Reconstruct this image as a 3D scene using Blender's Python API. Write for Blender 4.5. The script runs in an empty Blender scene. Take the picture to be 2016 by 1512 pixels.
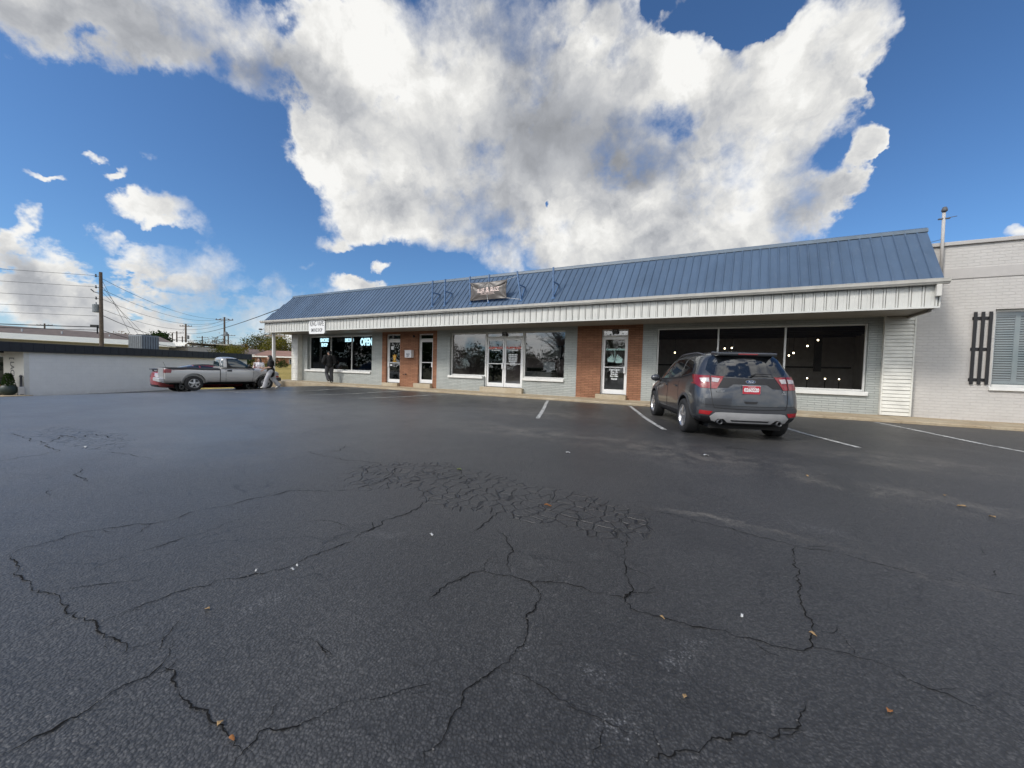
import bpy, bmesh, math, random
from mathutils import Vector, Matrix, noise, geometry
from mathutils.bvhtree import BVHTree
random.seed(7)
S = bpy.context.scene
COL = S.collection
R = math.radians

# ------------------------------------------------------------------ objects
ROOT = {}

def empty(name, loc, label, cat, group=None, rz=0.0, rx=0.0):
    o = bpy.data.objects.new(name, None)
    o.empty_display_size = 0.2
    COL.objects.link(o)
    o.location = loc
    o.rotation_euler = (rx, 0, rz)
    o['label'] = label
    o['category'] = cat
    if group:
        o['group'] = group
    ROOT[o] = Vector(loc)
    return o

def tag(o, label, cat, group=None):
    o['label'] = label
    o['category'] = cat
    if group:
        o['group'] = group
    return o

def structure(o):
    o['kind'] = 'structure'
    return o

class MB:
    """collects geometry for ONE mesh object"""
    def __init__(s):
        s.v = []; s.f = []; s.m = []
    def add(s, vs, fs, m=0):
        b = len(s.v)
        s.v += [tuple(p) for p in vs]
        s.f += [tuple(b + i for i in f) for f in fs]
        s.m += [m] * len(fs)
        return s
    def quad(s, a, b, c, d, m=0):
        return s.add([a, b, c, d], [(0, 1, 2, 3)], m)
    def box(s, x0, x1, y0, y1, z0, z1, m=0):
        return s.add([(x0, y0, z0), (x1, y0, z0), (x1, y1, z0), (x0, y1, z0),
                      (x0, y0, z1), (x1, y0, z1), (x1, y1, z1), (x0, y1, z1)],
                     [(0, 3, 2, 1), (4, 5, 6, 7), (0, 1, 5, 4), (1, 2, 6, 5), (2, 3, 7, 6), (3, 0, 4, 7)], m)
    def obox(s, c, ax, ay, az, m=0):
        c = Vector(c); ax = Vector(ax); ay = Vector(ay); az = Vector(az)
        vs = [c + i * ax + j * ay + k * az for k in (-1, 1) for (i, j) in ((-1, -1), (1, -1), (1, 1), (-1, 1))]
        return s.add(vs, [(0, 3, 2, 1), (4, 5, 6, 7), (0, 1, 5, 4), (1, 2, 6, 5), (2, 3, 7, 6), (3, 0, 4, 7)], m)
    def tube(s, pts, r, n=8, m=0, cap=True):
        pts = [Vector(p) for p in pts]
        rs = r if isinstance(r, (list, tuple)) else [r] * len(pts)
        vs = []; fs = []
        for i, p in enumerate(pts):
            d = (pts[min(i + 1, len(pts) - 1)] - pts[max(i - 1, 0)])
            if d.length < 1e-9: d = Vector((0, 0, 1))
            d.normalize()
            a = d.cross(Vector((0, 0, 1)) if abs(d.z) < .9 else Vector((1, 0, 0))).normalized()
            b = d.cross(a)
            for k in range(n):
                t = 2 * math.pi * k / n
                vs.append(p + rs[i] * (math.cos(t) * a + math.sin(t) * b))
        for i in range(len(pts) - 1):
            for k in range(n):
                k2 = (k + 1) % n
                fs.append((i * n + k, i * n + k2, (i + 1) * n + k2, (i + 1) * n + k))
        if cap:
            fs.append(tuple(range(n - 1, -1, -1)))
            fs.append(tuple((len(pts) - 1) * n + k for k in range(n)))
        return s.add(vs, fs, m)
    def lathe(s, prof, c=(0, 0, 0), axis='z', n=24, m=0, cap=True):
        """prof: [(radius, along)]"""
        c = Vector(c); vs = []; fs = []
        for r, h in prof:
            for k in range(n):
                t = 2 * math.pi * k / n
                a, b = r * math.cos(t), r * math.sin(t)
                vs.append(c + (Vector((a, b, h)) if axis == 'z' else Vector((h, a, b)) if axis == 'x' else Vector((b, h, a))))
        for i in range(len(prof) - 1):
            for k in range(n):
                k2 = (k + 1) % n
                fs.append((i * n + k, i * n + k2, (i + 1) * n + k2, (i + 1) * n + k))
        if cap and prof[0][0] > 1e-6: fs.append(tuple(range(n - 1, -1, -1)))
        if cap and prof[-1][0] > 1e-6: fs.append(tuple((len(prof) - 1) * n + k for k in range(n)))
        return s.add(vs, fs, m)
    def prism(s, poly, fn0, fn1, m=0):
        """poly: 2D points; fn0/fn1 map a 2D point to the near/far 3D face"""
        n = len(poly)
        vs = [fn0(*p) for p in poly] + [fn1(*p) for p in poly]
        fs = [tuple(range(n)), tuple(range(2 * n - 1, n - 1, -1))]
        for k in range(n):
            k2 = (k + 1) % n
            fs.append((k, k + n, k2 + n, k2))
        return s.add(vs, fs, m)
    def sphere(s, c, r, nu=12, nv=8, m=0):
        rr = r if isinstance(r, (tuple, list)) else (r, r, r)
        vs = []; fs = []
        for j in range(nv + 1):
            ph = math.pi * j / nv
            for i in range(nu):
                t = 2 * math.pi * i / nu
                vs.append((c[0] + rr[0] * math.sin(ph) * math.cos(t), c[1] + rr[1] * math.sin(ph) * math.sin(t), c[2] + rr[2] * math.cos(ph)))
        for j in range(nv):
            for i in range(nu):
                i2 = (i + 1) % nu
                fs.append((j * nu + i, (j + 1) * nu + i, (j + 1) * nu + i2, j * nu + i2))
        return s.add(vs, fs, m)
    def text(s, txt, fn, size=1.0, m=0, align='CENTER', sx=1.0, shear=0.0, bold=0.0):
        """flat lettering; fn maps (u, v) in metres to a 3D point"""
        for (vs, fs) in text_geo(txt, size, align, sx, shear, bold):
            s.add([fn(x, y) for x, y in vs], fs, m)
        return s
    def build(s, name, mats, parent=None, smooth=False, bevel=0, world=True, loc=None, sub=0, autosm=None, weld=False):
        me = bpy.data.meshes.new(name)
        off = Vector((0, 0, 0))
        if parent is not None and world:
            p = parent
            while p.parent: p = p.parent
            off = ROOT.get(p, Vector((0, 0, 0)))
        if loc is not None: off = Vector(loc)
        me.from_pydata([(a - off.x, b - off.y, c - off.z) for a, b, c in s.v], [], s.f)
        if not isinstance(mats, (list, tuple)): mats = [mats]
        for mt in mats: me.materials.append(mt)
        me.polygons.foreach_set('material_index', s.m)
        if smooth: me.polygons.foreach_set('use_smooth', [True] * len(s.f))
        if weld:
            bm = bmesh.new(); bm.from_mesh(me)
            bmesh.ops.remove_doubles(bm, verts=bm.verts, dist=1e-5)
            bmesh.ops.recalc_face_normals(bm, faces=bm.faces)
            bm.to_mesh(me); bm.free()
        me.validate(); me.update()
        o = bpy.data.objects.new(name, me)
        COL.objects.link(o)
        if parent is not None: o.parent = parent
        if loc is not None: o.location = loc
        if autosm is not None:
            me.polygons.foreach_set('use_smooth', [True] * len(me.polygons))
            me.set_sharp_from_angle(angle=R(autosm))
        if bevel:
            b = o.modifiers.new('bevel', 'BEVEL'); b.width = bevel; b.segments = 2; b.limit_method = 'ANGLE'; b.angle_limit = R(40)
        if sub:
            b = o.modifiers.new('sub', 'SUBSURF'); b.levels = sub; b.render_levels = sub
        return o

_TC = {}
def text_geo(txt, size, align, sx, shear, bold):
    key = (txt, size, align, sx, shear, bold)
    if key in _TC: return _TC[key]
    cu = bpy.data.curves.new('lettering', 'FONT')
    cu.body = txt; cu.size = size; cu.align_x = align; cu.align_y = 'CENTER'; cu.shear = shear; cu.offset = bold; cu.resolution_u = 3
    ob = bpy.data.objects.new('lettering', cu); COL.objects.link(ob)
    dg = bpy.context.evaluated_depsgraph_get()
    me = ob.evaluated_get(dg).to_mesh()
    res = [([(v.co.x * sx, v.co.y) for v in me.vertices], [tuple(p.vertices) for p in me.polygons])]
    ob.evaluated_get(dg).to_mesh_clear()
    bpy.data.objects.remove(ob); bpy.data.curves.remove(cu)
    _TC[key] = res
    return res

def copy_tree(o, parent=None):
    c = o.copy(); COL.objects.link(c)
    if parent is not None: c.parent = parent
    for ch in list(o.children): copy_tree(ch, c)
    return c

# ------------------------------------------------------------------ materials
class NT:
    def __init__(s, tree): s.t = tree
    def n(s, kind, _in=None, **props):
        nd = s.t.nodes.new(kind)
        for k, v in props.items(): setattr(nd, k, v)
        for k, v in (_in or {}).items():
            sock = nd.inputs[k]
            if isinstance(v, bpy.types.NodeSocket): s.t.links.new(v, sock)
            else: sock.default_value = v
        return nd
    def math(s, op, a, b=None, c=None, clamp=False):
        d = {0: a}
        if b is not None: d[1] = b
        if c is not None: d[2] = c
        return s.n('ShaderNodeMath', d, operation=op, use_clamp=clamp).outputs[0]
    def vmath(s, op, a, b=None, out=0):
        d = {0: a}
        if b is not None: d[1] = b
        return s.n('ShaderNodeVectorMath', d, operation=op).outputs[out]
    def mix(s, f, a, b, blend='MIX'):
        nd = s.n('ShaderNodeMix', None, data_type='RGBA', blend_type=blend)
        for i, v in ((0, f), (6, a), (7, b)):
            if isinstance(v, bpy.types.NodeSocket): s.t.links.new(v, nd.inputs[i])
            else:
                nd.inputs[i].default_value = v if i == 0 else (tuple(v) + (1,))[:4]
        return nd.outputs[2]
    def noise(s, vec, scale, detail=4, rough=.55, dist=0.0, w=None):
        d = {'Vector': vec, 'Scale': scale, 'Detail': detail, 'Roughness': rough, 'Distortion': dist}
        return s.n('ShaderNodeTexNoise', d).outputs[0]
    def ramp(s, f, lo, hi, a=0.0, b=1.0, smooth=True):
        return s.n('ShaderNodeMapRange', {0: f, 1: lo, 2: hi, 3: a, 4: b}, interpolation_type='SMOOTHSTEP' if smooth else 'LINEAR').outputs[0]
    def sep(s, v):
        return s.n('ShaderNodeSeparateXYZ', {0: v}).outputs
    def obj(s):
        return s.n('ShaderNodeTexCoord').outputs['Object']
    def scale(s, v, sc):
        return s.n('ShaderNodeMapping', {'Vector': v, 'Scale': sc}).outputs[0]
    def bump(s, h, strength=.3, dist=.01, normal=None):
        d = {'Height': h, 'Strength': strength, 'Distance': dist}
        if normal is not None: d['Normal'] = normal
        return s.n('ShaderNodeBump', d).outputs[0]

def mat_new(name):
    m = bpy.data.materials.new(name); m.use_nodes = True
    t = m.node_tree; t.nodes.clear()
    q = NT(t)
    out = q.n('ShaderNodeOutputMaterial')
    return m, q, out

def principled(q, out, **kw):
    d = {}
    for k, v in kw.items():
        d[k.replace('_', ' ')] = (tuple(v) + (1,)) if isinstance(v, (tuple, list)) and len(v) == 3 and 'Color' in k.replace('_', ' ') else v
    p = q.n('ShaderNodeBsdfPrincipled', d)
    q.t.links.new(p.outputs[0], out.inputs[0])
    return p

def simple(name, col, rough=.5, metal=0.0, var=.12, nscale=6.0, spec=.5, coat=0.0, bump=0.0, bscale=60, emit=None, estr=0.0):
    """a plain surface with slight dirt / tone variation"""
    m, q, out = mat_new(name)
    v = q.obj()
    f = q.noise(v, nscale, 5, .6)
    k = q.ramp(f, .3, .7, 1 - var, 1 + var * .6, False)
    c = q.mix(1.0, col, q.n('ShaderNodeCombineColor', {0: k, 1: k, 2: k}).outputs[0], 'MULTIPLY')
    kw = dict(Base_Color=c, Roughness=rough, Metallic=metal)
    p = principled(q, out, **kw)
    p.inputs['Specular IOR Level'].default_value = spec
    if coat:
        p.inputs['Coat Weight'].default_value = coat; p.inputs['Coat Roughness'].default_value = .03
    if bump:
        q.t.links.new(q.bump(q.noise(v, bscale, 4, .6), bump, .01), p.inputs['Normal'])
    if emit:
        p.inputs['Emission Color'].default_value = tuple(emit) + (1,)
        p.inputs['Emission Strength'].default_value = estr
    return m

def brick_mat(name, c1, c2, mortar, bw=.3, bh=.064, ms=.008, rough=.8, bump=.8, var=.25, axis='xz', ncol=None, dirt=.15):
    m, q, out = mat_new(name)
    v = q.obj()
    x, y, z = q.sep(v)
    vec = q.n('ShaderNodeCombineXYZ', {0: x if axis == 'xz' else y, 1: z, 2: 0.0}).outputs[0]
    wob = q.noise(v, 3.0, 3, .5)
    vec = q.vmath('ADD', vec, q.n('ShaderNodeCombineXYZ', {0: q.math('MULTIPLY', wob, .01), 1: q.math('MULTIPLY', wob, .012), 2: 0.0}).outputs[0])
    b = q.n('ShaderNodeTexBrick', {'Vector': vec, 'Color1': c1 + (1,), 'Color2': c2 + (1,), 'Mortar': mortar + (1,), 'Scale': 1.0,
                                   'Mortar Size': ms, 'Mortar Smooth': .3, 'Bias': 0.0, 'Brick Width': bw, 'Row Height': bh}, offset=.5, squash=1.0)
    n1 = q.noise(v, 2.2, 6, .65)
    k = q.ramp(n1, .3, .72, 1 - var, 1 + var * .5, False)
    col = q.mix(1.0, b.outputs[0], q.n('ShaderNodeCombineColor', {0: k, 1: k, 2: k}).outputs[0], 'MULTIPLY')
    # grime rising from the foot of the wall, with a ragged edge of its own
    foot = q.ramp(q.math('ADD', z, q.math('MULTIPLY', q.noise(v, 5.0, 5, .6), .5)), .1, .55, dirt, 0.0)
    col = q.mix(foot, col, (.2, .17, .13))
    p = principled(q, out, Base_Color=col, Roughness=rough)
    p.inputs['Specular IOR Level'].default_value = .3
    h = q.math('ADD', q.math('MULTIPLY', b.outputs[1], -1.0), q.math('MULTIPLY', q.noise(v, 40.0, 4, .6), .35))
    q.t.links.new(q.bump(h, bump, .012), p.inputs['Normal'])
    return m

def glass_mat(name, tint=(.75, .78, .78), base=.05, amp=.9, rough=.0, power=5.0):
    """window glass: clear tinted pane with mirror reflection rising at grazing angles"""
    m, q, out = mat_new(name)
    fac = q.n('ShaderNodeLayerWeight', {'Blend': .5}).outputs['Facing']
    f = q.math('ADD', q.math('MULTIPLY', q.math('POWER', fac, power), amp), base, clamp=True)
    v = q.obj()
    nrm = q.bump(q.noise(v, 1.3, 2, .5), .02, .02)
    gl = q.n('ShaderNodeBsdfAnisotropic', {'Color': (.95, .97, 1, 1), 'Roughness': rough, 'Normal': nrm})
    tr = q.n('ShaderNodeBsdfTransparent', {'Color': tint + (1,)})
    mx = q.n('ShaderNodeMixShader', {0: f, 1: tr.outputs[0], 2: gl.outputs[0]})
    q.t.links.new(mx.outputs[0], out.inputs[0])
    return m

def emit_mat(name, col, strength):
    m, q, out = mat_new(name)
    e = q.n('ShaderNodeEmission', {'Color': col + (1,), 'Strength': strength})
    q.t.links.new(e.outputs[0], out.inputs[0])
    return m

def ss(t):
    t = max(0.0, min(1.0, t)); return t * t * (3 - 2 * t)

def gz(x, y):
    """height of the car park: it rises a little to the shop kerb and falls away to the west"""
    t = (-(max(x, -32.0) + 17.8)) / .8
    sp = .8 * (math.log1p(math.exp(t)) if t < 30 else t)
    return -.064 * sp + .1 * ss((y - 9.8) / 3.2)

# ------------------------------------------------------------------ camera
def make_camera():
    cd = bpy.data.cameras.new('camera'); co = bpy.data.objects.new('camera', cd); COL.objects.link(co)
    yaw, pitch, roll = R(28.2), R(-2.17), R(1.55)
    f = Vector((-math.sin(yaw) * math.cos(pitch), math.cos(yaw) * math.cos(pitch), math.sin(pitch)))
    r = Vector((math.cos(yaw), math.sin(yaw), 0)); u = r.cross(f)
    rr = r * math.cos(roll) + u * math.sin(roll); uu = -r * math.sin(roll) + u * math.cos(roll)
    M = Matrix((rr, uu, -f)).transposed().to_4x4(); M.translation = Vector((0, 0, 1.18))
    co.matrix_world = M
    cd.sensor_width = 36; cd.lens = 757.0 / 2016 * 36; cd.clip_start = .05; cd.clip_end = 3000
    S.camera = co
make_camera()

# ------------------------------------------------------------------ sky, clouds and sun
SUN_DIR = Vector((-.44, -.70, .72)).normalized()
# every cloud: direction of its middle, direction of its long axis, angular half-axes, weight
CLOUDS = [
    (-0.44, 0.773, 0.457, 0.876, 0.48, 0.031, 0.379, 0.205, 1.3),
    (-0.699, 0.56, 0.445, 0.575, 0.81, -0.115, 0.132, 0.109, 1.0),
    (-0.219, 0.793, 0.569, 0.838, 0.451, -0.307, 0.34, 0.19, 1.1),
    (0.014, 0.908, 0.419, 0.752, -0.286, 0.594, 0.2, 0.205, 1.1),
    (0.125, 0.83, 0.544, 0.673, -0.474, 0.567, 0.093, 0.111, 1.1),
    (0.122, 0.936, 0.331, 0.992, -0.129, -0.002, 0.108, 0.076, 0.9),
    (-0.163, 0.929, 0.331, 0.985, 0.171, 0.003, 0.322, 0.121, 1.0),
    (-0.43, 0.642, 0.635, 0.857, 0.511, 0.063, 0.315, 0.112, 1.0),
    (-0.673, 0.46, 0.58, 0.604, 0.794, 0.071, 0.246, 0.114, 1.0),
    (-0.795, 0.291, 0.532, 0.476, 0.843, 0.251, 0.127, 0.091, 1.0),
    (-0.865, 0.165, 0.475, 0.221, 0.973, 0.064, 0.114, 0.092, 1.0),
    (-0.601, 0.724, 0.34, 0.76, 0.648, -0.036, 0.248, 0.079, 0.9),
    (-0.722, 0.593, 0.357, 0.488, 0.802, -0.344, 0.098, 0.099, 0.9),
    (-0.369, 0.888, 0.274, 0.923, 0.384, -0.001, 0.186, 0.072, 0.9),
    (0.203, 0.893, 0.402, 0.456, -0.449, 0.768, 0.035, 0.023, 0.9),
    (-0.006, 0.964, 0.265, 0.994, 0.035, -0.106, 0.175, 0.074, 0.9),
    (0.101, 0.881, 0.462, 0.968, 0.019, -0.248, 0.119, 0.103, 0.7),
    (-0.755, 0.417, 0.506, 0.479, 0.878, -0.008, 0.105, 0.05, 0.6),
    (-0.85, 0.248, 0.465, 0.394, 0.885, 0.247, 0.052, 0.033, 0.4),
    (-0.715, 0.512, 0.475, 0.661, 0.717, 0.221, 0.076, 0.06, 0.6),
    (0.188, 0.859, 0.476, 0.833, 0.117, -0.54, 0.047, 0.024, 0.55),
    (0.187, 0.918, 0.35, 0.367, -0.396, 0.842, 0.044, 0.042, 0.5),
    (-0.596, 0.577, 0.559, 0.608, 0.778, -0.155, 0.054, 0.08, -0.5),
    (-0.098, 0.854, 0.512, 0.992, 0.124, -0.016, 0.088, 0.043, -0.85),
    (-0.075, 0.782, 0.618, 0.997, 0.053, 0.053, 0.047, 0.027, -0.9),
    (-0.111, 0.744, 0.658, 0.947, 0.281, -0.158, 0.039, 0.032, -0.8),
    (0.023, 0.781, 0.625, 1.0, -0.022, -0.01, 0.068, 0.053, -1.4),
    (-0.846, 0.227, 0.483, 0.513, 0.596, 0.618, 0.028, 0.042, -0.4),
    (-0.776, 0.353, 0.522, 0.326, 0.934, -0.147, 0.018, 0.033, -0.5),
    (-0.689, 0.414, 0.595, 0.662, 0.693, 0.285, 0.032, 0.016, -0.45),
    (-0.701, 0.524, 0.483, 0.675, 0.706, 0.213, 0.029, 0.021, -0.4),
    (-0.375, 0.845, 0.382, 0.914, 0.407, -0.004, 0.011, 0.024, -0.8),
    (0.166, 0.898, 0.409, 0.847, 0.083, -0.526, 0.025, 0.032, -0.35),
    (-0.916, 0.304, 0.262, 0.317, 0.948, 0.005, 0.082, 0.03, 0.95),
    (-0.92, 0.313, 0.234, 0.367, 0.899, 0.239, 0.035, 0.014, 0.6),
    (-0.949, 0.239, 0.206, 0.219, 0.969, -0.117, 0.043, 0.045, 0.62),
    (-0.92, 0.236, 0.312, 0.251, 0.968, 0.006, 0.025, 0.013, 0.5),
    (-0.917, 0.262, 0.301, 0.371, 0.838, 0.401, 0.04, 0.012, 0.55),
    (-0.897, 0.292, 0.333, 0.225, 0.948, -0.225, 0.03, 0.012, 0.42),
    (-0.945, 0.182, 0.273, 0.189, 0.982, 0.001, 0.044, 0.008, 0.42),
    (-0.969, 0.158, 0.191, 0.102, 0.956, -0.275, 0.03, 0.058, 1.0),
    (-0.966, 0.187, 0.176, 0.131, 0.949, -0.288, 0.03, 0.02, 0.7),
    (-0.899, 0.391, 0.197, 0.392, 0.52, 0.759, 0.087, 0.057, 0.95),
    (-0.924, 0.359, 0.133, 0.377, 0.915, 0.146, 0.077, 0.043, 0.8),
    (-0.857, 0.484, 0.179, 0.48, 0.621, 0.62, 0.062, 0.062, 0.85),
    (-0.845, 0.516, 0.14, 0.464, 0.838, -0.285, 0.048, 0.045, 0.7),
    (-0.979, 0.181, 0.099, 0.176, 0.983, -0.056, 0.098, 0.057, 0.9),
    (-0.776, 0.57, 0.271, 0.53, 0.821, -0.21, 0.06, 0.029, 0.6),
    (-0.809, 0.539, 0.233, 0.577, 0.803, 0.148, 0.028, 0.021, 0.5),
    (-0.712, 0.661, 0.238, 0.702, 0.659, 0.269, 0.058, 0.023, 0.55),
    (-0.765, 0.616, 0.188, 0.639, 0.762, 0.106, 0.083, 0.034, 0.9),
    (-0.472, 0.842, 0.261, 0.876, 0.482, 0.03, 0.088, 0.06, 0.9),
    (0.393, 0.89, 0.231, 0.886, -0.434, 0.167, 0.023, 0.017, 0.9),
    (-0.963, 0.216, 0.162, 0.249, 0.944, 0.219, 0.026, 0.01, 0.4),
]
SHADES = [
    (-0.873, 0.166, 0.458, 0.232, 0.968, 0.091, 0.127, 0.105, 0.648),
    (-0.748, 0.395, 0.533, 0.555, 0.813, 0.175, 0.156, 0.064, 0.504),
    (-0.601, 0.62, 0.504, 0.766, 0.627, 0.143, 0.183, 0.105, 0.36),
    (-0.079, 0.932, 0.353, 0.997, 0.065, 0.05, 0.227, 0.092, 0.36),
    (-0.353, 0.801, 0.484, 0.912, 0.41, -0.012, 0.42, 0.171, 0.72),
    (-0.288, 0.777, 0.56, 0.882, 0.443, -0.161, 0.366, 0.15, 0.324),
    (-0.559, 0.745, 0.364, 0.8, 0.6, -0.0, 0.346, 0.096, 0.504),
    (-0.191, 0.878, 0.44, 0.963, 0.254, -0.09, 0.14, 0.072, 0.576),
    (-0.698, 0.572, 0.43, 0.49, 0.82, -0.294, 0.081, 0.136, 0.252),
    (-0.688, 0.492, 0.533, 0.631, 0.768, 0.106, 0.219, 0.083, 0.504),
    (-0.819, 0.268, 0.508, 0.441, 0.86, 0.257, 0.15, 0.104, 0.576),
    (0.138, 0.932, 0.336, 0.958, -0.211, 0.194, 0.095, 0.063, 0.576),
    (-0.001, 0.849, 0.528, 0.958, -0.151, 0.244, 0.137, 0.092, 0.324),
    (-0.186, 0.948, 0.258, 0.977, 0.205, -0.05, 0.327, 0.067, 0.432),
    (-0.974, 0.166, 0.155, 0.199, 0.952, 0.233, 0.051, 0.055, 0.648),
    (-0.977, 0.181, 0.115, 0.2, 0.963, 0.182, 0.069, 0.046, 0.504),
    (-0.902, 0.41, 0.136, 0.426, 0.894, 0.135, 0.073, 0.037, 0.36),
    (-0.959, 0.276, 0.065, 0.281, 0.954, 0.105, 0.194, 0.033, 0.504),
]

CLOUD_GAIN = .70
SKY_TINT = (.53, .77, 1.01)
def make_world():
    w = bpy.data.worlds.new('World'); S.world = w; w.use_nodes = True
    t = w.node_tree; t.nodes.clear(); q = NT(t)
    out = q.n('ShaderNodeOutputWorld')
    STR = .1
    sky = q.n('ShaderNodeTexSky', None, sky_type='NISHITA', sun_disc=False, sun_elevation=math.asin(SUN_DIR.z),
              sun_rotation=math.atan2(SUN_DIR.x, SUN_DIR.y), air_density=1.0, dust_density=.6, ozone_density=2.2, altitude=150)
    d = q.vmath('NORMALIZE', q.n('ShaderNodeTexCoord').outputs['Generated'])
    def fbm(v, s, det=7, r=.56):
        return q.noise(v, s, det, r)
    def puff(v, s, det=2.0):
        return q.n('ShaderNodeTexVoronoi', {'Vector': v, 'Scale': s, 'Detail': det, 'Roughness': .55, 'Lacunarity': 2.3, }, feature='F1', normalize=True).outputs[0]
    def scl(v, k): return q.n('ShaderNodeVectorMath', {0: v, 'Scale': k}, operation='SCALE').outputs[0]
    # domain warp: large billows and small curls push the cloud outlines about
    wv = q.n('ShaderNodeTexNoise', {'Vector': d, 'Scale': 4.5, 'Detail': 6.0, 'Roughness': .62}).outputs[1]
    dw = q.vmath('ADD', d, scl(q.vmath('SUBTRACT', wv, (.5, .5, .5)), .17))
    wv2 = q.n('ShaderNodeTexNoise', {'Vector': d, 'Scale': 15.0, 'Detail': 5.0, 'Roughness': .62}).outputs[1]
    dp = q.vmath('ADD', d, scl(q.vmath('SUBTRACT', wv2, (.5, .5, .5)), .05))
    def field(tab, v, grow):
        acc = None
        for (cx, cy, cz, ux, uy, uz, A, B, wt) in tab:
            c = Vector((cx, cy, cz)).normalized(); u = Vector((ux, uy, uz)); u = (u - c * u.dot(c)).normalized(); vv = c.cross(u)
            g = (grow if wt > .85 else .95) if wt > 0 else 1.25
            du = q.vmath('DOT_PRODUCT', v, tuple(u / (A * g)), out=1); dv = q.vmath('DOT_PRODUCT', v, tuple(vv / (B * g)), out=1)
            k = q.math('SUBTRACT', 1.0, q.math('MULTIPLY_ADD', dv, dv, q.math('MULTIPLY', du, du)), clamp=True)
            k = q.math('MULTIPLY', k, k)
            term = q.math('MULTIPLY', k, wt) if acc is None else q.math('MULTIPLY_ADD', k, wt, acc)
            acc = term
        return acc
    base = q.math('MINIMUM', field(CLOUDS, dw, 1.13), .95)
    # unseen sky behind the camera and east: cloud field added for reflections and fill
    x, y, z = q.sep(d)
    back = q.math('MULTIPLY', q.ramp(q.math('MAXIMUM', q.math('SUBTRACT', q.math('MULTIPLY', x, .4), y), q.math('SUBTRACT', q.math('MULTIPLY', x, .9), y)), .25, .6), q.ramp(z, .0, .35, .55, 1.0))
    big = fbm(d, 3.2, 6)
    base = q.math('ADD', base, q.math('MULTIPLY', back, q.ramp(big, .36, .56)))
    # a band of distant cumulus low in the north-west
    low = q.math('MULTIPLY', q.ramp(z, .25, .12), q.ramp(q.math('SUBTRACT', q.math('MULTIPLY', x, -1.0), q.math('MULTIPLY', y, .75)), .05, .25))
    cu = q.noise(q.scale(d, (1.0, 1.0, 1.8)), 9.0, 5, .6)
    base = q.math('MAXIMUM', base, q.math('MULTIPLY', low, q.ramp(cu, .31, .55, .0, .85)))
    # billows (rounded lumps) and wisps break the outline
    pf = puff(dp, 8.0)
    n1 = fbm(d, 5.5, 10, .64)
    nn = q.math('ADD', q.math('MULTIPLY', q.math('SUBTRACT', .46, pf), 1.0), q.math('MULTIPLY', q.math('SUBTRACT', n1, .5), 2.75))
    env = q.ramp(base, .0, .22)
    dens = q.math('ADD', base, q.math('MULTIPLY', nn, env))
    soft = q.ramp(big, .42, .60, .66, 1.35)
    alpha = q.n('ShaderNodeMapRange', {0: dens, 1: .30, 2: soft, 3: 0.0, 4: 1.0}, interpolation_type='SMOOTHSTEP').outputs[0]
    # self shading: compare the relief of the billows with the relief a step towards the light
    toward = (Vector((-.25, .05, .9)).normalized() * .030)
    dp2 = q.vmath('ADD', dp, tuple(toward))
    lit = q.math('MULTIPLY', q.math('SUBTRACT', .40, pf), .75)
    r1 = fbm(dw, 6.0, 6, .58); r2 = fbm(q.vmath('ADD', dw, tuple(toward * 2.2)), 6.0, 6, .58)
    lit = q.math('ADD', lit, q.math('MULTIPLY', q.math('SUBTRACT', r1, r2), 1.5))
    shade = q.math('MINIMUM', field(SHADES, dw, 1.0), 1.0)
    
    lum = q.math('SUBTRACT', .90, q.math('MULTIPLY', shade, .50))
    lum = q.math('ADD', lum, q.ramp(dens, .42, .95, .10, -.07))
    # deep shade is smooth, bright parts show their lumps
    lum = q.math('ADD', lum, q.math('MULTIPLY', lit, q.ramp(shade, .1, .85, 1.0, .28)))
    lum = q.math('MAXIMUM', q.math('MINIMUM', lum, 1.06), .34)
    wht = q.n('ShaderNodeCombineColor', {0: lum, 1: lum, 2: lum}).outputs[0]
    tint = q.mix(q.ramp(lum, .35, .95), (.94, .98, 1.06), (1.0, .995, .97))
    ccol = q.mix(1.0, wht, tint, 'MULTIPLY')
    # clouds on the sun's side of the sky are far brighter than those opposite
    side = q.ramp(q.vmath('DOT_PRODUCT', d, tuple(SUN_DIR), out=1), .58, .92, CLOUD_GAIN / STR, CLOUD_GAIN / STR * 2.6)
    east = q.ramp(q.math('SUBTRACT', x, y), .45, 1.0, 1.0, 1.9)  # out-of-view eastern clouds, brightened to fill the shaded white wall
    ccol = q.n('ShaderNodeVectorMath', {0: ccol, 'Scale': q.math('MULTIPLY', side, east)}, operation='SCALE').outputs[0]
    skyc = q.mix(1.0, sky.outputs[0], SKY_TINT, 'MULTIPLY')
    # whitish air at the horizon
    hz = q.math('MULTIPLY', q.ramp(z, .15, -.02), .5)
    skyc = q.mix(hz, skyc, (5.2, 6.0, 7.0))
    col = q.mix(alpha, skyc, ccol)
    bg = q.n('ShaderNodeBackground', {'Color': col, 'Strength': STR})
    t.links.new(bg.outputs[0], out.inputs[0])
    w.cycles.sampling_method = 'MANUAL'; w.cycles.sample_map_resolution = 512
make_world()

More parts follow.
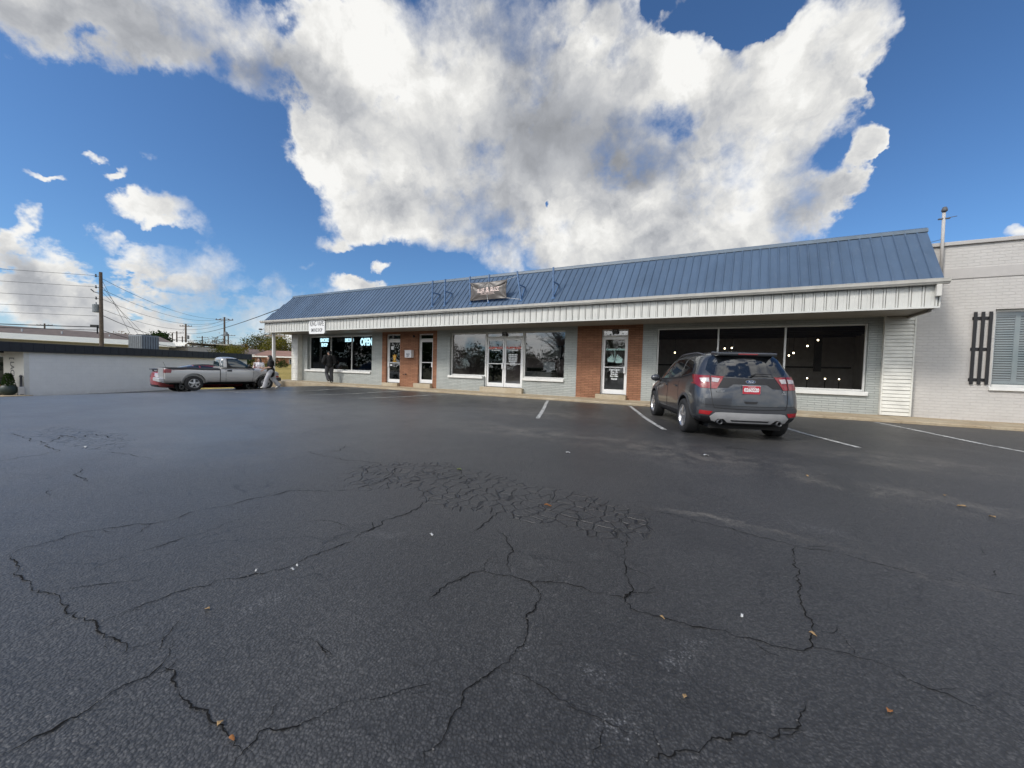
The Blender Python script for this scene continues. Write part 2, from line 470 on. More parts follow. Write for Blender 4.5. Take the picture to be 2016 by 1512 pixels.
def make_sun():
    l = bpy.data.lights.new('sun', 'SUN'); o = bpy.data.objects.new('sun', l); COL.objects.link(o)
    l.energy = 2.0; l.angle = R(11); l.color = (1, .94, .86)
    o.rotation_euler = SUN_DIR.to_track_quat('Z', 'Y').to_euler(); o.location = (0, 0, 30)
make_sun()
S.view_settings.view_transform = 'Standard'
S.view_settings.look = 'None'; S.view_settings.gamma = 1; S.view_settings.exposure = 0.35
S.cycles.use_denoising = True
S.cycles.max_bounces = 8; S.cycles.transparent_max_bounces = 12
S.cycles.caustics_reflective = False; S.cycles.caustics_refractive = False
S.cycles.sample_clamp_indirect = 6
CRACKS = [
    (1.5, [(-3.676, 0.569), (-3.375, 0.561), (-3.124, 0.56), (-2.976, 0.566), (-2.873, 0.588), (-2.657, 0.583), (-2.487, 0.596), (-2.414, 0.618), (-2.264, 0.598), (-2.143, 0.615), (-2.086, 0.614), (-2.043, 0.59)]),
    (1.6, [(-3.333, 0.493), (-3.325, 0.543), (-3.375, 0.561)]),
    (1.5, [(-3.676, 0.569), (-3.72, 0.659), (-3.734, 0.871), (-3.648, 1.075), (-3.525, 1.262), (-3.576, 1.474), (-3.503, 1.658), (-3.489, 1.894), (-3.419, 2.152), (-3.168, 2.316), (-2.981, 2.484)]),
    (1.6, [(-3.012, 2.463), (-2.982, 2.783), (-3.085, 3.061), (-3.434, 3.534)]),
    (1.4, [(-3.011, 0.749), (-3.07, 0.848), (-3.08, 0.952), (-3.072, 1.099), (-3.068, 1.309), (-3.12, 1.46), (-3.124, 1.602)]),
    (1.3, [(-2.889, 0.591), (-2.825, 0.683), (-2.753, 0.769), (-2.677, 0.858)]),
    (1.8, [(-2.382, 0.69), (-2.392, 0.775), (-2.376, 0.911), (-2.306, 1.066), (-2.21, 1.201), (-2.156, 1.298), (-2.156, 1.44), (-2.139, 1.568), (-2.123, 1.774)]),
    (2, [(-2.128, 1.761), (-2.17, 1.866), (-2.157, 2.007), (-2.206, 2.09), (-2.152, 2.311), (-2.196, 2.53), (-2.246, 2.781)]),
    (1.6, [(-1.815, 0.261), (-1.811, 0.308), (-1.806, 0.359), (-1.802, 0.414), (-1.825, 0.48), (-1.836, 0.55), (-1.821, 0.599), (-1.847, 0.642), (-1.879, 0.67), (-1.931, 0.722), (-1.981, 0.728)]),
    (1, [(-1.939, 0.65), (-2.033, 0.734), (-2.097, 0.794), (-2.148, 0.874)]),
    (1.4, [(-1.831, 0.637), (-1.774, 0.655), (-1.738, 0.634), (-1.631, 0.617), (-1.484, 0.624), (-1.394, 0.622), (-1.319, 0.624), (-1.264, 0.612), (-1.226, 0.615)]),
    (1.7, [(-1.202, 0.575), (-1.22, 0.619), (-1.244, 0.677), (-1.192, 0.712), (-1.147, 0.779), (-1.112, 0.85), (-1.111, 0.88), (-1.076, 0.907)]),
    (1.5, [(-1.075, 0.907), (-1.05, 0.934), (-0.995, 0.978), (-0.971, 1.018), (-0.913, 1.078), (-0.896, 1.101)]),
    (0.8, [(-1.249, 0.679), (-1.281, 0.747), (-1.317, 0.786)]),
    (0.9, [(-1.601, 0.988), (-1.484, 1.029), (-1.407, 1.011), (-1.327, 1.0)]),
    (2.6, [(-5.983, 1.422), (-5.755, 1.363), (-5.504, 1.325), (-5.267, 1.292)]),
    (1.8, [(-6.859, 1.835), (-6.506, 1.901), (-6.11, 1.921), (-5.903, 1.984)]),
    (1.6, [(-9.547, 1.516), (-8.47, 1.521), (-7.491, 1.577), (-7.26, 1.549), (-7.019, 1.057)]),
    (1.8, [(-8.069, 1.583), (-8.712, 1.862), (-8.248, 1.939), (-8.505, 2.164), (-7.545, 2.206)]),
    (1.5, [(-0.722, 0.848), (-0.751, 0.886), (-0.732, 0.906), (-0.731, 0.956), (-0.749, 1.019), (-0.742, 1.069), (-0.771, 1.14), (-0.742, 1.219), (-0.714, 1.31), (-0.71, 1.368), (-0.689, 1.458), (-0.73, 1.58), (-0.774, 1.642), (-0.752, 1.714), (-0.77, 1.817), (-0.881, 1.908), (-1.006, 1.911), (-1.09, 1.877), (-1.156, 1.87), (-1.199, 1.827), (-1.253, 1.655), (-1.251, 1.504)]),
    (1.6, [(-1.02, 1.936), (-1.106, 2.061), (-1.145, 2.219), (-1.283, 2.342), (-1.405, 2.421)]),
    (1.1, [(-1.156, 1.87), (-1.199, 1.967), (-1.184, 2.132)]),
    (1.3, [(-0.881, 1.908), (-0.777, 1.976), (-0.633, 1.997), (-0.518, 1.995), (-0.388, 2.024), (-0.364, 2.101), (-0.225, 2.162)]),
    (1.6, [(-0.649, 2.848), (-0.536, 2.804), (-0.5, 2.509), (-0.43, 2.292), (-0.4, 2.181), (-0.365, 2.109), (-0.388, 2.024), (-0.321, 1.946), (-0.201, 1.963)]),
    (1.5, [(-0.269, 1.946), (-0.194, 1.951), (-0.058, 1.956), (0.059, 1.994), (0.192, 2.007), (0.326, 2.017), (0.398, 2.072), (0.442, 2.219), (0.436, 2.395), (0.452, 2.603), (0.466, 2.904), (0.505, 3.209), (0.545, 3.301)]),
    (1, [(0.41, 2.084), (0.52, 2.104), (0.57, 2.098), (0.674, 2.094), (0.726, 2.042), (0.823, 2.016), (0.881, 2.011), (0.898, 1.961)]),
    (1, [(0.537, 2.265), (0.554, 2.215), (0.56, 2.11)]),
    (1.5, [(-0.136, 1.183), (-0.136, 1.21), (-0.114, 1.241), (-0.078, 1.253), (-0.073, 1.279), (-0.002, 1.324), (0.012, 1.352), (0.064, 1.401), (0.102, 1.443), (0.169, 1.474), (0.21, 1.49), (0.224, 1.524), (0.281, 1.578), (0.314, 1.654), (0.331, 1.713)]),
    (0.9, [(-0.707, 1.298), (-0.607, 1.304), (-0.516, 1.294), (-0.43, 1.28), (-0.34, 1.266), (-0.268, 1.263), (-0.176, 1.264)]),
    (1.2, [(-0.278, 1.101), (-0.28, 1.165), (-0.28, 1.24), (-0.293, 1.259)]),
    (1.5, [(-1.508, 2.252), (-1.529, 2.456), (-1.56, 2.621), (-1.505, 2.825)]),
    (1, [(-0.663, 3.472), (-0.177, 3.428), (0.187, 3.358), (0.529, 3.291), (0.783, 3.292), (0.964, 3.243), (1.192, 3.219), (1.542, 3.197)]),
    (0.9, [(-1.484, 1.029), (-1.389, 1.005), (-1.32, 0.996)]),
    (1, [(-2.691, 1.785), (-2.547, 1.876), (-2.39, 1.889), (-2.188, 1.881)]),
    (1, [(1.668, 3.968), (1.628, 3.808)]),
    (1, [(1.54, 3.554), (1.576, 3.546), (1.492, 3.4), (1.501, 3.323)]),
    (2.2, [(-3.313, 2.908), (-3.547, 3.15), (-3.568, 3.285)]),
    (1.6, [(-4.603, 3.246), (-4.522, 3.5), (-4.835, 3.829)]),
    (1.3, [(-4.89, 3.238), (-4.182, 3.182), (-3.818, 3.269), (-3.352, 3.283)]),
    (1.2, [(-5.106, 1.011), (-5.18, 1.048), (-4.946, 0.993)]),
]

# ------------------------------------------------------------------ ground
def ellipse_mask(q, v, cx, cy, a, b, ang, soft=.5):
    m = q.n('ShaderNodeMapping', {'Vector': v, 'Location': (cx, cy, 0), 'Rotation': (0, 0, R(ang)), 'Scale': (a, b, 1000)}, vector_type='TEXTURE').outputs[0]
    return q.ramp(q.vmath('LENGTH', m, out=1), 1.0, 1.0 - soft)

def asphalt():
    m, q, out = mat_new('asphalt')
    v = q.obj()
    wob = q.n('ShaderNodeTexNoise', {'Vector': v, 'Scale': 1.1, 'Detail': 6.0, 'Roughness': .65}).outputs[1]
    vw = q.vmath('ADD', v, q.n('ShaderNodeVectorMath', {0: q.vmath('SUBTRACT', wob, (.5, .5, .5)), 'Scale': .9}, operation='SCALE').outputs[0])
    big = q.noise(v, .35, 6, .62)
    mid = q.noise(v, 1.7, 7, .68)
    stone = q.n('ShaderNodeTexVoronoi', {'Vector': v, 'Scale': 95.0}, feature='F1')
    stone2 = q.noise(v, 260.0, 3, .7)
    # sealed black surface, faded patches
    base = q.mix(q.ramp(big, .32, .68), (.047, .0465, .046), (.080, .078, .075))
    base = q.mix(q.math('MULTIPLY', q.ramp(mid, .52, .75), .45), base, (.105, .103, .098))
    # the older western part is faded, with the sky's sheen painted into its colour
    fade_sheen = q.math('MULTIPLY', q.ramp(q.math('ADD', q.sep(v)[0], q.math('MULTIPLY', q.math('SUBTRACT', big, .5), 6.0)), -1.5, -9.0), q.ramp(q.math('ADD', q.sep(v)[1], q.math('MULTIPLY', mid, 3.0)), 12.5, 9.0))
    base = q.mix(q.math('MULTIPLY', fade_sheen, .8), base, q.mix(q.ramp(mid, .35, .65), (.15, .151, .153), (.195, .195, .195)))
    # the sealer has worn through to pale brown stone in a belt in front of the bays
    worn = None
    for e in ((-3.4, 6.6, 3.2, 1.15, -4), (-.6, 6.3, 2.6, 1.3, -12), (-4.4, 9.6, 3.2, 1.6, 8), (-10.5, 10.2, 3.5, 1.2, 10), (1.6, 5.4, 1.6, .5, -12),
              (1.15, 3.3, .45, .16, -14), (.1, 3.45, .9, .10, -6), (2.4, 7.6, 2.0, 1.0, 0), (-.3, 11.0, 1.8, 1.6, 0), (-12.5, 7.4, 4.0, .8, 8)):
        k = ellipse_mask(q, vw, *e, soft=.9)
        worn = k if worn is None else q.math('MAXIMUM', worn, k)
    grit = q.math('ADD', q.math('MULTIPLY', q.noise(v, 2.6, 6, .7), .55), q.math('MULTIPLY', q.noise(q.scale(v, (.8, 1.0, 1.0)), 17.0, 10, .82), .45))
    worn = q.math('MULTIPLY', worn, q.ramp(grit, .44, .60))
    base = q.mix(q.math('MULTIPLY', worn, .65), base, (.25, .228, .195))
    # oil drips in the bays
    oil = None
    for e in ((-4.1, 11.3, .5, 1.0, 20), (-7.4, 11.2, .6, 1.0, 10), (3.6, 10.6, .7, 1.2, 20), (.4, 7.2, .5, .35, 0), (6.0, 10.8, .7, 1.0, 20), (-1.9, 8.4, .35, .25, 0)):
        k = ellipse_mask(q, vw, *e, soft=.9)
        oil = k if oil is None else q.math('MAXIMUM', oil, k)
    base = q.mix(q.math('MULTIPLY', q.math('MULTIPLY', oil, q.ramp(q.noise(v, 3.5, 6, .7), .38, .6)), .7), base, (.020, .0195, .019))
    # chalky scuffs with a shape of their own
    sc = None
    for e in ((-.25, 1.26, .10, .055, 60), (-.72, 1.43, .07, .045, 10), (-.61, 2.46, .09, .05, 0), (-.42, 1.43, .10, .05, 30), (-.66, 1.24, .06, .04, 0),
              (-1.9, 1.0, .10, .06, 20), (-.05, 1.75, .06, .14, 10), (.75, 3.75, .22, .14, 0), (-2.0, 2.0, .14, .06, 20)):
        k = ellipse_mask(q, vw, e[0], e[1], e[2] * 1.5, e[3] * 1.5, e[4], soft=.95)
        sc = k if sc is None else q.math('MAXIMUM', sc, k)
    sc = q.math('MULTIPLY', sc, q.ramp(q.noise(v, 75.0, 6, .75), .50, .66))
    base = q.mix(q.math('MULTIPLY', sc, .8), base, (.36, .36, .36))
    # aggregate
    sp = q.math('MULTIPLY', q.ramp(stone.outputs['Distance'], .0, .55, 1.45, .55, False), q.ramp(q.noise(v, 34.0, 8, .78), .36, .64, .66, 1.36, False))
    base = q.mix(1.0, base, q.n('ShaderNodeCombineColor', {0: sp, 1: sp, 2: sp}).outputs[0], 'MULTIPLY')
    pale = q.math('MULTIPLY', q.ramp(q.sep(stone.outputs['Color'])[0], .93, .99), q.ramp(q.noise(v, 12.0, 4, .6), .45, .62))
    base = q.mix(q.math('MULTIPLY', pale, .35), base, (.22, .21, .20))
    # pale worn specks in drifts, and hairline crazing over the whole slab
    drift = q.math('MULTIPLY', q.ramp(q.noise(v, .9, 5, .65), .46, .66), q.ramp(q.noise(v, 42.0, 9, .84), .53, .66))
    base = q.mix(q.math('MULTIPLY', drift, .55), base, (.19, .18, .165))
    hv = q.n('ShaderNodeTexVoronoi', {'Vector': q.scale(q.vmath('ADD', v, q.n('ShaderNodeVectorMath', {0: wob, 'Scale': .55}, operation='SCALE').outputs[0]), (1, 1, 0)), 'Scale': 1.5}, feature='DISTANCE_TO_EDGE').outputs[0]
    hair = q.math('MULTIPLY', q.ramp(hv, .0, .012, 1.0, 0.0), q.ramp(q.noise(v, 1.1, 4, .6), .50, .60))
    base = q.mix(q.math('MULTIPLY', hair, .7), base, (.012, .012, .012))
    # crazed (alligator) cracking
    al = None
    for e in ((-2.95, 3.15, .62, .78, -30), (-2.15, 3.2, .95, .55, -6), (-1.2, 3.18, .85, .50, -8), (-8.4, 2.0, 1.6, .42, 0)):
        k = ellipse_mask(q, vw, *e, soft=.16)
        al = k if al is None else q.math('MAXIMUM', al, k)
    wz = q.n('ShaderNodeTexNoise', {'Vector': v, 'Scale': 6.0, 'Detail': 3.0}).outputs[1]
    va = q.vmath('ADD', v, q.n('ShaderNodeVectorMath', {0: q.vmath('SUBTRACT', wz, (.5, .5, .5)), 'Scale': .055}, operation='SCALE').outputs[0])
    ve = q.n('ShaderNodeTexVoronoi', {'Vector': q.scale(va, (1, 1, 0)), 'Scale': 8.2, 'Randomness': 1.0}, feature='DISTANCE_TO_EDGE').outputs[0]
    wid = q.math('MULTIPLY', q.ramp(q.noise(v, 3.1, 3, .6), .3, .65, .55, 1.0), .085)
    edge = q.math('MULTIPLY', q.math('SUBTRACT', 1.0, q.n('ShaderNodeMapRange', {0: ve, 1: 0.0, 2: wid, 3: 0.0, 4: 1.0}, interpolation_type='SMOOTHSTEP').outputs[0]), al)
    base = q.mix(q.math('MULTIPLY', edge, .9), base, (.006, .006, .006))
    rough = q.ramp(q.math('ADD', big, q.math('MULTIPLY', mid, .4)), .45, .9, .34, .50, False)
    rough = q.math('SUBTRACT', rough, q.ramp(q.sep(v)[0], -1.5, -8.0, 0.0, .07))
    p = principled(q, out, Base_Color=base, Roughness=rough)
    p.inputs['Specular IOR Level'].default_value = .58
    h = q.math('ADD', q.math('MULTIPLY', stone.outputs['Distance'], -.55), q.math('MULTIPLY', stone2, .25))
    h = q.math('ADD', h, q.math('MULTIPLY', q.noise(v, 28.0, 5, .6), .6))
    h = q.math('SUBTRACT', h, q.math('MULTIPLY', edge, 2.2))
    q.t.links.new(q.bump(h, q.ramp(q.sep(v)[0], -1.5, -8.0, .85, .5), .008), p.inputs['Normal'])
    return m

M = {}
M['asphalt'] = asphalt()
M['crack'] = simple('crack_gap', (.014, .0135, .013), .95, var=.3, spec=.1)

M['chip'] = simple('stone_chip', (.20, .19, .175), .9, var=.4, nscale=150)
def make_lot():
    mb = MB()
    xs = [-33 + .5 * i for i in range(30)] + [-18 + 1.0 * i for i in range(18)] + [i * 2.0 for i in range(0, 24)]
    ys = [-70, -50, -35, -25, -18, -12, -8, -5, -3, -1, 0, 1, 2, 3, 4, 5, 6, 7, 8, 9] + [9.4 + .4 * i for i in range(9)] + [13.03]
    nx, ny = len(xs), len(ys)
    mb.add([(x, y, gz(x, y)) for y in ys for x in xs],
           [(j * nx + i, j * nx + i + 1, (j + 1) * nx + i + 1, (j + 1) * nx + i) for j in range(ny - 1) for i in range(nx - 1)], 0)
    rnd = random.Random(3)
    for w, pts in CRACKS:
        P = [Vector((a, b, 0)) for a, b in pts]
        # finer jagged path
        dist = max(.8, (P[0].length + P[-1].length) / 2)
        stp = .011 * max(1, dist / 1.6)
        Q = []; jit = 0.0
        for a, b in zip(P[:-1], P[1:]):
            L = (b - a).length; n = max(1, min(60, int(L / stp)))
            nrm = Vector((-(b - a).y, (b - a).x, 0)).normalized()
            for k in range(n):
                t = k / n
                jit = jit * .72 + rnd.gauss(0, .0042) * max(1, dist / 1.8)
                j = noise.noise(Vector((a.x * 9 + t * L * 16, a.y * 9, 1.7))) * min(.028, .008 + L * .035) * math.sin(math.pi * min(1, max(0, t)) * .5 + .4)
                Q.append(a.lerp(b, t) + nrm * (j + jit) * (1 if k else .5))
        Q.append(P[-1])
        W = w * .00175 * (1 + .10 * max(0, dist - 2.5))
        def ribbon(Q, W, taper=.14):
            vs = []; n = len(Q); chips = []
            for i, p in enumerate(Q):
                d = (Q[min(i + 1, n - 1)] - Q[max(i - 1, 0)])
                if d.length < 1e-7: d = Vector((1, 0, 0))
                d.normalize(); nn = Vector((-d.y, d.x, 0)); e = min(i, n - 1 - i)
                gap = max(.42, min(1.5, .85 + 1.3 * noise.noise(p * 7 + Vector((3, 1, 0)))))
                ww = W * gap * min(1, .2 + e * taper) * rnd.uniform(.65, 1.35)
                for s in (-1, 1):
                    c = p + nn * s * ww * rnd.uniform(.7, 1.3)
                    vs.append((c.x, c.y, gz(c.x, c.y) + .0035))
                if rnd.random() < .10 and 0 < i < n - 1: chips.append(p + nn * rnd.uniform(-1.6, 1.6) * W)
            mb.add(vs, [(2 * i, 2 * i + 1, 2 * i + 3, 2 * i + 2) for i in range(n - 1)], 1)
            for c in chips:
                r = rnd.uniform(.0016, .0038) * max(1, dist / 2); k0 = rnd.uniform(0, 6.28)
                mb.add([(c.x + r * rnd.uniform(.6, 1.2) * math.cos(k0 + q * 1.257), c.y + r * rnd.uniform(.6, 1.2) * math.sin(k0 + q * 1.257), gz(c.x, c.y) + .0052) for q in range(5)], [(0, 1, 2, 3, 4)], 2)
        ribbon(Q, W)
        # short hairline side branches
        for i in range(6, len(Q) - 6, 9):
            if rnd.random() < .33:
                d = (Q[i + 2] - Q[i - 2]).normalized(); sgn = rnd.choice((-1, 1))
                ang = math.atan2(d.y, d.x) + sgn * rnd.uniform(.5, 1.4); p = Q[i]; br = [p]
                for k in range(rnd.randint(4, 12)):
                    ang += rnd.gauss(0, .35); p = p + Vector((math.cos(ang), math.sin(ang), 0)) * stp * .9; br.append(p)
                ribbon(br[::-1], W * .42, .3)
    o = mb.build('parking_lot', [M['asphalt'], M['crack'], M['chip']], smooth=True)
    return structure(o)
make_lot()

# painted bay lines, worn
def line_paint():
    m, q, out = mat_new('line_paint')
    v = q.obj()
    wear = q.ramp(q.noise(v, 9.0, 8, .75), .36, .56)
    c = q.mix(wear, (.09, .088, .085), (.50, .50, .47))
    c = q.mix(q.math('MULTIPLY', q.ramp(q.noise(v, 60.0, 4, .7), .5, .7), .5), c, (.25, .24, .23))
    principled(q, out, Base_Color=c, Roughness=.8)
    return m
M['line'] = line_paint()
BAYS = [((-2.48, 12.7), (-.95, 8.6)), ((.58, 12.75), (2.17, 8.6)), ((3.50, 12.8), (5.25, 8.6)), ((-5.40, 12.85), (-3.85, 8.55)),
        ((-9.39, 12.9), (-11.2, 9.4)), ((-12.0, 12.85), (-13.6, 9.2)), ((-15.0, 12.9), (-16.2, 7.9)), ((-17.9, 12.9), (-19.2, 8.3)), ((6.5, 12.8), (8.2, 8.6))]
for (a, b) in BAYS:
    a = Vector((*a, 0)); b = Vector((*b, 0)); n = 14
    nn = Vector((-(b - a).y, (b - a).x, 0)).normalized() * .05
    mb = MB(); vs = []
    for i in range(n + 1):
        p = a.lerp(b, i / n)
        for s in (-1, 1):
            c = p + nn * s; vs.append((c.x, c.y, gz(c.x, c.y) + (.004 if c.x > -7 else .014)))
    mb.add(vs, [(2 * i, 2 * i + 2, 2 * i + 3, 2 * i + 1) for i in range(n)])
    structure(mb.build('parking_line', M['line']))

# concrete walk with its kerb
def concrete(name, c1, c2, bump=.5):
    m, q, out = mat_new(name)
    v = q.obj()
    n1 = q.noise(v, 1.6, 7, .7); n2 = q.noise(v, 22.0, 6, .7)
    c = q.mix(q.ramp(n1, .35, .68), c1, c2)
    c = q.mix(q.math('MULTIPLY', q.ramp(n2, .5, .72), .5), c, tuple(a * .55 for a in c1))
    p = principled(q, out, Base_Color=c, Roughness=.9)
    p.inputs['Specular IOR Level'].default_value = .25
    q.t.links.new(q.bump(q.math('ADD', n2, q.math('MULTIPLY', q.noise(v, 90.0, 4, .7), .4)), bump, .012), p.inputs['Normal'])
    return m
M['walk'] = concrete('walk_concrete', (.36, .285, .19), (.45, .385, .28))
M['step'] = concrete('step_concrete', (.40, .33, .23), (.47, .41, .31))

def make_walk():
    mb = MB(); rnd = random.Random(5)
    x = -23.3
    while x < 32:
        w = 1.52; x1 = x + w - .012
        n = 6; vs = []
        for i in range(n + 1):
            xx = x + (x1 - x) * i / n
            dz = .012 * noise.noise(Vector((xx * .8, 0, 0))); fy = .022 * noise.noise(Vector((xx * 3.1, 5, 0))) + .012 * noise.noise(Vector((xx * 11, 2, 0)))
            vs += [(xx, 13.02 + fy, -.6), (xx, 13.02 + fy, .150 + dz), (xx, 13.05 + fy, .172 + dz), (xx, 13.6, .180 + dz), (xx, 14.46, .188 + dz)]
        fs = [(5 * i + k, 5 * i + 5 + k, 5 * i + 6 + k, 5 * i + 1 + k) for i in range(n) for k in range(4)]
        mb.add(vs, fs)
        mb.quad(vs[0], vs[1], vs[4], (vs[4][0], vs[4][1], -.6)) if x < -23 else None
        x += w
    # joints between the slabs, a little lower
    mb.add([(-23.3, 13.06, -.6), (32, 13.06, -.6), (32, 13.06, .15), (-23.3, 13.06, .15), (32, 14.46, .172), (-23.3, 14.46, .172)], [(0, 1, 2, 3), (3, 2, 4, 5)])
    return structure(mb.build('sidewalk', M['walk']))
make_walk()

# land beyond the car park
def grass_mat(name, lo, hi, dry):
    m, q, out = mat_new(name)
    v = q.obj()
    n1 = q.noise(v, .22, 6, .65); n2 = q.noise(v, 3.0, 7, .7); n3 = q.noise(v, 40.0, 3, .7)
    c = q.mix(q.ramp(n1, .38, .62), lo, hi)
    c = q.mix(q.math('MULTIPLY', q.ramp(n2, .42, .65), .7), c, dry)
    c = q.mix(q.ramp(n3, .3, .8), c, tuple(a * .5 for a in lo), 'MIX')
    p = principled(q, out, Base_Color=c, Roughness=.95)
    p.inputs['Specular IOR Level'].default_value = .1
    q.t.links.new(q.bump(n3, .6, .04), p.inputs['Normal'])
    return m
M['grass'] = grass_mat('grass', (.30, .245, .07), (.50, .375, .12), (.62, .46, .17))
M['earth'] = grass_mat('earth', (.10, .10, .05), (.16, .145, .075), (.20, .17, .10))

def make_land():
    mb = MB()
    rr = [0, 60, 120, 250, 500, 1000, 2200]
    n = 48
    vs = [(0, 0, -1.6)]
    for r in rr[1:]:
        for k in range(n):
            a = 2 * math.pi * k / n
            vs.append((r * math.cos(a), r * math.sin(a), -1.6))
    fs = [(0, 1 + k, 1 + (k + 1) % n) for k in range(n)]
    for i in range(len(rr) - 2):
        for k in range(n):
            a = 1 + i * n + k; b = 1 + i * n + (k + 1) % n
            fs.append((a, a + n, b + n, b))
    mb.add(vs, fs)
    structure(mb.build('ground', M['earth']))
    # the lawn west of the shops
    mb = MB()
    xs = [-120 + 4 * i for i in range(21)] + [-38 + 1.2 * i for i in range(13)] + [-23.31]
    ys = [12.2 + .8 * i for i in range(10)] + [21 + 4 * i for i in range(30)]
    def lz(x, y):
        d = ss((y - 12.2) / 4.0)
        far = .0165 * min(90, math.hypot(x + 24, y - 14))
        return gz(x, 9.0) * (1 - d) + (.10 + far) * d + .08 * noise.noise(Vector((x * .15, y * .15, 3))) * d
    nx = len(xs)
    mb.add([(x, y, lz(x, y)) for y in ys for x in xs], [(j * nx + i, j * nx + i + 1, (j + 1) * nx + i + 1, (j + 1) * nx + i) for j in range(len(ys) - 1) for i in range(nx - 1)])
    structure(mb.build('lawn', M['grass'], smooth=True))
make_land()

# ------------------------------------------------------------------ the row of shops
M['grey_brick'] = brick_mat('painted_grey_brick', (.40, .425, .405), (.44, .46, .44), (.30, .32, .31), bw=.33, bh=.066, ms=.007, rough=.62, bump=1.0, var=.10)
M['red_brick'] = brick_mat('red_brick', (.40, .195, .115), (.31, .145, .088), (.23, .115, .065), bw=.30, bh=.064, ms=.013, rough=.85, bump=1.0, var=.2, dirt=.05)
M['white_paint'] = simple('white_paint', (.74, .74, .71), .45, var=.08)
M['door_paint'] = simple('white_door_paint', (.80, .80, .79), .4, var=.05)
M['siding'] = simple('white_siding', (.70, .69, .63), .6, var=.16, nscale=3.0, bump=.15)
M['fascia'] = simple('fascia_metal', (.62, .62, .585), .45, var=.10, nscale=2.0)
M['gutter'] = simple('gutter_metal', (.66, .64, .59), .4, var=.14, nscale=3.0)
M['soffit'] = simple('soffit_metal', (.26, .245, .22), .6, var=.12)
M['dark'] = simple('dark_interior', (.025, .025, .027), .8)
M['black'] = simple('black_paint', (.012, .012, .014), .5, var=.2)
M['alum'] = simple('aluminium', (.55, .55, .55), .35, metal=.8)
M['glass_dark'] = glass_mat('tinted_glass', (.30, .32, .34), base=.045, amp=.75)
M['glass'] = glass_mat('shop_glass', (.74, .76, .76), base=.13, amp=.8)
M['glass_black'] = glass_mat('dark_shop_glass', (.74, .75, .76), base=.06, amp=.7)

def roof_metal():
    m, q, out = mat_new('blue_roof_metal')
    v = q.obj()
    x, y, z = q.sep(v)
    # each sheet is a slightly different blue, faded and chalked in patches
    sheet = q.n('ShaderNodeTexWhiteNoise', {'W': q.math('FLOOR', q.math('DIVIDE', x, .92))}, noise_dimensions='1D').outputs[0]
    n1 = q.noise(q.scale(v, (1.0, .5, .35)), 1.6, 6, .65)
    k = q.math('ADD', q.math('MULTIPLY', sheet, .14), q.ramp(n1, .3, .7, .82, 1.12, False))
    c = q.mix(1.0, (.074, .112, .170), q.n('ShaderNodeCombineColor', {0: k, 1: k, 2: k}).outputs[0], 'MULTIPLY')
    c = q.mix(q.math('MULTIPLY', q.ramp(q.noise(q.scale(v, (3.0, 1, .4)), 4.0, 6, .7), .52, .72), .30), c, (.15, .18, .225))
    p = principled(q, out, Base_Color=c, Roughness=.42)
    p.inputs['Specular IOR Level'].default_value = .5
    q.t.links.new(q.bump(q.noise(v, 2.0, 3, .5), .12, .03), p.inputs['Normal'])
    return m
M['roof_blue'] = roof_metal()
M['ridge'] = simple('ridge_metal', (.115, .155, .20), .4, var=.15)
M['bracket'] = simple('blue_steel', (.075, .15, .29), .45, var=.3, nscale=8)

SHOP = empty('shop_building', (-9.0, 14.3, .18), 'long low shop row with grey and red brick front under a blue metal mansard roof', 'building')
YF = 14.30

def wall(name, mat, x0, x1, z0, z1, ops, y=YF, depth=.26, parent=None):
    xs = sorted({x0, x1} | {o[0] for o in ops} | {o[1] for o in ops})
    zs = sorted({z0, z1} | {o[2] for o in ops} | {o[3] for o in ops})
    op = lambda i, j: 0 <= i < len(xs) - 1 and 0 <= j < len(zs) - 1 and any(o[0] <= (xs[i] + xs[i + 1]) / 2 <= o[1] and o[2] <= (zs[j] + zs[j + 1]) / 2 <= o[3] for o in ops)
    mb = MB()
    for i in range(len(xs) - 1):
        for j in range(len(zs) - 1):
            a, b, c, d = xs[i], xs[i + 1], zs[j], zs[j + 1]
            if not op(i, j):
                mb.quad((a, y, c), (b, y, c), (b, y, d), (a, y, d))
                mb.quad((a, y + depth, c), (a, y + depth, d), (b, y + depth, d), (b, y + depth, c))
            else:
                if not op(i - 1, j): mb.quad((a, y, c), (a, y, d), (a, y + depth, d), (a, y + depth, c))
                if not op(i + 1, j): mb.quad((b, y, c), (b, y + depth, c), (b, y + depth, d), (b, y, d))
                if not op(i, j - 1): mb.quad((a, y, c), (a, y + depth, c), (b, y + depth, c), (b, y, c))
                if not op(i, j + 1): mb.quad((a, y, d), (b, y, d), (b, y + depth, d), (a, y + depth, d))
    mb.quad((x0, y, z0), (x0, y, z1), (x0, y + depth, z1), (x0, y + depth, z0))
    mb.quad((x1, y, z0), (x1, y + depth, z0), (x1, y + depth, z1), (x1, y, z1))
    mb.quad((x0, y, z1), (x1, y, z1), (x1, y + depth, z1), (x0, y + depth, z1))
    return mb.build(name, mat, parent)

